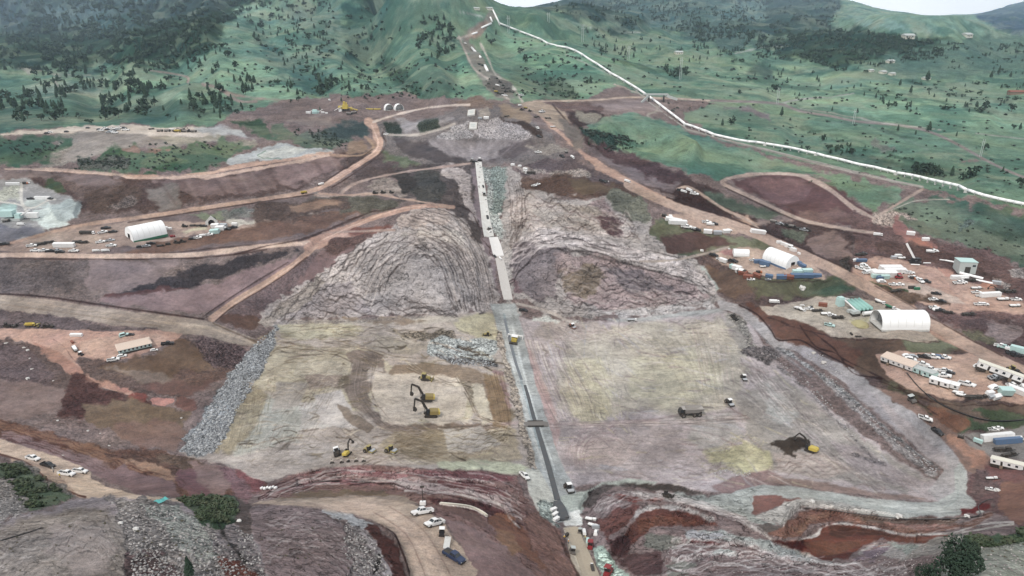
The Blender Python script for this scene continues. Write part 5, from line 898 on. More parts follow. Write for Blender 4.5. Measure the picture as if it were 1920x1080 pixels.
def spawn(key, name, label, cat, mat4, group=None):
    parts = DEFS[key]
    if len(parts) == 1 and parts[0][0] == '*':
        root = bpy.data.objects.new(name, parts[0][1]); COL.objects.link(root); root.matrix_world = mat4
    else:
        root = bpy.data.objects.new(name, None); COL.objects.link(root); root.empty_display_size = .5; root.matrix_world = mat4; made = []
        for nm, me, par in parts:
            c = bpy.data.objects.new(nm, me); COL.objects.link(c); c.parent = root if par is None else made[par]; made.append(c)
    return tag(root, label, cat, group)
def pose(u, v, ang=0, scale=1.0, tilt=True, lift=0.0):
    """stand something on the ground seen at (u, v), heading ang degrees as seen in the photograph (0 right, 90 away)"""
    p = at(u, v); r = R(ang); e = 7
    a = at(u - math.cos(r) * e, v + math.sin(r) * e * .6); b = at(u + math.cos(r) * e, v - math.sin(r) * e * .6)
    d = b - a; yaw = math.atan2(d.y, d.x)
    return stand(p, yaw, scale, tilt, lift)
def stand(p, yaw, scale=1.0, tilt=True, lift=0.0):
    n = slope(p.x, p.y, 2.5) if tilt else Vector((0, 0, 1))
    if n.z < .93: n = (n + Vector((0, 0, 1.5))).normalized()
    x = Vector((math.cos(yaw), math.sin(yaw), 0)); x = (x - n * x.dot(n)).normalized(); y = n.cross(x)
    z = max(gz(p.x, p.y), (gz(p.x + 1.5, p.y) + gz(p.x - 1.5, p.y) + gz(p.x, p.y + 1.5) + gz(p.x, p.y - 1.5)) / 4)
    return Matrix(((x.x * scale, y.x * scale, n.x * scale, p.x), (x.y * scale, y.y * scale, n.y * scale, p.y), (x.z * scale, y.z * scale, n.z * scale, z + lift), (0, 0, 0, 1)))
def wheel(mbt, mbr, x, y, r, w):
    mbt.tube((x, y - w / 2, r), (x, y + w / 2, r), r, 12); s_ = 1 if y > 0 else -1
    mbr.tube((x, y + s_ * w / 2, r), (x, y + s_ * (w / 2 + .02), r), r * .55, 8)
def wheels(parts, spots, r, w):
    for x, y in spots:
        a, b = MB(), MB(); wheel(a, b, x, y, r, w); parts.append(('wheel', a, TYRE)); parts.append(('rim', b, STEEL, len(parts) - 1))

# ---------------------------------------------------------------- kinds
def d_pickup(key, paint, cover=False):
    b = MB(); b.prism([(2.85, .45, .93), (2.92, .8, .93), (2.75, 1.08, .86), (1.45, 1.20, .9), (-.85, 1.20, .95), (-.85, .42, .95)])
    b.box(-2.85, -.85, -.95, .95, .45, .75); b.box(-2.85, -.85, .83, .95, .75, 1.22); b.box(-2.85, -.85, -.95, -.83, .75, 1.22); b.box(-2.9, -2.78, -.95, .95, .5, 1.22)
    c = MB(); c.prism([(1.45, 1.16, .88), (.72, 1.86, .70), (-.55, 1.90, .70), (-.86, 1.16, .88)])
    g = MB(); g.quad((1.36, -.76, 1.27), (1.36, .76, 1.27), (.80, .64, 1.80), (.80, -.64, 1.80)); g.quad((-.88, .76, 1.3), (-.88, -.76, 1.3), (-.64, -.62, 1.8), (-.64, .62, 1.8))
    for s_ in (1, -1):
        for x0, x1, t0, t1 in ((1.15, .32, .72, .3), (.22, -.70, .22, -.52)): g.quad((x0, s_ * .87, 1.26), (x1, s_ * .87, 1.26), (t1, s_ * .73, 1.78), (t0, s_ * .73, 1.78))
    P_ = [('body', b, paint), ('cab', c, paint), ('window', g, GLASS)]
    P_.append(('bed_liner', MB().box(-2.77, -.87, -.82, .82, .755, .77 if not cover else 1.2), BLACK if not cover else DSTEEL))
    P_.append(('bumper', MB().box(2.86, 3.0, -.9, .9, .42, .66).box(-3.0, -2.9, -.9, .9, .45, .65), DSTEEL))
    for s_ in (1, -1): P_.append(('headlight', MB().box(2.84, 2.93, s_ * .72 - .16, s_ * .72 + .16, .78, .95), SILV))
    wheels(P_, ((1.9, .82), (1.9, -.82), (-1.85, .82), (-1.85, -.82)), .41, .28); define(key, P_)
def d_car(key, paint, van=False):
    b = MB(); h = 1.1 if van else .95
    b.prism([(2.3, .35, .86), (2.35, .7, .86), (2.0, .95, .82), (1.2, h, .86), (-2.2, h, .88), (-2.3, .4, .88)])
    t = 2.0 if van else 1.55
    c = MB(); c.prism([(1.25, h - .02, .84), (.55, t, .68), (-1.7 if van else -1.3, t, .68), (-2.18 if van else -2.0, h - .02, .84)])
    g = MB(); g.quad((1.18, -.72, h + .08), (1.18, .72, h + .08), (.64, .62, t - .07), (.64, -.62, t - .07))
    for s_ in (1, -1): g.quad((1.0, s_ * .84, h + .07), (-1.85, s_ * .84, h + .07), (-1.4, s_ * .71, t - .1), (.5, s_ * .71, t - .1))
    P_ = [('body', b, paint), ('cab', c, paint), ('window', g, GLASS)]; wheels(P_, ((1.45, .76), (1.45, -.76), (-1.4, .76), (-1.4, -.76)), .34, .22); define(key, P_)
def d_container(key, paint, L_=12.0, W=2.5, H_=2.7, roof=None):
    b = MB(); b.box(-L_ / 2, L_ / 2, -W / 2, W / 2, .15, H_)
    n = int(L_ / .6)
    for i in range(n):
        x = -L_ / 2 + .3 + i * (L_ - .6) / max(n - 1, 1)
        for s_ in (1, -1): b.box(x - .12, x + .12, s_ * W / 2 - .03, s_ * W / 2 + .03, .3, H_ - .15)
    P_ = [('body', b, paint), ('roof', MB().box(-L_ / 2 - .03, L_ / 2 + .03, -W / 2 - .05, W / 2 + .05, H_, H_ + .09), roof or paint), ('base_frame', MB().box(-L_ / 2, L_ / 2, -W / 2 + .05, W / 2 - .05, -.5, .15), DSTEEL),
          ('door', MB().box(L_ / 2, L_ / 2 + .04, -W / 2 + .1, -.03, .25, H_ - .15).box(L_ / 2, L_ / 2 + .04, .03, W / 2 - .1, .25, H_ - .15), paint)]
    define(key, P_)
def d_office(key, wall, roof, L_=18.0, W=3.6, H_=3.4, nwin=5, skirt=DSTEEL):
    b = MB().box(-L_ / 2, L_ / 2, -W / 2, W / 2, .7, H_)
    P_ = [('wall', b, wall), ('roof', MB().box(-L_ / 2 - .25, L_ / 2 + .25, -W / 2 - .25, W / 2 + .25, H_, H_ + .14, .1, .4), roof), ('skirting', MB().box(-L_ / 2 + .05, L_ / 2 - .05, -W / 2 + .05, W / 2 - .05, -1.0, .7), skirt)]
    for i in range(nwin):
        x = -L_ / 2 + (i + .5) * L_ / nwin
        for s_ in (1, -1):
            if i % 3 == 1:
                P_.append(('door', MB().box(x - .45, x + .45, s_ * W / 2 - .03, s_ * W / 2 + .05, .75, 2.8), skirt)); P_.append(('step', MB().box(x - .6, x + .6, s_ * (W / 2 + .05) if s_ > 0 else -W / 2 - 1.2, W / 2 + 1.2 if s_ > 0 else -W / 2 - .05, -.6, .6), WOOD))
            else: P_.append(('window', MB().box(x - .55, x + .55, s_ * W / 2 - .03, s_ * W / 2 + .04, 1.5, 2.6), GLASS))
    define(key, P_)
def d_fabric(key, L_, W, H_, door=1, openend=False, legs=1.5, base=GREEN):
    """arched fabric hall along x; door at +x"""
    n = 20; out = []; inn = []
    for k in range(n + 1):
        t = math.pi * k / n; out.append((math.cos(t) * W / 2, legs + math.sin(t) ** .92 * (H_ - legs))); inn.append((math.cos(t) * (W / 2 - .25), legs + max(math.sin(t), 0) ** .92 * (H_ - legs - .25)))
    out = [(W / 2, 0)] + out + [(-W / 2, 0)]; inn = [(W / 2 - .25, 0)] + inn + [(-W / 2 + .25, 0)]; m = len(out)
    mb = MB(); v = [(-L_ / 2, y, z) for y, z in out] + [(L_ / 2, y, z) for y, z in out] + [(-L_ / 2, y, z) for y, z in inn] + [(L_ / 2, y, z) for y, z in inn]; f = []
    for i in range(m - 1): f += [(i, i + 1, m + i + 1, m + i), (2 * m + i + 1, 2 * m + i, 3 * m + i, 3 * m + i + 1), (m + i, m + i + 1, 3 * m + i + 1, 3 * m + i), (i + 1, i, 2 * m + i, 2 * m + i + 1)]
    mb.add(v, f)
    P_ = [('fabric_roof', mb, FABRIC, None, False)]
    for k in range(int(L_ / 4) + 1):
        rb = MB(); x = -L_ / 2 + .15 + k * (L_ - .3) / int(L_ / 4)
        for i in range(m - 1): rb.beam((x, inn[i][0] * .985, inn[i][1] * .985), (x, inn[i + 1][0] * .985, inn[i + 1][1] * .985), .14, .14)
        P_.append(('arch_rib', rb, STEEL)); sm_ = MB()
        for i in range(1, m - 2): sm_.beam((x, out[i][0] * 1.003, out[i][1] * 1.003), (x, out[i + 1][0] * 1.003, out[i + 1][1] * 1.003), .16, .06)
        P_.append(('seam', sm_, SEAM))
    def endwall(x, dw, dh):
        e = MB(); yy = [y for y, z in inn]
        pts_ = [(y * .99, z * .99) for y, z in inn]
        # wall as strips above the door and beside it
        for i in range(len(pts_) - 1):
            (y1, z1), (y2, z2) = pts_[i], pts_[i + 1]
            if abs(y1) < dw and abs(y2) < dw: e.quad((x, y1, dh), (x, y2, dh), (x, y2, z2), (x, y1, z1)); e.quad((x + .1, y1, dh), (x + .1, y2, dh), (x + .1, y2, z2), (x + .1, y1, z1))
            else: e.quad((x, y1, 0), (x, y2, 0), (x, y2, z2), (x, y1, z1)); e.quad((x + .1, y1, 0), (x + .1, y2, 0), (x + .1, y2, z2), (x + .1, y1, z1))
        return e
    if not openend: P_.append(('end_wall', endwall(L_ / 2 - .12, W * .18, H_ * .5), FABRIC)); P_.append(('end_wall', endwall(-L_ / 2 + .05, -1, 0), FABRIC))
    else: P_.append(('end_wall', endwall(-L_ / 2 + .05, -1, 0), FABRIC))
    P_.append(('floor', MB().box(-L_ / 2, L_ / 2, -W / 2 + .3, W / 2 - .3, -.5, .06), CONC))
    for s_ in (1, -1): y_ = s_ * (W / 2 + .175); P_.append(('footing', MB().box(-L_ / 2, L_ / 2, y_ - .175, y_ + .175, -.9, .9 if base else .2), base or CONC))
    define(key, P_)
def d_excavator(key, paint, a1=35, a2=-60, BOOM=DSTEEL, HOUSE=None):
    P_ = []
    for s_ in (1, -1): P_.append(('track', MB().prism([(2.2, .45, .3), (1.9, .95, .3), (-1.9, .95, .3), (-2.2, .45, .3), (-1.8, 0, .3), (1.8, 0, .3)]), DSTEEL))
    for i, s_ in enumerate((1, -1)): P_[i][1].v = [(x, y + s_ * 1.25, z) for x, y, z in P_[i][1].v]
    P_.append(('undercarriage', MB().box(-1.2, 1.2, -1, 1, .35, 1.05), DSTEEL))
    P_.append(('engine_house', MB().box(-2.6, .5, -1.4, 1.4, 1.1, 2.35, .12, .1), HOUSE or paint)); P_.append(('counterweight', MB().prism([(-2.5, 1.15, 1.4), (-2.5, 2.2, 1.4), (-3.0, 2.1, 1.1), (-3.1, 1.2, 1.1)]), paint))
    P_.append(('cab', MB().box(.3, 1.7, .45, 1.4, 1.1, 2.95, .12, .08), BLACK)); P_.append(('window', MB().box(1.58, 1.66, .55, 1.3, 1.7, 2.8).box(.5, 1.5, 1.34, 1.42, 1.7, 2.75), GLASS, len(P_) - 1))
    r1 = R(a1); e1 = Vector((.9, -.2, 1.7)); e2 = e1 + Vector((math.cos(r1) * 4.2, 0, math.sin(r1) * 4.2)); r1b = r1 - R(38); e3 = e2 + Vector((math.cos(r1b) * 2.6, 0, math.sin(r1b) * 2.6))
    P_.append(('boom', MB().beam(e1, e2, .5, .75).beam(e2, e3, .45, .6), BOOM)); r2 = R(a2); e4 = e3 + Vector((math.cos(r2) * 3.4, 0, math.sin(r2) * 3.4))
    P_.append(('stick', MB().beam(e3, e4, .38, .5), BOOM)); P_.append(('hydraulic_ram', MB().tube(e1 + Vector((.8, 0, -.4)), e2 + Vector((0, 0, -.3)), .1, 6), STEEL))
    P_.append(('bucket', MB().prism([(e4.x - .5, e4.z + .2, .6), (e4.x + .4, e4.z + .2, .6), (e4.x + .3, e4.z - .7, .6), (e4.x - .5, e4.z - 1.0, .6), (e4.x - 1.0, e4.z - .4, .6)]), DSTEEL)); define(key, P_)
def d_dozer(key, paint):
    P_ = []
    for s_ in (1, -1):
        t = MB().prism([(1.9, .5, .28), (1.3, 1.15, .28), (-1.3, 1.0, .28), (-1.9, .5, .28), (-1.5, 0, .28), (1.5, 0, .28)]); t.v = [(x, y + s_ * 1.05, z) for x, y, z in t.v]; P_.append(('track', t, DSTEEL))
    P_.append(('hood', MB().prism([(2.1, .5, .55), (2.1, 1.7, .5), (.3, 1.9, .55), (.3, .5, .7)]), paint)); P_.append(('cab', MB().box(-1.4, .3, -.75, .75, 1.1, 2.9, .12, .1), BLACK)); P_.append(('cab_roof', MB().box(-1.5, .3, -.85, .85, 2.9, 3.02), paint, 3))
    P_.append(('rear_body', MB().box(-2.0, -1.2, -.8, .8, .6, 1.6), paint)); P_.append(('blade', MB().prism([(2.9, .1, 1.8), (2.75, .7, 1.8), (2.95, 1.35, 1.8), (3.1, 1.35, 1.8), (2.95, .7, 1.8), (3.08, .1, 1.8)]), paint))
    P_.append(('push_arm', MB().beam((2.9, 1.0, .5), (0, 1.38, .6), .16, .25).beam((2.9, -1.0, .5), (0, -1.38, .6), .16, .25), DSTEEL)); P_.append(('ripper', MB().beam((-2.0, 0, 1.1), (-2.9, 0, 1.0), .8, .25).beam((-2.8, 0, 1.1), (-2.9, 0, .1), .2, .3), DSTEEL)); define(key, P_)
def d_roller(key, paint, roofm=None):
    P_ = [('drum', MB().tube((1.6, -1.05, .78), (1.6, 1.05, .78), .78, 20), SILV, None), ('drum_frame', MB().box(.6, 2.6, 1.08, 1.2, .5, 1.05).box(.6, 2.6, -1.2, -1.08, .5, 1.05).box(2.45, 2.6, -1.08, 1.08, .6, 1.0).box(.5, .75, -1.08, 1.08, .6, 1.1), paint),
          ('engine_hood', MB().prism([(-.5, .6, .75), (-.5, 1.75, .7), (-2.3, 1.6, .65), (-2.4, .6, .7)]), paint), ('cab', MB().box(-.55, .65, -.75, .75, 1.0, 2.75, .08, .06), BLACK)]
    P_.append(('cab_roof', MB().box(-.7, .8, -.9, .9, 2.75, 2.88), roofm or paint, 3)); wheels(P_, ((-1.5, .95), (-1.5, -.95)), .75, .5); define(key, P_)
def d_dump(key, paint, bed):
    P_ = [('chassis', MB().box(-4.3, 4.0, -.8, .8, 1.1, 1.6), DSTEEL), ('cab', MB().prism([(4.7, 1.2, 1.1), (4.75, 2.0, 1.1), (4.4, 3.4, 1.0), (3.0, 3.5, 1.0), (2.8, 1.3, 1.1)]), paint)]
    P_.append(('window', MB().quad((4.72, -.9, 2.2), (4.72, .9, 2.2), (4.46, .85, 3.3), (4.46, -.85, 3.3)).quad((4.4, 1.08, 2.2), (3.1, 1.08, 2.2), (3.2, 1.03, 3.3), (4.3, 1.03, 3.3)).quad((4.4, -1.08, 2.2), (3.1, -1.08, 2.2), (3.2, -1.03, 3.3), (4.3, -1.03, 3.3)), GLASS, 1))
    m = MB(); o = [(2.6, 3.3), (2.5, 1.8), (-2.6, 1.75), (-4.9, 3.0)]; 
    m.add([(x, s_ * w, z) for s_ in (-1, 1) for x, z, w in ((2.6, 3.6, 1.75), (2.4, 1.8, 1.2), (-2.6, 1.7, 1.2), (-5.0, 3.0, 1.55), (-4.6, 3.5, 1.75))], [(0, 1, 6, 5), (1, 2, 7, 6), (2, 3, 8, 7), (0, 4, 3, 2, 1), (5, 6, 7, 8, 9)])
    m.add([(x, s_ * w, z) for s_ in (-1, 1) for x, z, w in ((2.45, 3.6, 1.62), (2.25, 2.0, 1.08), (-2.6, 1.9, 1.08), (-4.85, 3.05, 1.42), (-4.5, 3.5, 1.62))], [(0, 5, 6, 1), (1, 6, 7, 2), (2, 7, 8, 3), (0, 1, 2, 3, 4), (5, 9, 8, 7, 6)])
    m.box(2.3, 3.6, -1.2, 1.2, 3.58, 3.66); P_.append(('dump_body', m, bed)); wheels(P_, ((3.2, 1.25), (3.2, -1.25), (-1.2, 1.25), (-1.2, -1.25), (-3.1, 1.25), (-3.1, -1.25)), .92, .7); define(key, P_)
def d_truck(key, cabm, bodym, tank=False, L_=7.0):
    P_ = [('chassis', MB().box(-L_ / 2, L_ / 2 + 2.0, -.5, .5, .7, 1.0), DSTEEL), ('cab', MB().prism([(L_ / 2 + 2.3, .6, 1.15), (L_ / 2 + 2.3, 1.7, 1.15), (L_ / 2 + 2.0, 2.8, 1.05), (L_ / 2 + .4, 2.9, 1.05), (L_ / 2 + .3, .7, 1.15)]), cabm)]
    P_.append(('window', MB().quad((L_ / 2 + 2.3, -.95, 1.8), (L_ / 2 + 2.3, .95, 1.8), (L_ / 2 + 2.06, .9, 2.65), (L_ / 2 + 2.06, -.9, 2.65)).box(L_ / 2 + .9, L_ / 2 + 1.9, -1.12, 1.12, 1.75, 2.5), GLASS, 1))
    if tank == 'mixer': P_.append(('drum', MB().tube((-L_ / 2 - .2, 0, 2.9), (-.5, 0, 2.3), .7, 14, 1.25).tube((-.5, 0, 2.3), (L_ / 2, 0, 1.9), 1.25, 14, .7), bodym))
    elif tank: P_.append(('tank', MB().tube((-L_ / 2, 0, 2.0), (L_ / 2, 0, 2.0), 1.05, 14), bodym))
    else: P_.append(('cargo_box', MB().box(-L_ / 2, L_ / 2, -1.25, 1.25, 1.05, 3.2), bodym))
    wheels(P_, ((L_ / 2 + 1.3, 1.0), (L_ / 2 + 1.3, -1.0), (-L_ / 2 + 1.0, 1.0), (-L_ / 2 + 1.0, -1.0), (-L_ / 2 + 2.2, 1.0), (-L_ / 2 + 2.2, -1.0)), .52, .35); define(key, P_)
def d_flatbed(key, deck, load=None):
    P_ = [('deck', MB().box(-4, 4, -1.25, 1.25, .85, 1.05), deck), ('drawbar', MB().beam((4, .6, .9), (5.6, 0, .7), .12, .15).beam((4, -.6, .9), (5.6, 0, .7), .12, .15), DSTEEL)]
    if load: P_.append(('load', MB().box(-3.4, 1.0, -1.0, 1.0, 1.05, 1.7).box(1.4, 3.4, -.8, .9, 1.05, 2.1), load))
    wheels(P_, ((-2.2, 1.05), (-2.2, -1.05), (-1.2, 1.05), (-1.2, -1.05)), .42, .25); define(key, P_)
def d_buggy(key, paint, roofm):
    P_ = [('body', MB().box(-1.4, 1.4, -.65, .65, .4, .95, .1, .05), paint), ('roll_frame', MB().beam((.8, .6, .9), (.4, .6, 2.0), .07, .07).beam((.8, -.6, .9), (.4, -.6, 2.0), .07, .07).beam((-.6, .6, .9), (-.5, .6, 2.0), .07, .07).beam((-.6, -.6, .9), (-.5, -.6, 2.0), .07, .07), DSTEEL),
          ('seat', MB().box(-.5, .2, -.55, .55, .95, 1.15).box(-.6, -.4, -.55, .55, 1.15, 1.6), BLACK), ('roof', MB().box(-.75, .65, -.7, .7, 2.0, 2.07), roofm)]
    wheels(P_, ((.95, .6), (.95, -.6), (-.95, .6), (-.95, -.6)), .32, .25); define(key, P_)
d_pickup('pk_w', WHITE); d_pickup('pk_b', BLACK); d_pickup('pk_n', NAVY, True); d_pickup('pk_s', SILV); d_pickup('pk_t', TEAL)
d_car('car_w', WHITE); d_car('car_b', BLACK); d_car('car_s', SILV); d_car('car_n', BLUE); d_car('van_w', WHITE, True); d_car('van_t', TEAL, True)
d_container('box_w', WHITE, 6.1); d_container('box_wl', WHITE, 12.2); d_container('box_b', BLUE, 6.1); d_container('box_bl', BLUE, 12.2); d_container('box_r', BROWN, 6.1); d_container('box_t', TEAL, 6.1); d_container('box_g', GREEN, 6.1); d_container('box_k', DSTEEL, 6.1); d_container('box_s', SILV, 6.1)
d_office('off_tan', WHITE, TAN, 19, 6.5, 3.6, 6, DSTEEL); d_office('off_teal', TEAL, GREY, 12, 4.2, 3.4, 4, DSTEEL); d_office('off_w', WHITE, WHITE, 9, 3.4, 3.2, 3, DSTEEL); d_office('off_long', WHITE, CREAM, 18, 3.6, 3.4, 6, DSTEEL)
d_excavator('exc_y', YEL, 60, -88, HOUSE=M('grimy_yellow', (.22, .17, .06), .6, 0, .4)); d_excavator('exc_up', YEL, 62, -50); d_excavator('exc_k', DSTEEL, 40, -60)
d_dozer('doz_y', M('dusty_yellow', (.30, .25, .10), .6, 0, .4)); d_dozer('doz_k', DSTEEL); d_roller('rol_y', M('dusty_yellow', (.30, .25, .10), .6, 0, .4)); d_roller('rol_w', DSTEEL, WHITE); d_roller('rol_b', BROWN, WHITE); d_dump('dump_g', DSTEEL, M('dusty_bed', (.30, .285, .27), .8, 0, .3)); d_dump('dump_y', YEL, YEL)
d_truck('trk_w', WHITE, WHITE); d_truck('trk_tank', WHITE, SILV, True); d_truck('trk_mixg', WHITE, GREEN, 'mixer'); d_truck('trk_mixw', WHITE, WHITE, 'mixer'); d_truck('trk_k', WHITE, DSTEEL, False, 11); d_truck('trk_o', ORANGE, DSTEEL, False, 5); d_truck('trk_red', RED, RED, False, 4)
d_flatbed('flat_g', CONC); d_flatbed('flat_w', DSTEEL, WHITE); d_flatbed('flat_k', DSTEEL, DSTEEL); d_buggy('bug_w', BLACK, WHITE); d_buggy('bug_g', STEEL, GREY); d_buggy('bug_r', RED, RED)
KIND = {'pk': ('pickup_truck', 'pickup'), 'car': ('parked_car', 'car'), 'van': ('van', 'van'), 'box': ('shipping_container', 'container'), 'off': ('site_office', 'office cabin'), 'exc': ('excavator', 'excavator'), 'doz': ('bulldozer', 'bulldozer'),
        'rol': ('road_roller', 'road roller'), 'dump': ('dump_truck', 'dump truck'), 'trk': ('lorry', 'lorry'), 'flat': ('flatbed_trailer', 'trailer'), 'bug': ('utility_cart', 'utility cart')}
DESC = {'pk_w': 'white pickup', 'pk_b': 'black pickup', 'pk_n': 'dark blue covered pickup', 'pk_s': 'silver pickup', 'pk_t': 'pale teal pickup', 'car_w': 'white car', 'car_b': 'black car', 'car_s': 'silver car', 'car_n': 'blue car', 'van_w': 'white van', 'van_t': 'pale teal van',
        'box_w': 'short white container', 'box_wl': 'long white container', 'box_b': 'short blue container', 'box_bl': 'long blue container', 'box_r': 'rust brown container', 'box_t': 'pale teal container', 'box_g': 'dark green container', 'box_k': 'dark steel container', 'box_s': 'grey container',
        'off_tan': 'long white office cabin with tan roof', 'off_teal': 'pale teal office cabin', 'off_w': 'small white office cabin', 'off_long': 'long narrow white office cabin', 'exc_y': 'yellow excavator', 'exc_up': 'yellow excavator with raised boom', 'exc_k': 'dark excavator',
        'doz_y': 'dusty yellow bulldozer', 'doz_k': 'dark bulldozer', 'rol_y': 'yellow road roller', 'rol_w': 'dark road roller with white canopy', 'rol_b': 'brown road roller', 'dump_g': 'grey dump truck', 'dump_y': 'yellow dump truck', 'trk_w': 'white box lorry', 'trk_tank': 'white tanker lorry',
        'trk_mixg': 'green concrete mixer lorry', 'trk_mixw': 'white concrete mixer lorry', 'trk_k': 'white lorry with long dark trailer body', 'trk_o': 'orange lorry', 'trk_red': 'red tractor lorry', 'flat_g': 'flatbed trailer with pale grey deck', 'flat_w': 'trailer loaded with white crates', 'flat_k': 'dark loaded trailer',
        'bug_w': 'black utility cart with white roof', 'bug_g': 'grey utility cart', 'bug_r': 'red utility cart'}
ORD = ['first', 'second', 'third', 'fourth', 'fifth', 'sixth', 'seventh', 'eighth', 'ninth', 'tenth', 'eleventh', 'twelfth', 'thirteenth', 'fourteenth', 'fifteenth', 'sixteenth', 'seventeenth', 'eighteenth', 'nineteenth', 'twentieth']
def fleet(where, group, items):
    """items: 'key u v heading [scale]'; labels count like pieces from the left of the photograph"""
    it = []
    for s_ in items.split(';'):
        q = s_.split()
        if q: it.append((q[0], float(q[1]), float(q[2]), float(q[3]), float(q[4]) if len(q) > 4 else 1.0))
    for i, (k, u, v, a, sc_) in enumerate(it):
        same = sorted([x for x in it if x[0] == k], key=lambda x: (x[1], x[2])); nm, cat = KIND[k.split('_')[0]]
        if len(same) == 1: lab = '%s %s' % (DESC[k], where)
        else:
            r_ = same.index(it[i]); o_ = 'leftmost' if r_ == 0 else 'rightmost' if r_ == len(same) - 1 else ORD[r_] + ' from left'
            lab = '%s %s %s' % (o_, DESC[k], where)
        spawn(k, nm, lab, cat, pose(u, v + 1.0, a, sc_, lift=-.03), group)
# ================================================================ the large built things
def edge_yaw(u1, v1, u2, v2):
    a = at(u1, v1); b = at(u2, v2); d = b - a; return math.atan2(d.y, d.x), (a + b) / 2, math.hypot(d.x, d.y)
def level(p, yaw, z=None, scale=1.0):
    m = Matrix.Translation((p.x, p.y, gz(p.x, p.y) if z is None else z)) @ Matrix.Rotation(yaw, 4, 'Z')
    return m @ Matrix.Scale(scale, 4)
# fabric halls
d_fabric('fab_right', 27, 14, 8.6, openend=True, base=None)
yw, pm_, ln = edge_yaw(1742, 623, 1652, 624); sc_ = ln / 27; p = pm_ + Vector((0, 6.5, 0))
spawn('fab_right', 'fabric_building', 'white arched fabric hall with an open end facing the concrete plant', 'fabric hall', level(p, yw, gz(p.x, p.y) - .2, sc_))
d_fabric('fab_left', 24, 14, 10)
yw, pm_, ln = edge_yaw(296, 446, 236, 455); p = pm_ + Vector((0, 6.5, 0)); spawn('fab_left', 'fabric_building', 'white arched fabric hall with green base on the left hand yard', 'fabric hall', level(p, yw, gz(p.x, p.y) - .2, ln / 22))
d_fabric('fab_mid', 24, 13, 9.5, base=BLUE)
yw, pm_, ln = edge_yaw(1432, 488, 1464, 503); p = pm_ + Vector((5.5, 1.5, 0)); spawn('fab_mid', 'fabric_building', 'white arched fabric hall beside the blue containers', 'fabric hall', level(p, yw, gz(p.x, p.y) - .2, .82))
d_fabric('fab_dome', 12, 15, 10, openend=True, base=None)
for u, lab in ((729, 'left one of the twin white domes beside the yellow crushing plant'), (748, 'right one of the twin white domes beside the yellow crushing plant')):
    spawn('fab_dome', 'fabric_building', lab, 'fabric hall', pose(u, 206, -55, .62, False), 'twin white fabric domes')
d_fabric('fab_shed', 12, 8, 4.2, base=None); spawn('fab_shed', 'fabric_building', 'low white fabric shelter on the yard left of the blue based hall', 'fabric hall', pose(1389, 477, 5, .8, False))
# tunnel portal
define('portal', [('headwall', MB().add([(-4.5, 0, -1), (-2.4, 0, -1), (-2.4, 0, 2.2), (-1.6, 0, 3.4), (0, 0, 4.0), (1.6, 0, 3.4), (2.4, 0, 2.2), (2.4, 0, -1), (4.5, 0, -1), (4.5, 0, 2.4), (0, 0, 7.0), (-4.5, 0, 2.4)] + [(x, 1.2, z) for x, z in ((-4.5, 2.4), (0, 7.0), (4.5, 2.4), (-4.5, -1), (4.5, -1))],
                                 [(0, 1, 2, 11), (2, 3, 4, 10, 11), (4, 5, 6, 9, 10), (6, 7, 8, 9), (11, 10, 13, 12), (10, 9, 14, 13), (0, 11, 12, 15), (9, 8, 16, 14)]), CONC), ('tunnel_lining', MB().tube((0, .1, 1.2), (0, 6, 1.2), 2.5, 14, cap=False).box(-2.4, 2.4, 5.8, 6, -1, 4), BLACK)])
spawn('portal', 'tunnel_portal', 'concrete tunnel portal with pointed gable behind the left hand yard', 'tunnel portal', level(at(397, 421), R(12), scale=.85))
# hipped office by the red road
b = MB().box(-10, 10, -5.5, 5.5, -.8, 3.0); P_ = [('wall', b, TEAL), ('roof', MB().add([(-10.8, -6.3, 3.0), (10.8, -6.3, 3.0), (10.8, 6.3, 3.0), (-10.8, 6.3, 3.0), (-9.5, 0, 4.0), (9.5, 0, 4.0)], [(0, 1, 5, 4), (1, 2, 5), (2, 3, 4, 5), (3, 0, 4), (0, 3, 2, 1)]), TAN), ('skirting', MB().box(-10.05, 10.05, -5.55, 5.55, -.9, .6), DSTEEL)]
for i in range(8):
    x = -8.75 + i * 2.5
    for s_ in (1, -1): P_.append(('window', MB().box(x - .6, x + .6, s_ * 5.5 - .04, s_ * 5.5 + .05, 1.1, 2.4), GLASS)); P_.append(('window_frame', MB().box(x - .75, x + .75, s_ * 5.5 - .03, s_ * 5.5 + .03, .95, 2.55), WHITE, len(P_) - 1))
for i in range(3):
    y = -3.6 + i * 3.6
    for s_ in (1, -1): P_.append(('window', MB().box(s_ * 10 - .04, s_ * 10 + .05, y - .6, y + .6, 1.1, 2.4), GLASS))
define('hip_office', P_); yw, pm_, ln = edge_yaw(246, 663, 288, 653); p = at(252, 652)
spawn('hip_office', 'office_building', 'low site office with tan hipped roof on the red dirt pad', 'office', level(p, yw, gz(p.x, p.y), .72))
# long office cabins on the lower right yard
OFG = 'office cabins on the lower right yard'
spawn('off_tan', 'site_office', 'long white office cabin with tan roof below the open ended fabric hall', 'office cabin', pose(1686, 683, -30, .78), OFG)
spawn('off_teal', 'site_office', 'pale teal office cabin next to the long tan roofed cabin', 'office cabin', pose(1735, 704, -30, .85), OFG)
spawn('off_w', 'site_office', 'small white office cabin between the teal cabin and the parked trailers', 'office cabin', pose(1762, 722, -25, .85), OFG)
spawn('off_w', 'site_office', 'small white office cabin with flat roof, end of the cabin row', 'office cabin', pose(1780, 726, -25, .8), OFG)
spawn('off_long', 'site_office', 'long narrow white office cabin across the yard from the tan roofed one', 'office cabin', pose(1871, 702, -27, .95), OFG)
spawn('off_long', 'site_office', 'white office cabin with ramp beside the red earth bank, lower right edge', 'office cabin', pose(1900, 878, -4, .75), OFG)
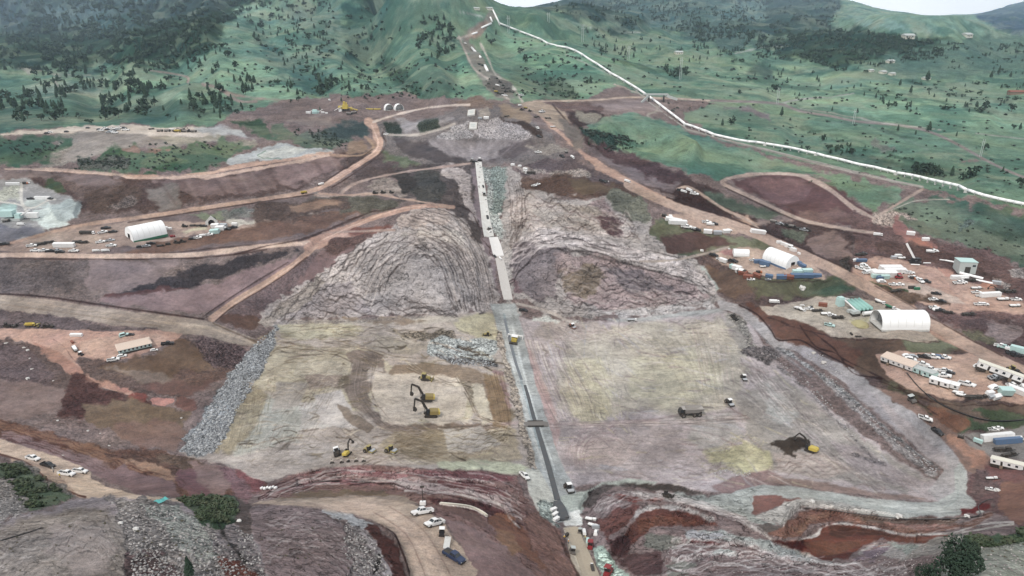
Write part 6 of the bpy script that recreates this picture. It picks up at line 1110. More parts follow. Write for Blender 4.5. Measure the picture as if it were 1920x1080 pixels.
# grey box building and its conveyor
P_ = [('wall', MB().box(-5, 5, -4, 4, -.5, 7), GREY), ('roof', MB().box(-5.2, 5.2, -4.2, 4.2, 7, 7.3), TEAL), ('door', MB().box(-1.6, 1.6, -4.08, -3.96, -.2, 4), DSTEEL), ('window', MB().box(2.4, 4.2, -4.06, -3.96, 4.2, 5.4), GLASS)]
define('grey_box', P_); spawn('grey_box', 'plant_building', 'windowless grey box building among the pipes on the right', 'building', level(at(1807, 508), R(-8), scale=.95))
define('pipe_run', [('*', MB().tube((-6, 0, .9), (6, 0, .9), .8, 12), PIPE)])
PG = 'white pipe lengths lying around the grey building'
for u, v, a, s_ in ((1785, 492, -18, .6), (1770, 489, -10, .4), (1820, 520, -25, 1.0), (1845, 530, -20, .7), (1738, 494, 0, .35), (1716, 497, -5, .4)): spawn('pipe_run', 'pipe_length', 'short white pipe length lying on the ground near the grey box building', 'pipe', pose(u, v, a, s_), PG)
# concrete plant
P_ = []
for i in range(4):
    q = Vector((i * 3.1 - 4.6, 0, 0)); P_.append(('silo', MB().tube(q + Vector((0, 7, 4.2)), q + Vector((0, -6.0, 2.6)), 1.45, 16).tube(q + Vector((0, -6.0, 2.6)), q + Vector((0, -7.2, 2.4)), 1.45, 16, .5), SILO, None, True)); P_.append(('silo_saddle', MB().box(q.x - 1.2, q.x + 1.2, -5, -4.5, -.5, 2.2).box(q.x - 1.2, q.x + 1.2, 4.2, 4.8, -.5, 3.2), DSTEEL))
P_.append(('mixer_tower', MB().box(-15, -10.5, 2, 6, 2.5, 8.0).box(-14.6, -11, 2.4, 5.6, 8.0, 9.0), TEAL)); P_.append(('tower_leg', MB().box(-15, -14.6, 2, 2.4, -.5, 2.5).box(-10.9, -10.5, 2, 2.4, -.5, 2.5).box(-15, -14.6, 5.6, 6, -.5, 2.5).box(-10.9, -10.5, 5.6, 6, -.5, 2.5), DSTEEL))
P_.append(('conveyor', MB().beam((-11.5, 1.5, 7.6), (-6, -7, 1.2), 1.4, .5).beam((-12, 5, 7.8), (-3, 7.5, 5.0), 1.6, 1.0), WHITE)); P_.append(('aggregate_bin', MB().box(-12, -6, -9.0, -6.0, 1.2, 3.0, .3, .2).box(-12.5, -5.5, -5.4, -3, .8, 2.6), GREY)); P_.append(('bin_frame', MB().box(-12, -6, -9, -6, -.5, 1.15), DSTEEL))
P_.append(('walkway', MB().box(-6.5, 6.5, 7.2, 8.4, 5.2, 5.35).box(-6.5, 6.5, 8.3, 8.4, 5.35, 6.3), STEEL)); P_.append(('water_tank', MB().tube((-4.5, -9.8, 1.4), (3.0, -9.8, 1.4), 1.3, 14), WHITE))
define('batch_plant', P_); spawn('batch_plant', 'concrete_plant', 'concrete batching plant with four pale green lying silos and white tower', 'concrete plant', level(at(1610, 580), R(14), scale=.78))
define('sandpile', [('*', MB().blob((0, 0, -.3), 4.5, 5, 3, .08, .5), M('olive_sand', (.33, .30, .17), .95, 0, .2))]); spawn('sandpile', 'sand_pile', 'olive sand pile in front of the open fabric hall', 'sand pile', pose(1612, 608, 0, .9, False))
# crane
b = MB(); b.beam((0, 0, 2.8), (-6, 4, 13.5), 1.3, 1.3)
define('crane', [('boom', b, WHITE), ('crawler', MB().prism([(3, .5, .5), (2.6, 1.2, .5), (-2.6, 1.2, .5), (-3, .5, .5), (-2.5, -.2, .5), (2.5, -.2, .5)]).box(-3, 3, -2.4, -1.5, -.1, 1.1).box(-3, 3, 1.5, 2.4, -.1, 1.1), BLACK), ('upper_body', MB().box(-1.5, 3.6, -1.5, 1.5, 1.3, 3.2), BLACK), ('counterweight', MB().box(3.6, 4.8, -1.6, 1.6, 1.2, 2.9), DSTEEL), ('pendant', MB().beam((2.5, 0, 3.2), (-5.6, 3.7, 13.4), .08, .08), DSTEEL)])
spawn('crane', 'crawler_crane', 'black crawler crane with thick white boom leaning left', 'crane', level(at(1713, 491), 0, scale=.80))
# crushing plant
P_ = [('hopper_tower', MB().box(-3, 3, -2.5, 2.5, 2.5, 7).box(-2, 0, -1.5, 1.5, 7, 10.5).box(.8, 2.0, -1, 1, 7, 9.5), YEL), ('tower_leg', MB().box(-3, -2.5, -2.5, -2, -1, 2.5).box(2.5, 3, -2.5, -2, -1, 2.5).box(-3, -2.5, 2, 2.5, -1, 2.5).box(2.5, 3, 2, 2.5, -1, 2.5), DSTEEL), ('screen_deck', MB().box(-8, -3.4, -2.5, 2.5, 3, 5.6, .4, .2), YEL), ('deck_support', MB().box(-7.5, -4, -2, 2, -1, 3), WHITE),
      ('conveyor', MB().beam((3, 0, 4), (14, -1, 1.2), 1.4, .8), YEL), ('feed_ramp', MB().beam((-3, -2, 5.5), (-12, -3, 1.0), 1.2, .5), WHITE), ('cone_crusher', MB().tube((6, 3, -1), (6, 3, 4), 1.8, 12, 1.2), YEL)]
define('crusher', P_); spawn('crusher', 'crushing_plant', 'bright yellow rock crushing plant left of the twin white domes', 'crushing plant', level(at(648, 208), 0, scale=.95))
define('beamy', [('rail', MB().box(-9, 9, -.6, .6, .4, 1.7), YEL), ('support', MB().box(-8.8, -8.2, -.5, .5, -.6, .4).box(-.3, .3, -.7, .7, -.6, 2.1).box(8.2, 8.8, -.5, .5, -.6, .4), DSTEEL)]); spawn('beamy', 'conveyor_belt', 'low yellow conveyor running from the crushing plant to the domes', 'conveyor', pose(700, 206, 0, .9))
define('plant2', [('screen_house', MB().box(-4, 2, -2, 2, 2, 5).box(2.5, 5, -1.5, 1.5, 1, 3.2), TEAL), ('frame', MB().box(-4, 5, -2, 2, -1, 1.0), GREY), ('conveyor', MB().beam((-4, 0, 4), (-12, 1, .8), 1.1, .6).beam((5, 0, 2.2), (11, -2, 5.5), 1.0, .6), WHITE)])
spawn('plant2', 'screening_plant', 'pale teal gravel screening plant by the grey stockpiles, far left', 'screening plant', level(at(22, 412), R(5), scale=1.3)); spawn('plant2', 'screening_plant', 'smaller pale screening plant on the shelf left of the crushing plant', 'screening plant', level(at(592, 212), R(-5), scale=.75))
# ------------------------------------------------------------- draped strips
def ribbon(name, spec, mat, lift=.12, n=10, nc=3, thick=.9):
    """spec: 'u,v,width u2,v2,width2 ...' in photograph pixels"""
    q = [tuple(map(float, s_.split(','))) for s_ in spec.split()]; rows = []
    for i in range(len(q) - 1):
        for k in range(n if i < len(q) - 2 else n + 1):
            t = k / n; rows.append(tuple(q[i][c] * (1 - t) + q[i + 1][c] * t for c in (0, 1, 2)))
    m = MB(); vs = []
    zs = []
    for (u, v, wd) in rows:
        ps = [at(u + wd * (j / nc - .5), v) for j in range(nc + 1)]; c = ps[nc // 2]; zz = sum(pp.z for pp in ps) / len(ps); zs.append(zz); vs.append(ps)
    zs = np.array(zs); 
    for _ in range(2): zs[1:-1] = (zs[:-2] + zs[1:-1] * 2 + zs[2:]) / 4
    top = []
    for r_, ps in enumerate(vs):
        L_ = [Vector((pp.x, pp.y, max(pp.z, zs[r_]) + lift)) for pp in ps]; top.append(L_)
    V = []; F = []; w_ = nc + 3
    for L_ in top:
        V.append(L_[0] + Vector((0, 0, -thick))); V += L_; V.append(L_[-1] + Vector((0, 0, -thick)))
    for r_ in range(len(top) - 1):
        for j in range(w_ - 1): F.append((r_ * w_ + j, r_ * w_ + j + 1, (r_ + 1) * w_ + j + 1, (r_ + 1) * w_ + j))
    F.append(tuple(range(w_))); F.append(tuple((len(top) - 1) * w_ + j for j in range(w_ - 1, -1, -1)))
    m.add(V, F); return put(name, m.mesh(name, mat))
o = ribbon('asphalt_strip', '984,722,5 990,742,6 1000,780,7 1010,812,8 1020,846,9 1030,880,10 1040,918,10 1045,938,11', ASPH, .1); tag(o, 'dark asphalt core line running down the middle of the dam fill', 'asphalt strip')
o = ribbon('asphalt_strip', '946,598,4 956,640,5 968,684,5 978,712,5', M('worn_asphalt', (.13, .145, .16), .9, 0, .3, .5), .08); tag(o, 'faded upper length of the core line above the crossing', 'asphalt strip')
o = ribbon('core_slab', '1044,940,12 1048,956,24 1052,976,30', ASPH, .25, 6); tag(o, 'dark slab where the core line widens above the concrete ramp', 'slab')
o = ribbon('concrete_slab', '897,304,12 900,330,13 904,360,14 908,390,15 912,420,17 917,444,19', CONC, .25, 6); tag(o, 'upper pale concrete plinth strip climbing the far rock notch', 'concrete slab')
o = ribbon('concrete_slab', '925,446,17 930,462,19 935,480,20', M('fresh_concrete', (.60, .59, .58), .85, 0, .1), .5, 6); tag(o, 'bright fresh concrete slab halfway down the rock notch', 'concrete slab')
o = ribbon('concrete_slab', '936,484,15 942,510,17 948,540,18 953,562,17', M('dusty_concrete', (.44, .425, .41), .9, 0, .35), .2, 6); tag(o, 'dusty lower concrete plinth strip above the start of the fill', 'concrete slab')
o = ribbon('concrete_slab', '1072,990,26 1080,1012,24 1092,1040,26 1104,1070,30 1112,1095,34', M('muddy_concrete', (.36, .31, .24), .9, 0, .4), .12, 6); tag(o, 'muddy concrete access ramp at the bottom centre edge', 'concrete slab')
# crest blocks
define('cblock', [('slab', MB().box(-4, 4, -7, 7, -1.5, .6), CONC), ('formwork', MB().box(-4.2, -4, -7, 7, -.5, 1.4).box(4, 4.2, -7, 7, -.5, 1.4), WOOD), ('hatch', MB().box(-2, 2, -2.5, -.5, .6, .72).box(-2, 2, 1, 3, .6, .72), GREY)])
for u, v, lab in ((884, 213, 'upper one of the two pale concrete blocks in the crest cut'), (887, 238, 'lower one of the two pale concrete blocks in the crest cut')):
    p = at(u, v); n_s = slope(p.x, p.y, 6); y_ = Vector((1, 0, 0)).cross(n_s) * -1; y_.normalize(); x_ = y_.cross(n_s); m4 = Matrix(((x_.x, y_.x, n_s.x, p.x), (x_.y, y_.y, n_s.y, p.y), (x_.z, y_.z, n_s.z, p.z + .9), (0, 0, 0, 1))) @ Matrix.Scale(.95, 4); spawn('cblock', 'concrete_block', lab, 'concrete block', m4, 'concrete blocks in the crest cut')
# core crossing and paver
define('crossing', [('deck', MB().box(-4.5, 4.5, -2.6, 2.6, .35, .6), STEEL), ('kerb_beam', MB().box(-4.6, 4.6, -2.9, -2.5, .1, .9).box(-4.6, 4.6, 2.5, 2.9, .1, .9), DSTEEL), ('ramp', MB().prism([(4.5, .55, 2.4), (7.5, -.1, 2.4), (4.5, -.1, 2.4)]).prism([(-4.5, .55, 2.4), (-4.5, -.1, 2.4), (-7.5, -.1, 2.4)]), STEEL)])
spawn('crossing', 'steel_crossing', 'steel crossing plates bridging the dark core line', 'crossing', pose(1004, 796, 0, .72, False, .1))
P_ = [('hopper', MB().box(.5, 3.0, -1.6, 1.6, .8, 2.2, -.2, -.1), YEL), ('engine_body', MB().box(-2.2, .5, -1.4, 1.4, .7, 2.5), YEL), ('canopy', MB().box(-1.8, 1.2, -1.7, 1.7, 3.5, 3.65), WHITE), ('canopy_post', MB().box(-1.6, -1.5, -1.4, -1.3, 2.5, 3.5).box(-1.6, -1.5, 1.3, 1.4, 2.5, 3.5).box(.9, 1.0, -1.4, -1.3, 2.2, 3.5).box(.9, 1.0, 1.3, 1.4, 2.2, 3.5), DSTEEL), ('screed', MB().box(-4.0, -2.6, -2.2, 2.2, .1, 1.0), DSTEEL), ('gantry_beam', MB().box(3.4, 4.0, -4.2, 4.2, 1.6, 2.1).box(3.4, 4.0, -4.2, -3.8, 0, 1.6).box(3.4, 4.0, 3.8, 4.2, 0, 1.6), WHITE)]
for s_ in (1, -1): P_.append(('track', MB().box(-2.2, 2.2, s_ * 1.3 - .25, s_ * 1.3 + .25, 0, .8, .25, 0), DSTEEL))
define('paver', P_); spawn('paver', 'asphalt_paver', 'yellow paving machine with white canopy straddling the core line', 'paver', pose(964, 640, 80, 1.0))
# pipeline down the hillside: pipe sections between anchor blocks
PL = [(922, 17), (936, 46), (975, 61), (1027, 84), (1064, 92), (1092, 105), (1145, 140), (1208, 178), (1238, 200), (1284, 236), (1338, 256), (1434, 273), (1530, 292), (1680, 328), (1812, 361), (1960, 396)]
pr = bpy.data.objects.new('pipeline', None); COL.objects.link(pr); p0 = at(*PL[8]); pr.location = p0; tag(pr, 'white surface pipeline descending the grassy hillside between anchor blocks', 'pipeline')
for i in range(len(PL) - 1):
    (ua, va), (ub, vb) = PL[i], PL[i + 1]; nn = max(2, int(math.hypot(ub - ua, vb - va) / 14)); pts_ = []
    for k in range(nn + 1):
        t = .012 + .976 * k / nn; q = at(ua + (ub - ua) * t, va + (vb - va) * t); pts_.append(q)
    zz = [q.z for q in pts_]; ya, yb = zz[0], zz[-1]
    zz = [max(.75 * (ya + (yb - ya) * k / nn) + .25 * zz[k], zz[k] - .9) for k in range(nn + 1)]
    for _ in range(3): zz = [zz[0]] + [(zz[k - 1] + 2 * zz[k] + zz[k + 1]) / 4 for k in range(1, nn)] + [zz[-1]]
    rad = 1.15 + .45 * max(0, min(1, (pts_[0].y - 700) / 700)); m = MB(); sup = MB()
    for k in range(nn):
        a = Vector((pts_[k].x, pts_[k].y, zz[k] + rad + .9)) - p0; b_ = Vector((pts_[k + 1].x, pts_[k + 1].y, zz[k + 1] + rad + .9)) - p0; m.tube(a, b_ + (b_ - a) * .004, rad, 12)
        d_ = (b_ - a); yw = math.atan2(d_.y, d_.x); mm = Matrix.Translation(a) @ Matrix.Rotation(yw, 4, 'Z'); sup.box(-.3, .3, -rad * .7, rad * .7, -rad - 3.0, -rad * .6, M4=mm)
    put('pipe_section', m.mesh('pipe_section', PIPE, True), pr); put('support', sup.mesh('support', CONC), pr)
for i in range(1, len(PL) - 1):
    q = at(*PL[i]) - p0; d_ = at(*PL[i + 1]) - at(*PL[i - 1]); yw = math.atan2(d_.y, d_.x); mm = Matrix.Translation(q) @ Matrix.Rotation(yw, 4, 'Z')
    put('anchor_block', MB().box(-1.4, 1.4, -1.6, 1.6, -1.5, 2.3, .2, .2, M4=mm).mesh('anchor_block', CONC), pr)
# track along the pipeline
tr = ribbon('service_track', '1180,158,3 1215,190,3 1250,216,3 1290,243,4 1360,262,4 1440,281,5 1540,305,5 1640,330,5 1730,352,5', M('track_gravel', (.27, .26, .24), .95, 0, .3, .3), .02, 8, 2); tr['kind'] = 'structure'
# overbridge where the road crosses the pipeline
P_ = [('deck', MB().box(-14, 14, -2.5, 2.5, 6.2, 7.0), GREY), ('parapet', MB().box(-14, 14, -2.6, -2.4, 7.0, 8.0).box(-14, 14, 2.4, 2.6, 7.0, 8.0), GREY), ('wing_wall', MB().beam((-10, -2, 5.6), (-20, -10, -1.5), 1.0, 2.6).beam((12, -2, 5.6), (24, -6, 1.5), 1.0, 2.6), GREY), ('pier', MB().box(-9.5, -8.5, -2, 2, -2, 6.2).box(8.5, 9.5, -2, 2, -2, 6.2), DSTEEL)]
define('overbridge', P_); spawn('overbridge', 'road_bridge', 'grey road bridge with splayed wing walls over the white pipeline', 'bridge', level(at(1230, 191), R(2), at(1222, 186).z + .5, 1.0))
# pale pipe lengths on the stripped ridge
define('ridge_pipe', [('*', MB().tube((-6.5, 0, 1.1), (6.5, 0, 1.1), 1.3, 12), PIPE)])
for (ua, va, ub, vb, lab) in ((884, 90, 901, 109, 'longer white pipe length lying down the stripped ridge'), (909, 124, 914, 134, 'short white pipe length lower on the stripped ridge'), (919, 33, 923, 42, 'white pipe length beside the top of the pipeline'), (903, 53, 921, 45, 'white pipe length across the top of the stripped ridge'), (885, 65, 895, 62, 'white bent pipe piece on the ridge track')):
    a = at(ua, va); b_ = at(ub, vb); d_ = b_ - a; m = MB().tube((0, 0, 1), (d_.x, d_.y, d_.z + 1), 1.7, 12); o = put('pipe_length', m.mesh('pipe_length', PIPE, True), None, a); tag(o, lab, 'pipe', 'white pipe lengths on the ridge')
# power poles
for i, (u, vt_, vb, lab) in enumerate(((953, 32, 62, 'pale power pole right of the pipeline top'), (1028, 25, 42, 'pale power pole against the dark far mountain'), (1092, 52, 79, 'pale power pole on the grassy saddle'), (1178, 88, 112, 'pale power pole among scattered pines'), (1275, 110, 150, 'tall pale power pole behind the small white roofed house'), (1457, 166, 195, 'pale power pole at the bend of the dirt road'), (1600, 206, 232, 'pale power pole beside the long dirt road'), (1838, 262, 294, 'pale power pole at the small clearing on the right'))):
    p = at(u, vb); t_ = p.y / DYf(vb); h = (vb - vt_) * t_ * 1.02; w_ = max(.35, .55 * t_ / .8)
    r_ = bpy.data.objects.new('power_pole', None); COL.objects.link(r_); r_.location = p; tag(r_, lab, 'power pole', 'power poles along the hillside'); g_ = M('galvanised', (.52, .55, .55), .5, .3, .1)
    put('pole', MB().tube((-w_ * 2.2, 0, -1), (-w_ * 2.2, 0, h), w_ * .5, 6).tube((w_ * 2.2, 0, -1), (w_ * 2.2, 0, h), w_ * .5, 6).mesh('pole', g_), r_); put('crossarm', MB().box(-w_ * 6, w_ * 6, -w_ * .3, w_ * .3, h * .84, h * .84 + w_ * .6).mesh('crossarm', g_), r_)
# houses
define('house', [('wall', MB().box(-7, 7, -4.5, 4.5, -1.5, 3.2), CREAM), ('roof', MB().prism([(-7.8, 3.1, 5.3), (7.8, 3.1, 5.3), (7.4, 5.4, .1), (-7.4, 5.4, .1)]), GREY), ('window', MB().box(-5, -3.4, -4.56, -4.44, 1, 2.2).box(2.4, 4.4, -4.56, -4.44, 1, 2.2), GLASS), ('door', MB().box(-1, .2, -4.57, -4.45, -.2, 2.2), WOOD)])
HG = 'houses in the far valley'
for u, v, s_, lab in ((1272, 101, 1.1, 'white roofed house alone on the grassy shelf beyond the pipeline'), (1655, 137, .9, 'long pale house below the dark wood, middle of the three'), (1632, 134, .8, 'small pale house at the left end of the row below the dark wood'), (1672, 140, .8, 'small pale house at the right end of the row below the dark wood'), (1702, 71, 1.6, 'pale house on the crest of the far dark wood'), (1812, 69, 1.6, 'pale house high on the open far slope'), (1669, 117, 1.0, 'pale house standing inside the dark wood'), (1736, 149, .9, 'pale house hidden among trees right of the row'), (917, 18, .9, 'pale shed at the very top of the pipeline'), (893, 18, .8, 'low pale shed left of the top of the pipeline')):
    spawn('house', 'house', lab, 'house', level(at(u, v), R(10 + u % 23), None, s_), HG)
define('barnroof', [('wall', MB().box(-12, 12, -4, 4, -1.5, 3), WOOD), ('roof', MB().prism([(-12.6, 3, 4.8), (12.6, 3, 4.8), (12, 5, .1), (-12, 5, .1)]), BROWN)]); spawn('barnroof', 'barn', 'long dark brown barn at the right edge of the photo', 'barn', level(at(1908, 176), R(-6), None, 1.1))
# light mast and people
define('mast', [('mast_pole', MB().tube((0, 0, .8), (0, 0, 6.3), .09, 8), BLACK), ('lamp_head', MB().box(-.6, .6, -.15, .15, 5.9, 6.35), DSTEEL), ('generator', MB().box(-.9, .9, -.55, .55, .35, 1.4, .05, .05), WHITE), ('outrigger', MB().box(-1.3, 1.3, -.06, .06, 0, .12).box(-.06, .06, -1.1, 1.1, 0, .12), DSTEEL)])
spawn('mast', 'light_tower', 'dark portable light mast standing behind the two white pickups', 'light tower', pose(793, 948, 0, .95))
PV_ = None
def person(u, v, yaw, top, lab, hat=WHITE, sc_=1.0):
    """one continuous figure grown from a skeleton, 1.78 m"""
    J = dict(pel=(0, 0, .95, .15, .11), wai=(0, 0, 1.10, .13, .10), che=(0, 0, 1.34, .18, .12), nek=(.01, 0, 1.50, .06, .06), hea=(.02, 0, 1.62, .085, .09), cro=(.02, 0, 1.72, .07, .075))
    E = [('pel', 'wai'), ('wai', 'che'), ('che', 'nek'), ('nek', 'hea'), ('hea', 'cro')]
    for s_, k in ((1, 'l'), (-1, 'r')):
        J['h' + k] = (0, s_ * .10, .90, .10, .10); J['k' + k] = (.03, s_ * .12, .50, .065, .065); J['a' + k] = (-.02, s_ * .13, .09, .045, .045); J['t' + k] = (.17, s_ * .14, .04, .04, .035)
        J['s' + k] = (0, s_ * .20, 1.42, .065, .065); J['e' + k] = (-.03, s_ * .27, 1.14, .045, .045); J['w' + k] = (.08, s_ * .26, .92, .032, .032); J['f' + k] = (.11, s_ * .25, .80, .03, .02)
        E += [('pel', 'h' + k), ('h' + k, 'k' + k), ('k' + k, 'a' + k), ('a' + k, 't' + k), ('che', 's' + k), ('s' + k, 'e' + k), ('e' + k, 'w' + k), ('w' + k, 'f' + k)]
    ks = list(J); me = bpy.data.meshes.new('person'); me.from_pydata([J[k][:3] for k in ks], [(ks.index(a), ks.index(b)) for a, b in E], [])
    o = put('person', me); o.matrix_world = stand(at(u, v), R(yaw), sc_, False)
    sk = o.modifiers.new('Skin', 'SKIN'); me.skin_vertices.new() if not me.skin_vertices else None
    for i, k in enumerate(ks): me.skin_vertices[0].data[i].radius = J[k][3:5]; me.skin_vertices[0].data[i].use_root = (k == 'pel')
    sb = o.modifiers.new('Sub', 'SUBSURF'); sb.levels = 1; sb.render_levels = 1
    mm, tt, bb = new_mat('figure_cloth'); g = NG(tt); sp_ = g.n('ShaderNodeSeparateXYZ'); g.l(g.n('ShaderNodeTexCoord').outputs['Object'], sp_.inputs[0]); cr = g.n('ShaderNodeValToRGB'); cr.color_ramp.interpolation = 'CONSTANT'
    els = cr.color_ramp.elements; els[0].position = 0; els[0].color = (.05, .03, .02, 1); els[1].position = .06; els[1].color = (.04, .05, .09, 1)
    for ps_, c in ((.53, (*top, 1)), (.83, (.45, .28, .20, 1))): e_ = els.new(ps_); e_.color = c
    g.l(g.math('DIVIDE', sp_.outputs[2], 1.8), cr.inputs[0]); g.l(cr.outputs[0], bb.inputs['Base Color']); me.materials.append(mm)
    put('hard_hat', MB().blob((.02, 0, 1.74), .13, 3, 2, .01, .65).tube((.04, 0, 1.70), (.04, 0, 1.715), .16, 12).mesh('hard_hat', hat), o)
    tag(o, lab, 'person')
person(101, 886, 200, (.45, .43, .40), 'person in pale jacket and white helmet behind the black pickup', sc_=1.1)
person(113, 896, 60, (.75, .55, .08), 'person in yellow vest and white helmet beside the blue striped pickup', sc_=1.1)
person(1058, 1012, 90, (.75, .50, .08), 'person in yellow vest standing on the concrete works left of the ramp'); person(1066, 1020, 160, (.6, .25, .05), 'person in orange vest on the left edge of the muddy ramp'); person(1236, 0 + 924, 20, (.6, .5, .1), 'person in yellow vest left of the lone dark bulldozer') if False else None
person(1097, 708 + 304, 10, (.7, .6, .2), 'person in yellow vest among the white machines right of the ramp')
# ================================================================ vehicles and plant
fleet('by the light mast on the foreground road', 'pickups parked on the foreground road', 'pk_w 792 963 200 1.06')
fleet('beside the small cart', 'pickups parked on the foreground road', 'pk_w 814 984 205 1.02;bug_w 828 1002 265 1.0')
fleet('below the pale trailer on the foreground road', 'pickups parked on the foreground road', 'pk_n 851 1047 -45 1.05'); fleet('at the edge of the foreground road', 'trailers', 'flat_g 838 1020 80 .62')
fleet('on the lower left road', 'pickups on the lower left road', 'pk_w 62 861 -25 .95;pk_b 90 874 -28 .95;pk_w 125 890 -22 1.0;pk_w 150 885 -20 .9')
fleet('beside the core line near its lower end', None, 'pk_w 983 894 -60 .95;rol_w 1066 918 -70 1.05'); fleet('alone above the striped rock cut', None, 'doz_k 1251 930 -25 .7')
fleet('mid left fill', 'machines working on the left fill', 'exc_y 799 750 178 1.25;exc_y 807 779 182 1.3;doz_y 798 711 -10 1.15;doz_y 913 628 175 .8')
fleet('parked at the left fill foot', 'machines parked at the foot of the left fill', 'rol_w 633 851 100 1.1;exc_up 652 852 60 .75;rol_y 693 847 -20 1.0;rol_y 733 847 -20 1.0')
fleet('on the right hand fill', 'machines on the right hand fill', 'dump_g 1294 778 187 1.12;rol_w 1367 757 -60 1.0;rol_w 1394 710 -70 .9;rol_b 1073 613 -50 .95;trk_tank 1183 601 0 .55;doz_k 1376 595 -60 .8;pk_b 981 582 -15 .9;exc_up 1520 845 150 .95')
fleet('below the office cabins', 'vehicles on the road below the cabins', 'bug_g 1711 752 -50 1.5;pk_w 1734 785 -48 .95;pk_b 1758 811 -45 .95;box_k 1801 820 -20 .35')
fleet('at the lower core end', 'plant crowded round the lower end of the core', 'box_w 1037 957 0 .42;box_w 1040 966 5 .42;box_w 1042 976 5 .45;flat_w 1108 975 0 .55;flat_w 1112 986 0 .5;trk_w 1096 1002 100 .42;van_w 1118 1000 80 .7;box_s 1118 990 0 .4;bug_g 1073 1036 100 1.0;trk_k 1111 1070 100 .33;bug_r 1107 1026 80 1.2;bug_r 1141 1076 60 1.3;van_t 1102 1014 90 .6;bug_g 1088 1000 70 .9;box_k 1062 1004 20 .3')
fleet('on the notch concrete strip', 'machines on the notch concrete', 'trk_w 938 485 -70 .40;pk_b 927 480 -60 .6;pk_b 914 408 -80 .8;bug_g 908 366 -80 1.4;bug_g 917 430 30 1.2;van_w 920 436 0 .7;pk_b 906 350 -80 .7')
fleet('by the tan roofed office', 'vehicles round the tan roofed office', 'pk_w 213 675 20 .95;car_w 229 668 15 .95;car_w 289 657 10 .75;pk_b 314 645 8 1.0;van_t 233 629 25 1.0;pk_b 244 628 10 .7;box_wl 144 629 0 .52;flat_w 141 655 -70 .8;box_r 136 642 -60 .4;bug_w 152 665 -30 1.0')
fleet('in the left edge line', 'machines lined up at the left edge', 'doz_k 14 611 0 .75;exc_k 30 612 20 .55;dump_y 58 611 0 .55;doz_y 72 611 90 .6;doz_k 86 613 20 .7;exc_k 97 612 160 .5')
fleet('on the left hand yard', 'vehicles on the left hand yard', 'box_wl 121 462 0 1.0;pk_w 60 461 10 1.0;flat_k 75 458 5 .8;flat_k 92 455 5 .8;flat_k 145 454 0 .8;flat_k 156 455 0 .8;pk_w 67 471 0 1.0;pk_w 82 471 5 1.0;pk_b 96 472 0 1.0;pk_s 107 471 0 1.0;pk_b 113 473 0 .9;pk_w 139 471 0 1.0;trk_w 179 471 10 .45;trk_w 196 471 10 .5;pk_w 189 454 15 .95;pk_s 207 451 10 .9;pk_w 209 461 5 1.0;trk_k 162 438 0 .7;pk_w 193 436 20 1.0;pk_b 199 428 10 1.0;pk_b 212 435 10 .9;box_w 308 429 0 .7;box_w 318 429 0 .5;trk_red 322 444 10 .5;doz_k 331 455 0 .7;doz_k 342 453 0 .7;pk_b 361 448 10 .8;pk_w 371 446 15 .95;trk_w 379 442 15 .45;pk_w 393 440 10 .95;box_t 404 436 10 1.0;box_w 414 430 5 1.0;box_w 405 425 5 .9;box_s 420 424 0 .8;pk_w 423 429 0 .9;pk_b 426 430 0 .9;pk_b 437 427 10 1.0;box_w 440 421 0 .6;pk_s 274 462 10 .9;pk_b 283 457 5 .9;car_b 262 463 5 .9;doz_k 346 424 0 .7;flat_k 362 423 0 .6;flat_k 373 423 0 .6;pk_b 382 424 0 .8;flat_k 300 461 5 .6;box_k 315 458 5 .5;pk_b 8 458 10 1.0')
fleet('in the high bench car park', 'vehicles on the high left bench', 'pk_w 190 245 0 1.1;car_b 186 243 0 1.1;pk_w 197 241 0 1.1;car_b 202 243 0 1.1;pk_w 208 247 0 1.1;pk_w 210 242 5 1.1;car_b 214 245 0 1.1;pk_s 205 248 0 1.1;pk_w 216 249 0 1.1;pk_w 224 240 0 1.1;car_b 232 240 0 1.1;pk_w 236 244 0 1.2;car_s 220 243 0 1.1;car_b 165 240 0 1.0;car_w 94 248 0 1.0;car_b 88 250 0 1.0;car_b 125 247 0 1.0')
fleet('in the high bench machine park', 'machines on the high left bench', 'dump_g 300 246 0 .62;dump_g 314 246 0 .62;trk_w 321 243 0 .5;exc_k 327 246 10 .6;dump_y 333 247 0 .62;doz_k 341 246 0 .8;dump_g 348 247 0 .62;doz_k 356 246 0 .8;dump_g 363 247 0 .6;exc_k 345 242 20 .5;flat_k 284 242 0 .7')
fleet('by the grey stockpiles', 'plant by the grey stockpiles', 'box_wl 24 346 0 .72;trk_o 46 344 0 .5;box_w 53 343 0 .4;box_wl 80 373 0 .85;pk_b 93 373 0 .9;box_wl 50 407 0 1.25;pk_b 58 373 0 .9;trk_w 38 421 0 .5;dump_g 12 415 10 .5')
fleet('near the yellow crushing plant', 'plant near the crushing plant', 'box_w 578 212 0 .8;box_t 590 212 0 .9;box_w 605 211 0 .6;box_w 612 212 0 .5;dump_g 655 214 0 .7;dump_g 664 212 0 .6;trk_w 618 188 0 .6')
fleet('on the upper haul roads', 'vehicles on the upper haul roads', 'trk_w 601 346 25 .5;dump_y 570 362 15 .5;pk_w 724 252 0 1.0;doz_k 703 362 0 .7;doz_k 718 361 0 .7;doz_k 734 361 0 .7')
fleet('right of the notch top', 'plant right of the notch top', 'trk_k 996 325 180 .62;box_w 962 310 -10 .6;box_w 975 312 -10 .5;flat_w 985 321 0 .5;box_w 985 318 0 .6;pk_w 1002 348 0 .8;pk_w 1008 346 20 .8;pk_b 890 303 10 .8;bug_g 885 302 0 1.4;bug_w 900 301 0 1.4')
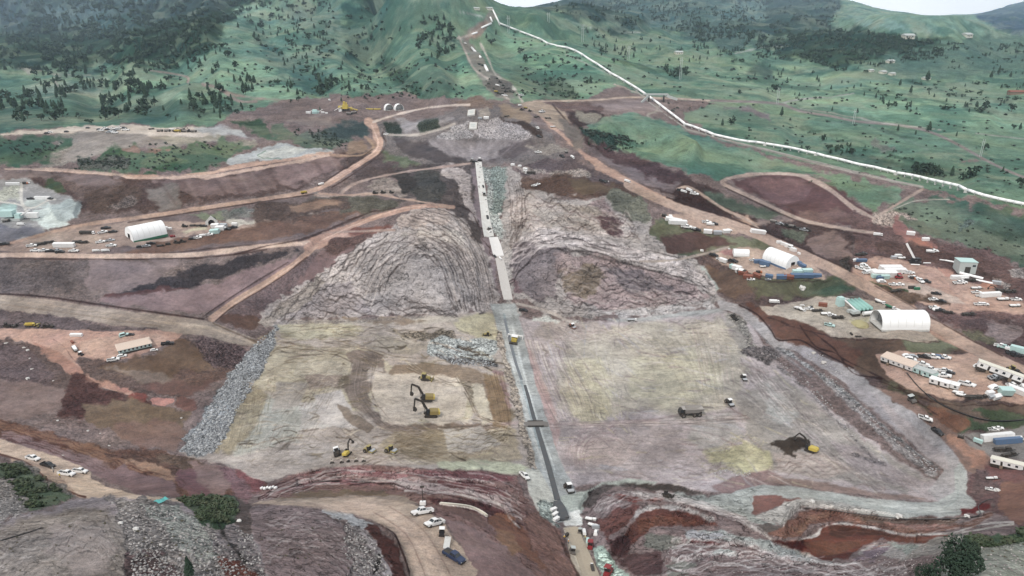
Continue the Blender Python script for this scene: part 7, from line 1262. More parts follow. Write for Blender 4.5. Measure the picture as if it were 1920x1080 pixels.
fleet('at the haul road junction', 'vehicles at the ridge foot', 'trk_w 974 198 5 .55;pk_w 1016 210 10 1.4;dump_y 985 203 0 .5;doz_k 978 206 0 .8;flat_k 1006 220 0 .8;flat_k 1027 222 -10 .8;flat_w 1036 238 0 .7;pk_w 1008 240 -60 1.0;box_s 900 222 -10 .6;box_w 912 222 -5 .8;doz_k 993 208 0 .7;flat_k 950 218 0 .7')
fleet('on the stripped ridge', 'machines on the stripped ridge', 'trk_w 932 160 -20 .6;dump_g 943 165 0 .5;doz_k 937 154 0 .9;flat_k 952 166 0 .8;doz_k 948 172 0 .9;pk_w 946 179 -10 1.1;pk_w 977 179 0 1.2;dump_y 930 172 0 .5;pk_w 872 81 -60 1.3;pk_w 851 71 0 1.3;flat_k 940 176 10 .8')
fleet('on the right haul road', 'vehicles on the right hand haul road', 'dump_g 1062 286 -50 .5;trk_w 1073 295 -45 .55;pk_b 1054 293 -40 1.0;pk_b 1130 340 -30 1.0;trk_k 1136 339 -25 .3;trk_w 1175 340 -30 .55;pk_w 1009 286 0 1.0;pk_b 1010 256 -30 1.0')
fleet('on the upper right loop', 'vehicles on the upper right loop', 'trk_w 1280 359 -25 .5;trk_w 1291 357 -40 .6;pk_w 1302 364 -20 1.1;pk_b 1276 357 -20 1.0')
fleet('on the upper right hand yard', 'containers and vehicles on the upper right yard', 'box_wl 1262 414 -20 .9;box_wl 1270 419 -15 1.0;box_w 1257 410 -70 .8;pk_w 1287 426 -20 1.3;pk_w 1325 417 -10 1.1;trk_w 1330 421 -10 .55;pk_b 1338 420 -10 1.0;pk_b 1306 431 -15 1.0;car_w 1303 429 -20 1.0;box_w 1327 436 -8 .9;box_s 1345 438 0 .85;box_w 1361 435 0 .8;car_w 1366 432 0 1.0;box_wl 1420 436 -15 .9;box_k 1245 405 -20 .6')
fleet('in the line above the haul road', 'machines lined up above the haul road', 'dump_g 1450 416 -20 .5;pk_s 1462 420 -20 1.0;exc_k 1467 422 -20 .5;doz_k 1475 424 -15 .8;dump_g 1483 425 -15 .5;doz_k 1490 428 -15 .8;exc_k 1497 428 -15 .5;pk_s 1507 431 -15 1.0;doz_k 1514 432 -15 .8')
fleet('beside the right haul road', 'crates beside the right hand haul road', 'box_w 1460 455 -15 .6;box_w 1469 459 -30 .7;box_w 1478 463 -25 .8;car_w 1483 465 -30 1.2;box_w 1487 470 -30 .8;box_w 1498 476 -30 .5')
fleet('on the middle yard rim', 'containers on the middle right yard', 'pk_b 1338 479 -30 1.0;box_w 1356 490 -30 .8;pk_w 1351 487 -30 1.0;pk_b 1375 490 -20 1.1;box_t 1376 503 -25 .9;box_w 1382 505 -15 1.0;box_w 1388 510 -15 .9;box_r 1394 514 -10 .9;box_k 1392 512 -10 .9;box_r 1403 521 -10 .9;pk_w 1408 524 0 .8;box_r 1419 518 -35 .8;trk_o 1421 511 0 .5;box_b 1421 492 0 .8;box_b 1433 496 -25 1.0;box_b 1442 519 -20 .7;flat_w 1430 500 0 .5;car_w 1500 505 0 .9;pk_b 1506 505 0 .8;box_b 1497 494 -38 .7;box_b 1504 499 -38 .7;pk_s 1440 524 0 .6;pk_w 1412 488 0 .8')
fleet('in the middle yard bottom row', 'containers on the middle right yard', 'box_b 1465 521 -3 .9;box_r 1478 521 -3 .9;box_b 1490 519 -3 .9;box_r 1484 518 -3 .6;box_bl 1508 519 -4 .85;box_bl 1523 518 -6 .8;box_t 1494 512 0 .9;box_t 1512 511 0 1.0')
fleet('round the concrete plant', 'vehicles round the concrete plant', 'trk_w 1449 567 -5 .6;flat_w 1497 579 -20 .8;trk_mixw 1503 582 -25 .5;pk_w 1517 580 -10 .9;pk_b 1521 578 80 .9;flat_k 1532 583 0 .7;box_r 1543 573 -10 .7;flat_w 1548 589 0 .7;pk_w 1560 592 0 .8;flat_k 1570 596 0 .8;trk_mixw 1648 567 -25 .6;trk_mixg 1667 577 -25 .6;trk_mixw 1686 584 -30 .5;pk_s 1692 593 -30 1.0;pk_t 1555 610 -20 .9;trk_w 1504 573 0 .3;flat_k 1609 631 0 .4;box_k 1596 626 -60 .3')
fleet('near the crane', 'vehicles near the crane', 'box_wl 1603 489 -5 .5;box_bl 1614 489 0 .6;flat_k 1612 478 0 .8;pk_b 1618 476 0 .9;pk_w 1612 504 -30 1.1;pk_w 1621 501 -30 1.1;car_w 1620 497 -20 1.0;box_s 1675 484 0 .6;trk_w 1682 480 0 .5;pk_b 1716 493 0 1.1;trk_w 1742 472 -10 .5;pk_w 1750 471 0 1.0;box_w 1707 439 -10 .8;box_w 1735 450 0 .7;trk_w 1644 441 -10 .6;flat_w 1690 484 0 .6')
fleet('on the island yard', 'trailers on the island yard', 'pk_w 1623 512 -10 .9;box_wl 1632 510 0 .7;trk_w 1640 508 0 .45;box_tlong 1672 508 0 1'.replace('box_tlong 1672 508 0 1', 'box_wl 1668 506 0 1.15') + ';box_wl 1676 511 0 1.1;box_wl 1655 517 -3 1.3;box_t 1640 519 0 .8;box_t 1657 521 0 .9;box_b 1648 522 0 .7;car_w 1652 528 0 1.2;pk_w 1700 512 -5 1.0;pk_w 1706 512 0 .9;trk_o 1710 522 -20 .45;pk_w 1713 521 -20 1.0;pk_w 1725 527 -50 1.1;pk_b 1735 528 -20 1.0;bug_r 1685 521 0 1.5;pk_w 1675 534 -5 .9;pk_w 1686 534 -5 .9;box_k 1709 540 0 .55;box_g 1719 542 0 .5;flat_k 1680 546 10 .7;pk_b 1755 551 -10 .9;pk_w 1749 562 0 .9;pk_b 1764 565 -20 .9;pk_w 1752 578 -10 1.0;car_w 1756 581 0 1.0;pk_b 1762 582 0 .9;flat_k 1776 586 -10 .7')
fleet('on the cluttered right pad', 'vehicles on the cluttered pad', 'box_wl 1798 522 0 .8;trk_w 1806 524 0 .5;pk_w 1797 531 0 1.1;flat_k 1818 526 -10 .8;pk_w 1804 529 -10 .9;box_wl 1856 555 5 .9;trk_w 1862 553 10 .4;pk_w 1831 549 0 .9;flat_w 1830 541 0 .7;pk_w 1838 555 0 .8;exc_k 1872 545 160 .6;exc_k 1880 546 20 .5;pk_w 1836 571 0 .9;car_w 1845 571 0 1.0;flat_w 1880 562 0 .8;pk_w 1905 562 0 .9;flat_w 1902 574 0 .7;flat_k 1815 590 0 .8;box_s 1868 532 -15 .7;flat_k 1893 547 0 .8')
fleet('by the office cabins', 'vehicles at the office cabins', 'car_s 1711 669 -10 1.0;car_w 1700 667 0 .9;pk_b 1732 670 -15 1.0;pk_w 1748 670 -15 1.1;car_n 1760 670 -15 1.0;pk_w 1770 671 -15 1.0;car_w 1707 674 -20 1.1;pk_w 1728 684 -20 1.1;pk_w 1744 694 -20 1.1;pk_w 1770 697 -10 1.1;pk_w 1768 706 -8 1.15;pk_b 1778 700 -10 .9;pk_w 1747 705 -5 1.2;pk_w 1813 722 -5 1.15;car_w 1837 688 0 1.1;pk_s 1862 709 10 1.1;pk_b 1869 711 10 1.1;doz_y 1897 694 -30 .9;doz_k 1905 702 -30 .9;car_w 1862 727 0 1.2;box_t 1881 737 -35 1.1;box_wl 1911 737 -35 .9;box_w 1923 731 -20 .9;pk_w 1896 724 -10 1.1;pk_w 1908 726 0 1.0;flat_w 1797 737 -15 .6;flat_w 1803 742 -5 .6;flat_k 1826 746 0 .8;flat_k 1838 745 0 .7;box_w 1854 738 -10 .6;box_w 1866 746 -5 .7;trk_w 1870 741 20 .35;box_s 1857 745 0 .5')
fleet('on the small right pad', 'vehicles on the small right pad', 'trk_w 1892 656 -10 .5;pk_w 1877 650 -15 1.0;pk_t 1883 652 -10 1.0;box_t 1908 659 -25 1.0;pk_b 1899 664 -10 1.0;pk_b 1908 668 -10 1.0')
fleet('in the lower right corner', 'trailers in the lower right corner', 'box_wl 1871 824 8 .95;box_bl 1890 830 6 .78;box_t 1832 828 -30 .5;car_w 1914 824 0 1.0;pk_w 1862 806 0 .7;pk_w 1871 804 0 .7;flat_k 1880 845 0 .8;flat_k 1892 855 10 .7;flat_w 1860 898 0 .5;pk_w 1858 919 0 .6')
# ================================================================ stones, shrubs and trees
LG = 'stones'
define('stone_a', [('*', MB().blob((0, 0, .1), 1, 1, 2, .3, .55), LROCK)]); define('stone_b', [('*', MB().blob((0, 0, .1), 1, 7, 2, .3, .45), LROCK)]); define('stone_c', [('*', MB().blob((0, 0, .1), 1, 12, 2, .25, .8), M('white_rock', (.56, .55, .53), .9, 0, .15))])
for u, v, s_, k, lab in ((226, 982, .9, 'c', 'pale block on the rubble slope of the left foreground mound'), (255, 994, 1.1, 'c', 'larger pale block on the rubble slope below the teal tarp'), (448, 978, 1.0, 'c', 'tall pale slab of rock beside the dark scrub'), (329, 972, .6, 'b', 'small pale stone under the teal tarp'), (301, 1022, .8, 'b', 'pale stone midway down the foreground rubble slope'),
                         (118, 854, .6, 'a', 'pale stone above the row of four pickups'), (165, 808, .8, 'c', 'bright stone on the brown terrace edge'), (188, 813, .7, 'b', 'dull stone right of the bright terrace stone'), (205, 836, .8, 'a', 'stone on the lip above the red bands'), (108, 789, .8, 'c', 'pale stones at the left end of the terrace'), (340, 784, .7, 'c', 'pale stone at the foot of the gravel strip'),
                         (1504, 541, 2.2, 'c', 'big white block alone on the green bank below the blue containers'), (1545, 680, 1.8, 'b', 'flat pale block on the grey perimeter road'), (1526, 662, 1.5, 'b', 'upper flat pale block beside the perimeter road'), (1367, 467, 1.0, 'c', 'white stone at the fork of the grey track'), (1316, 470, 1.3, 'c', 'white block on the brown bank left of the yards'),
                         (1523, 941, .9, 'c', 'white marker block left of the grey road bend'), (1686, 969, 1.2, 'c', 'white marker block on the road shoulder above the striped cut'), (1813, 969, .9, 'c', 'white marker block right of the road shoulder'), (1870, 920, 1.0, 'c', 'white block among the drain pipes'), (1860, 897, .9, 'b', 'pale block above the drain pipes'), (937, 402, 1.6, 'c', 'white block in the green notch'),
                         (45, 652, 1.2, 'a', 'upper pale boulder of the scatter beside the red road'), (52, 657, 1.3, 'c', 'bright boulder of the scatter beside the red road'), (56, 672, 1.0, 'b', 'pale boulder halfway down the scatter'), (60, 692, 1.0, 'a', 'pale boulder low in the scatter'), (52, 710, 1.4, 'c', 'bright boulder below the scatter beside the red road'), (100, 714, .9, 'b', 'dull boulder right of the low bright one'), (12, 644, 1.2, 'a', 'boulder at the left photo edge above the scatter')):
    spawn('stone_' + k, 'boulder', lab, 'boulder', pose(u, v, (u * 37) % 180, s_ * (.6 if u < 500 else .9), False, .02), 'pale boulders')
# sacks at the toe of the gravel strip, drums and attachments in front of the parked rollers
define('sack', [('*', MB().blob((0, 0, .45), .75, 3, 2, .12, .8), WHITE)])
for i in range(6): spawn('sack', 'bulk_sack', 'white bulk sack in the short row at the toe of the left fill', 'sack', pose(491 + i * 5.2, 917 - i * .3 + (i % 2), 0, .85, False, .0), 'white bulk sacks')
define('attach', [('blade', MB().box(-.9, .9, -.35, .35, 0, .7, .1, .1), DSTEEL), ('mast_post', MB().box(-.1, .1, -.1, .1, .7, 2.0), DSTEEL), ('bracket', MB().box(-.35, .35, -.2, .2, 1.2, 1.6), CREAM)])
for i, (u, v) in enumerate(((623, 869), (641, 868), (653, 867), (668, 866), (682, 866))): spawn('attach', 'machine_attachment', 'upright steel attachment, %s, in front of the parked rollers' % ('leftmost' if i == 0 else 'rightmost' if i == 4 else ORD[i] + ' from the left'), 'attachment', pose(u, v, 10, .85), 'attachments in front of the parked rollers')
tb = MB(); rr = random.Random(3)
V = [(i * 1.0 - 4, j * 1.0 - 1.5, .5 + .25 * math.sin(i * 1.3 + j) + rr.uniform(-.1, .15)) for j in range(4) for i in range(9)]; F = [(j * 9 + i, j * 9 + i + 1, (j + 1) * 9 + i + 1, (j + 1) * 9 + i) for j in range(3) for i in range(8)]
define('tarp', [('*', MB().add(V, F), TARP)]); spawn('tarp', 'tarp', 'crumpled teal tarp on the crest of the left foreground mound', 'tarp', pose(298, 942, 0, .62))
# hoses along the cuts
def cable(spec, r_, mat, name, lab, cat):
    q = smooth(pts_of(spec), 5); m = MB(); ps = [at(u, v) + Vector((0, 0, r_ + .05)) for u, v in q]
    for a, b_ in zip(ps[:-1], ps[1:]): m.tube(a, b_ + (b_ - a) * .01, r_, 6)
    tag(put(name, m.mesh(name, mat)), lab, cat)
cable('1700,700 1728,732 1770,762 1830,784 1880,790 1960,784', .22, BLACK, 'drain_pipe', 'black drain pipe curving across the bank below the office yard', 'drain pipe')
cable('1530,953 1600,963 1680,972 1720,974 1800,972 1836,966 1834,950 1846,940 1862,936', .12, BLACK, 'hose', 'thin dark hose along the top of the striped cut', 'hose')
cable('826,944 850,946 880,950 900,958 914,967', .22, CREAM, 'hose', 'pale hose trailing behind the white pickups', 'hose')
cable('0,1015 30,1006 60,997 78,990', .09, BLACK, 'hose', 'dark hose on the left foreground mound', 'hose')
# rip-rap and rubble: uncountable stone, one object per cover
def scatter_stones(name, polys, n, smin, smax, mat, seed):
    rr_ = random.Random(seed); protos = []
    for k in range(6):
        b = MB().blob((0, 0, 0), 1, seed * 10 + k, 1, .28, .75); protos.append((np.array(b.v, np.float32), np.array(b.f, np.int32)))
    VV, FF, base = [], [], 0
    areas = []
    for s_ in polys:
        pp = pts_of(s_); us = [p[0] for p in pp]; vs = [p[1] for p in pp]; ar = abs(sum(pp[i][0] * pp[(i + 1) % len(pp)][1] - pp[(i + 1) % len(pp)][0] * pp[i][1] for i in range(len(pp)))) / 2; areas.append(ar)
    for s_, ar in zip(polys, areas):
        pp = pts_of(s_); us = [p[0] for p in pp]; vs = [p[1] for p in pp]; cnt = int(n * ar / sum(areas)); k = 0; tries = 0
        while k < cnt and tries < cnt * 8:
            tries += 1; u = rr_.uniform(min(us), max(us)); v = rr_.uniform(min(vs), max(vs)); ins = False
            for i in range(len(pp)):
                a, b = pp[i], pp[(i + 1) % len(pp)]
                if (a[1] > v) != (b[1] > v) and u < (b[0] - a[0]) * (v - a[1]) / (b[1] - a[1]) + a[0]: ins = not ins
            if not ins: continue
            p = at(u, v); V_, F_ = protos[rr_.randrange(6)]; sz = smin + (smax - smin) * rr_.random() ** 2.5; an = rr_.uniform(0, 6.28); c, s2 = math.cos(an), math.sin(an)
            q = V_ * sz; q = np.stack([q[:, 0] * c - q[:, 1] * s2 + p.x, q[:, 0] * s2 + q[:, 1] * c + p.y, q[:, 2] + p.z + sz * .15], 1); VV.append(q); FF.append(F_ + base); base += len(V_); k += 1
    V_ = np.concatenate(VV); F_ = np.concatenate(FF); me = bpy.data.meshes.new(name); me.vertices.add(len(V_)); me.vertices.foreach_set('co', V_.reshape(-1)); me.loops.add(F_.size); me.loops.foreach_set('vertex_index', F_.reshape(-1)); me.polygons.add(len(F_)); me.polygons.foreach_set('loop_start', np.arange(0, F_.size, 3, dtype=np.int32)); me.update(calc_edges=True)
    me.materials.append(mat); o = put(name, me); o['kind'] = 'stuff'; return o
def stone_mat(name, c1, c2):
    m, t, b = new_mat(name); g = NG(t); pos = g.n('ShaderNodeNewGeometry').outputs['Position']; rp = g.n('ShaderNodeNewGeometry').outputs['Random Per Island']
    mx = g.n('ShaderNodeMix', data_type='RGBA'); mx.inputs[6].default_value = (*c1, 1); mx.inputs[7].default_value = (*c2, 1); g.l(rp, mx.inputs[0]); n = g.noise(pos, 1.5, 4); vm_ = g.n('ShaderNodeVectorMath', operation='SCALE'); g.l(mx.outputs[2], vm_.inputs[0]); g.l(g.ramp(n, .3, .7, .75, 1.2), vm_.inputs['Scale']); g.l(vm_.outputs[0], b.inputs['Base Color']); b.inputs['Roughness'].default_value = .95; return m
tag(scatter_stones('riprap', ['478,645 520,612 500,680 470,730 440,780 420,820 400,850 335,848 360,820 400,750 440,690', '815,664 860,674 930,680 930,688 850,684'], 3300, .2, .65, stone_mat('riprap_stone', (.13, .135, .145), (.40, .41, .42)), 3), 'grey rip-rap stone strip on the left edge of the dam fill', 'rip-rap')
tag(scatter_stones('boulder_rows', ['1480,664 1560,728 1640,804 1700,850 1750,892 1760,880 1700,836 1650,796 1570,716', '1430,655 1470,690 1520,740 1600,820 1650,866 1640,850 1540,740 1480,680', '1340,880 1410,882 1408,894 1338,892', '1470,640 1540,664 1590,700 1570,704 1500,664', '1210,560 1220,560 1220,562'], 700, .2, .5, stone_mat('row_stone', (.2, .195, .2), (.44, .425, .42)), 4), 'broken stone rows along the right edge of the dam fill', 'stones')
tag(scatter_stones('rubble', ['205,940 330,950 400,1000 440,1040 480,1090 250,1090 240,1010', '0,900 40,905 54,960 0,985', '650,980 700,1010 740,1090 680,1090 640,1030', '440,985 480,1010 500,1090 460,1090'], 3400, .06, .34, stone_mat('rubble_stone', (.12, .115, .115), (.38, .36, .35)), 5), 'loose grey rubble over the foreground slopes', 'rubble')
tag(scatter_stones('broken_rock', ['1240,1010 1400,1020 1600,1060 1740,1050 1740,1090 1240,1090', '1560,1060 1700,1020 1780,1020 1740,1060', '1750,1020 1920,1012 1920,1090 1740,1090', '560,880 960,890 1000,960 700,910'], 1500, .05, .22, stone_mat('broken_stone', (.18, .15, .15), (.42, .39, .38)), 6), 'small broken rock over the striped cut', 'broken rock')
# ---- trees
def pine_mesh(seed, fine=False):
    """conifer with a ragged crown of needle sprays around a tapered trunk; unit height"""
    rr_ = random.Random(seed); cr = MB(); tk = MB(); tk.tube((0, 0, -.05), (.01, 0, .9), .022, 5, .006)
    n = 150 if fine else 46
    for k in range(n):
        h = .16 + .84 * (k / n) ** .9; rad = (.26 * (1 - h) ** .65 + .015) * rr_.uniform(.75, 1.2) * (1.0 if h > .25 else .75); an = k * 2.4 + rr_.uniform(-.4, .4)
        d = Vector((math.cos(an), math.sin(an), 0)); s_ = Vector((-d.y, d.x, 0)); wd = .055 + .10 * (1 - h); 
        if fine: wd *= .6
        b_ = Vector((0, 0, h)); tip = d * rad + Vector((0, 0, h - .03 - rr_.uniform(0, .05))); mid = d * rad * .55 + Vector((0, 0, h + .015))
        cr.add([b_, mid + s_ * wd, tip, mid - s_ * wd, mid + Vector((0, 0, -.07)), b_ + Vector((0, 0, .07))], [(0, 1, 2), (0, 2, 3), (5, 1, 2), (5, 2, 3), (0, 4, 2), (1, 4, 2), (4, 3, 2)])
    return cr, tk
def round_mesh(seed, n=60, zs=.8, leaf=.10):
    """broad crown or bush: leaf clumps spread through a lobed volume; unit height"""
    rr_ = random.Random(seed); cr = MB(); tk = MB(); tk.tube((0, 0, -.1), (0, 0, .55), .03, 5, .015)
    lobes = [(Vector((rr_.uniform(-.3, .3), rr_.uniform(-.3, .3), rr_.uniform(.32, .75))), rr_.uniform(.16, .30)) for _ in range(6)]
    for l_, _ in lobes: tk.tube((0, 0, .25), tuple(l_), .014, 4, .005)
    for k in range(n):
        c, r_ = rr_.choice(lobes); d = Vector((rr_.gauss(0, 1), rr_.gauss(0, 1), rr_.gauss(0, .8))).normalized(); p = c + d * r_ * rr_.uniform(.6, 1.08); p.z = max(p.z, .05)
        a = Vector((rr_.gauss(0, 1), rr_.gauss(0, 1), rr_.gauss(0, 1))).normalized(); b_ = a.cross(d).normalized(); s_ = leaf * rr_.uniform(.6, 1.3)
        cr.add([p + a * s_, p + b_ * s_ * .7, p - a * s_, p - b_ * s_ * .7, p + d * s_ * .6], [(0, 1, 4), (1, 2, 4), (2, 3, 4), (3, 0, 4)])
    return cr, tk
def two(mbs, mats, name):
    me = bpy.data.meshes.new(name); V, F, mi = [], [], []
    for i, mb in enumerate(mbs): n = len(V); V += mb.v; F += [tuple(a + n for a in f) for f in mb.f]; mi += [i] * len(mb.f)
    me.from_pydata(V, [], F); [me.materials.append(m_) for m_ in mats]; me.polygons.foreach_set('material_index', mi); me.update(); return me
far_pines = [two(pine_mesh(i), (FOL1, BARK), 'pine_tree') for i in range(4)]; far_round = [two(round_mesh(20 + i, 46, leaf=.15), (FOL2, BARK), 'juniper_tree') for i in range(4)]
TREES = [  # region, count, height range px, kind mix (share of pines)
    ('190,168 230,160 290,165 300,190 270,222 192,226 185,190', 46, 12, 20, .6, 'left hill wood above the high bench'), ('0,185 60,175 130,178 135,205 120,228 0,230', 46, 13, 22, .6, 'wood at the left edge above the high bench'), ('355,180 400,162 418,172 412,208 360,212', 26, 12, 20, .7, 'pine clump left of the stripped shelf'),
    ('250,165 320,152 312,172 250,182', 16, 9, 14, .6, None), ('400,190 475,186 478,206 410,216', 14, 10, 16, .6, None), ('440,150 482,150 480,178 440,180', 15, 11, 17, .6, 'clump on the green spur behind the shelf'), ('320,92 420,86 450,110 440,140 350,140 320,120', 34, 8, 14, .6, None), ('420,40 520,20 620,40 640,90 600,140 540,120 480,80', 120, 6, 11, .6, None), ('520,120 600,130 640,170 560,186 500,170', 26, 9, 14, .5, None),
    ('60,130 200,130 280,130 300,160 190,165 120,175 70,160', 70, 9, 15, .6, None), ('250,80 380,60 410,90 330,130 250,130', 110, 7, 12, .7, None), ('780,66 850,60 856,100 800,118 782,100', 42, 9, 15, .8, 'pine clump left of the stripped ridge'), ('790,36 850,30 850,60 800,62', 22, 7, 12, .8, None), ('590,150 632,158 628,180 590,184', 15, 11, 18, .6, 'clump above the left end of the crushing plant'),
    ('640,20 760,20 780,60 700,90 640,130', 34, 6, 11, .6, None), ('640,130 700,140 690,175 640,178', 10, 9, 13, .5, None), ('690,110 740,110 800,170 780,188 720,170', 30, 5, 9, .2, None), ('1240,128 1290,134 1292,152 1240,142', 22, 8, 15, .5, 'small clump below the tall power pole'), ('1100,84 1190,90 1190,110 1120,104', 20, 6, 11, .5, None),
    ('1060,50 1300,70 1340,110 1260,120 1080,80', 34, 4, 9, .5, None), ('1300,90 1620,130 1700,170 1500,190 1320,150', 46, 4, 9, .4, None), ('1630,178 1860,196 1864,216 1700,210 1640,196', 30, 7, 13, .5, 'creek side trees on the right'), ('1440,130 1560,150 1560,165 1440,158', 10, 6, 10, .4, None),
    ('1548,276 1600,284 1596,292 1550,288', 13, 9, 14, .2, 'bushy row above the pipeline'), ('1712,316 1760,322 1768,332 1716,330', 13, 14, 20, .3, 'clump right of the pipeline bend'), ('1480,240 1700,290 1720,310 1540,262', 22, 4, 8, .2, None), ('1700,150 1920,160 1920,200 1760,190', 46, 5, 10, .5, None), ('1020,130 1060,150 1088,180 1060,184 1020,150', 36, 4, 8, .2, None),
    ('1290,120 1500,80 1480,60 1290,50', 40, 4, 8, .6, None), ('1600,66 1920,80 1920,140 1760,130', 80, 4, 8, .6, None), ('1100,270 1250,262 1160,286', 30, 4, 7, .1, None), ('1500,340 1640,340 1600,360', 6, 4, 7, .1, None), ('1840,90 1920,80 1920,110', 20, 4, 8, .5, None), ('440,0 620,0 620,30 520,20', 40, 5, 9, .6, None)]
SING = '922,84,12;930,66,10;975,101,12;985,118,13;1037,119,10;1078,130,10;1107,156,13;1100,157,8;912,72,9;1098,90,8;1131,72,7;1188,108,9;1276,98,6;1312,112,8;1354,236,13;1370,234,14;1465,218,16;1542,264,12;1683,246,12;1716,253,9;1741,247,18;1793,256,9;1387,176,8;1453,174,16;1535,154,8;1558,168,8;1620,180,8;1687,161,12;1707,175,14;1817,334,24;1784,330,18;1736,324,20;1710,328,9;1804,338,14;1900,242,10;1912,243,12;1844,282,14;1896,210,16;1848,206,18;1830,200,10;1872,140,16;1858,146,12;1894,145,10;1738,152,18;1502,282,10;1514,282,9;1406,304,6;1880,322,10;1915,352,20;1840,210,10;500,136,12;546,166,14;620,150,12;655,168,14;690,154,12;705,140,12;640,190,8;560,190,10;545,194,8;430,210,12;402,212,10;340,196,10;307,208,10;315,222,10;375,222,9;330,226,8;150,222,12;168,232,10;104,226,10;600,206,6;1150,118,9;1560,208,8;1607,212,9;1330,62,8;470,206,10;455,206,9;413,222,9;445,214,10;382,214,12;290,190,10;275,200,10'
def inside(pp, u, v):
    ins = False
    for i in range(len(pp)):
        a, b = pp[i], pp[(i + 1) % len(pp)]
        if (a[1] > v) != (b[1] > v) and u < (b[0] - a[0]) * (v - a[1]) / (b[1] - a[1]) + a[0]: ins = not ins
    return ins
rr = random.Random(77); TL = []
for s_, n, h0, h1, pf, lab in TREES:
    pp = pts_of(s_); us = [p[0] for p in pp]; vs = [p[1] for p in pp]; k = 0; tries = 0
    while k < n and tries < n * 20:
        tries += 1; u = rr.uniform(min(us), max(us)); v = rr.uniform(min(vs), max(vs))
        if inside(pp, u, v): TL.append((u, v, rr.uniform(h0, h1) * .9, rr.random() < pf, lab)); k += 1
for s_ in SING.split(';'):
    u, v, h = map(float, s_.split(',')); TL.append((u, v, h, rr.random() < .45, 'S'))
TL.sort(key=lambda t: -t[2] - (6 if t[4] == 'S' else 0))
SHADE = {True: 'dark conifer', False: 'round dark juniper'}
for i, (u, v, h, pine, lab) in enumerate(TL[:290]):
    p = at(u, v); hh = h * p.y / DYf(v) * 1.05; me = rr.choice(far_pines if pine else far_round); o = bpy.data.objects.new('pine_tree' if pine else 'juniper_tree', me); COL.objects.link(o); o.location = p - Vector((0, 0, .1)); w_ = hh * rr.uniform(.85, 1.25) * (1 if not pine else 1.15); o.scale = (w_, w_, hh); o.rotation_euler = (0, 0, rr.uniform(0, 6.28))
    side = 'on the left hill' if u < 700 else 'on the middle ridge' if u < 1130 else 'in the right hand valley'
    where = lab if lab not in (None, 'S') else ('standing apart ' + side if lab == 'S' else 'in the thin wood ' + side)
    tag(o, ('%s in the %s' % (SHADE[pine], where)) if lab not in (None, 'S') else '%s %s' % (SHADE[pine], where), 'tree', ('%s, %s' % (SHADE[pine], where))[:60])
def merged_forest(name, spots, seed, label):
    rr_ = random.Random(seed); pr_ = []
    for k in range(5):
        cr, tk = pine_mesh(900 + k) if k < 3 else round_mesh(940 + k, 24, leaf=.2); b = MB(); b.add(cr.v, cr.f)
        tri = []; 
        for f in b.f: tri += [(f[0], f[j], f[j + 1]) for j in range(1, len(f) - 1)]
        if k < 3: tri = tri[::2]
        pr_.append((np.array(b.v, np.float32), np.array(tri, np.int32)))
    VV, FF, base = [], [], 0
    for u, v, h in spots:
        p = at(u, v); hh = h * p.y / DYf(v); V_, F_ = pr_[rr_.randrange(5)]; an = rr_.uniform(0, 6.28); c, s2 = math.cos(an), math.sin(an); w_ = hh * rr_.uniform(1.0, 1.5)
        q = np.stack([(V_[:, 0] * c - V_[:, 1] * s2) * w_ + p.x, (V_[:, 0] * s2 + V_[:, 1] * c) * w_ + p.y, V_[:, 2] * hh + p.z - .3], 1); VV.append(q); FF.append(F_ + base); base += len(V_)
    V_ = np.concatenate(VV); F_ = np.concatenate(FF); me = bpy.data.meshes.new(name); me.vertices.add(len(V_)); me.vertices.foreach_set('co', V_.reshape(-1)); me.loops.add(F_.size); me.loops.foreach_set('vertex_index', F_.reshape(-1)); me.polygons.add(len(F_)); me.polygons.foreach_set('loop_start', np.arange(0, F_.size, 3, dtype=np.int32)); me.update(calc_edges=True)
    me.materials.append(FOL1); o = put(name, me); tag(o, label, 'forest', None, 'stuff')
def fill(poly, n, h0, h1, thr=-9, sd=5):
    pp = pts_of(poly); us = [p[0] for p in pp]; vs = [p[1] for p in pp]; out = []; tr_ = 0
    while len(out) < n and tr_ < n * 20:
        tr_ += 1; u = rr.uniform(min(us), max(us)); v = rr.uniform(min(vs), max(vs))
        if inside(pp, u, v) and float(fbm(np.array([u / 22.]), np.array([v / 9.]), 3, sd)[0]) > thr: out.append((u, v, rr.uniform(h0, h1)))
    return out
rest = [(t[0], t[1], t[2]) for t in TL[290:]]
merged_forest('woodland', rest, 1, 'thinly scattered small trees over the hills')
sp = fill('0,-4 560,-4 460,24 400,56 330,86 250,118 160,128 90,132 0,134', 1400, 5, 9, -.12) + fill('60,60 330,40 400,60 300,120 100,130', 260, 6, 10, -.1)
merged_forest('pine_forest', sp, 2, 'dense dark pine forest covering the left mountain')
sp = fill('1400,70 1560,56 1740,70 1810,86 1780,104 1660,124 1570,134 1490,106', 800, 4, 8, -.15) + fill('1000,14 1180,56 1400,66 1560,56 1580,2 1400,-4 1080,-4', 900, 3.5, 6, -.05, 8) + fill('1290,46 1440,60 1480,110 1400,120 1300,90', 200, 4, 8, 0)
merged_forest('hill_forest', sp, 3, 'dark wood on the far hill right of the ridge')
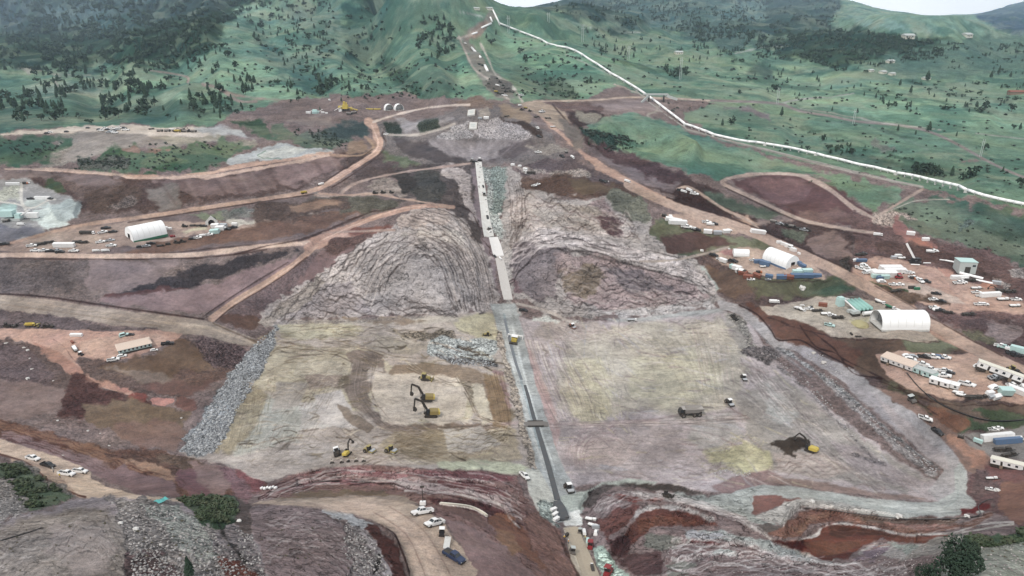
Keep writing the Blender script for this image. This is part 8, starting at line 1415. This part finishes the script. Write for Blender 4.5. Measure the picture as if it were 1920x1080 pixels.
# scrub on the grass: low dark bushes nobody could count
def scrub(name, polys, n, h0, h1, mat, seed, lab, thr=-9):
    sp_ = []
    for s_, w_ in polys: sp_ += fill(s_, int(n * w_), h0, h1, thr, seed)
    rr_ = random.Random(seed); pr_ = []
    for k in range(4):
        b = round_mesh(60 + k, 22, leaf=.24)[0]; tri = []
        for f in b.f: tri += [(f[0], f[j], f[j + 1]) for j in range(1, len(f) - 1)]
        pr_.append((np.array(b.v, np.float32), np.array(tri, np.int32)))
    VV, FF, base = [], [], 0
    for u, v, h in sp_:
        p = at(u, v); hh = h * p.y / DYf(v); V_, F_ = pr_[rr_.randrange(4)]; w_ = hh * rr_.uniform(1.1, 2.0); VV.append(V_ * np.array([w_, w_, hh], np.float32) + np.array([p.x, p.y, p.z - hh * .15], np.float32)); FF.append(F_ + base); base += len(V_)
    V_ = np.concatenate(VV); F_ = np.concatenate(FF); me = bpy.data.meshes.new(name); me.vertices.add(len(V_)); me.vertices.foreach_set('co', V_.reshape(-1)); me.loops.add(F_.size); me.loops.foreach_set('vertex_index', F_.reshape(-1)); me.polygons.add(len(F_)); me.polygons.foreach_set('loop_start', np.arange(0, F_.size, 3, dtype=np.int32)); me.update(calc_edges=True)
    me.materials.append(mat); o = put(name, me); tag(o, lab, 'scrub', None, 'stuff')
scrub('hill_scrub', [('640,130 700,120 900,120 980,186 640,186', .1), ('960,60 1180,110 1100,186 980,180', .1), ('1100,100 1900,180 1920,380 1700,350 1300,240', .16), ('150,290 240,290 240,318 140,318', .06), ('200,270 470,266 450,300 380,320 240,320', .06), ('1085,240 1200,260 1140,286', .08), ('1640,380 1900,400 1920,490 1760,450', .03), ('550,240 660,252 650,280 560,268', .05), ('0,262 126,268 80,306 0,314', .04), ('200,20 640,10 640,180 330,180', .12)], 1500, 2.5, 5, M('grey_scrub', (.05, .07, .055), .95, 0, .2), 9, 'low dark scrub dotted over the grassy slopes', -.1)
scrub('bank_scrub', [('335,937 380,931 430,933 443,950 438,978 420,988 380,978 350,950', .45), ('1808,1012 1850,1004 1930,994 1930,1014 1860,1026 1824,1024', .25), ('0,868 40,878 80,900 134,930 60,956 36,940 16,905', .3)], 620, 4, 12, FOL3, 10, 'dense green scrub on the foreground banks', -.12)
scrub('dry_scrub', [('0,975 200,930 240,1000 230,1090 0,1090', .2), ('240,940 420,1000 480,1090 260,1090', .3), ('1780,1040 1920,1012 1930,1090 1740,1090', .3), ('480,960 640,980 680,1090 500,1090', .2)], 120, 1.5, 4, M('dry_scrub_leaves', (.11, .10, .07), .95, 0, .2), 12, 'small dry shrubs on the foreground rock')
# the two near trees
def near_tree(name, u, v, hpx, seed, lab, n, wide=1.0, mat=FOL2):
    cr, tk = round_mesh(seed, n, leaf=.030); p = at(u, v); hh = hpx * p.y / DYf(v); r_ = bpy.data.objects.new(name, None); COL.objects.link(r_); r_.location = p - Vector((0, 0, .2)); r_.scale = (hh * wide, hh * wide, hh); tag(r_, lab, 'tree')
    put('crown', cr.mesh('crown', mat), r_); put('trunk', tk.mesh('trunk', BARK), r_)
near_tree('shrub_tree', 1782, 1092, 100, 5, 'dark bushy tree at the bottom right edge of the photo', 2600, .95); near_tree('shrub_tree', 1738, 1098, 64, 8, 'smaller twiggy bush left of the big bottom right tree', 900, .8)
cr, tk = pine_mesh(55, True); r_ = bpy.data.objects.new('pine_tree', None); COL.objects.link(r_); p = at(357, 1082); hh = 48 * p.y / DYf(1082); r_.location = p; r_.scale = (hh, hh, hh); tag(r_, 'small dark conifer alone on the foreground slope at the bottom left', 'tree'); put('crown', cr.mesh('crown', FOL2), r_); put('trunk', tk.mesh('trunk', BARK), r_)
# ---------------------------------------------------------------- the air
hb = bpy.data.meshes.new('haze')
hx, hy0, hy1, hz0, hz1 = 14000, -400, 9600, -75, 1000
hb.from_pydata([(-hx, hy0, hz0), (hx, hy0, hz0), (hx, hy1, hz0), (-hx, hy1, hz0), (-hx, hy0, hz1), (hx, hy0, hz1), (hx, hy1, hz1), (-hx, hy1, hz1)], [],
               [(0, 3, 2, 1), (4, 5, 6, 7), (0, 1, 5, 4), (1, 2, 6, 5), (2, 3, 7, 6), (3, 0, 4, 7)])
hz = bpy.data.objects.new('haze', hb); COL.objects.link(hz); hz['kind'] = 'stuff'
hm = bpy.data.materials.new('haze'); hm.use_nodes = True; ht = hm.node_tree; ht.nodes.clear()
ho = ht.nodes.new('ShaderNodeOutputMaterial'); hv = ht.nodes.new('ShaderNodeVolumePrincipled')
hv.inputs['Color'].default_value = (.62, .82, 1.0, 1); hv.inputs['Density'].default_value = .000075; hv.inputs['Anisotropy'].default_value = .2
ht.links.new(hv.outputs[0], ho.inputs['Volume']); hb.materials.append(hm)
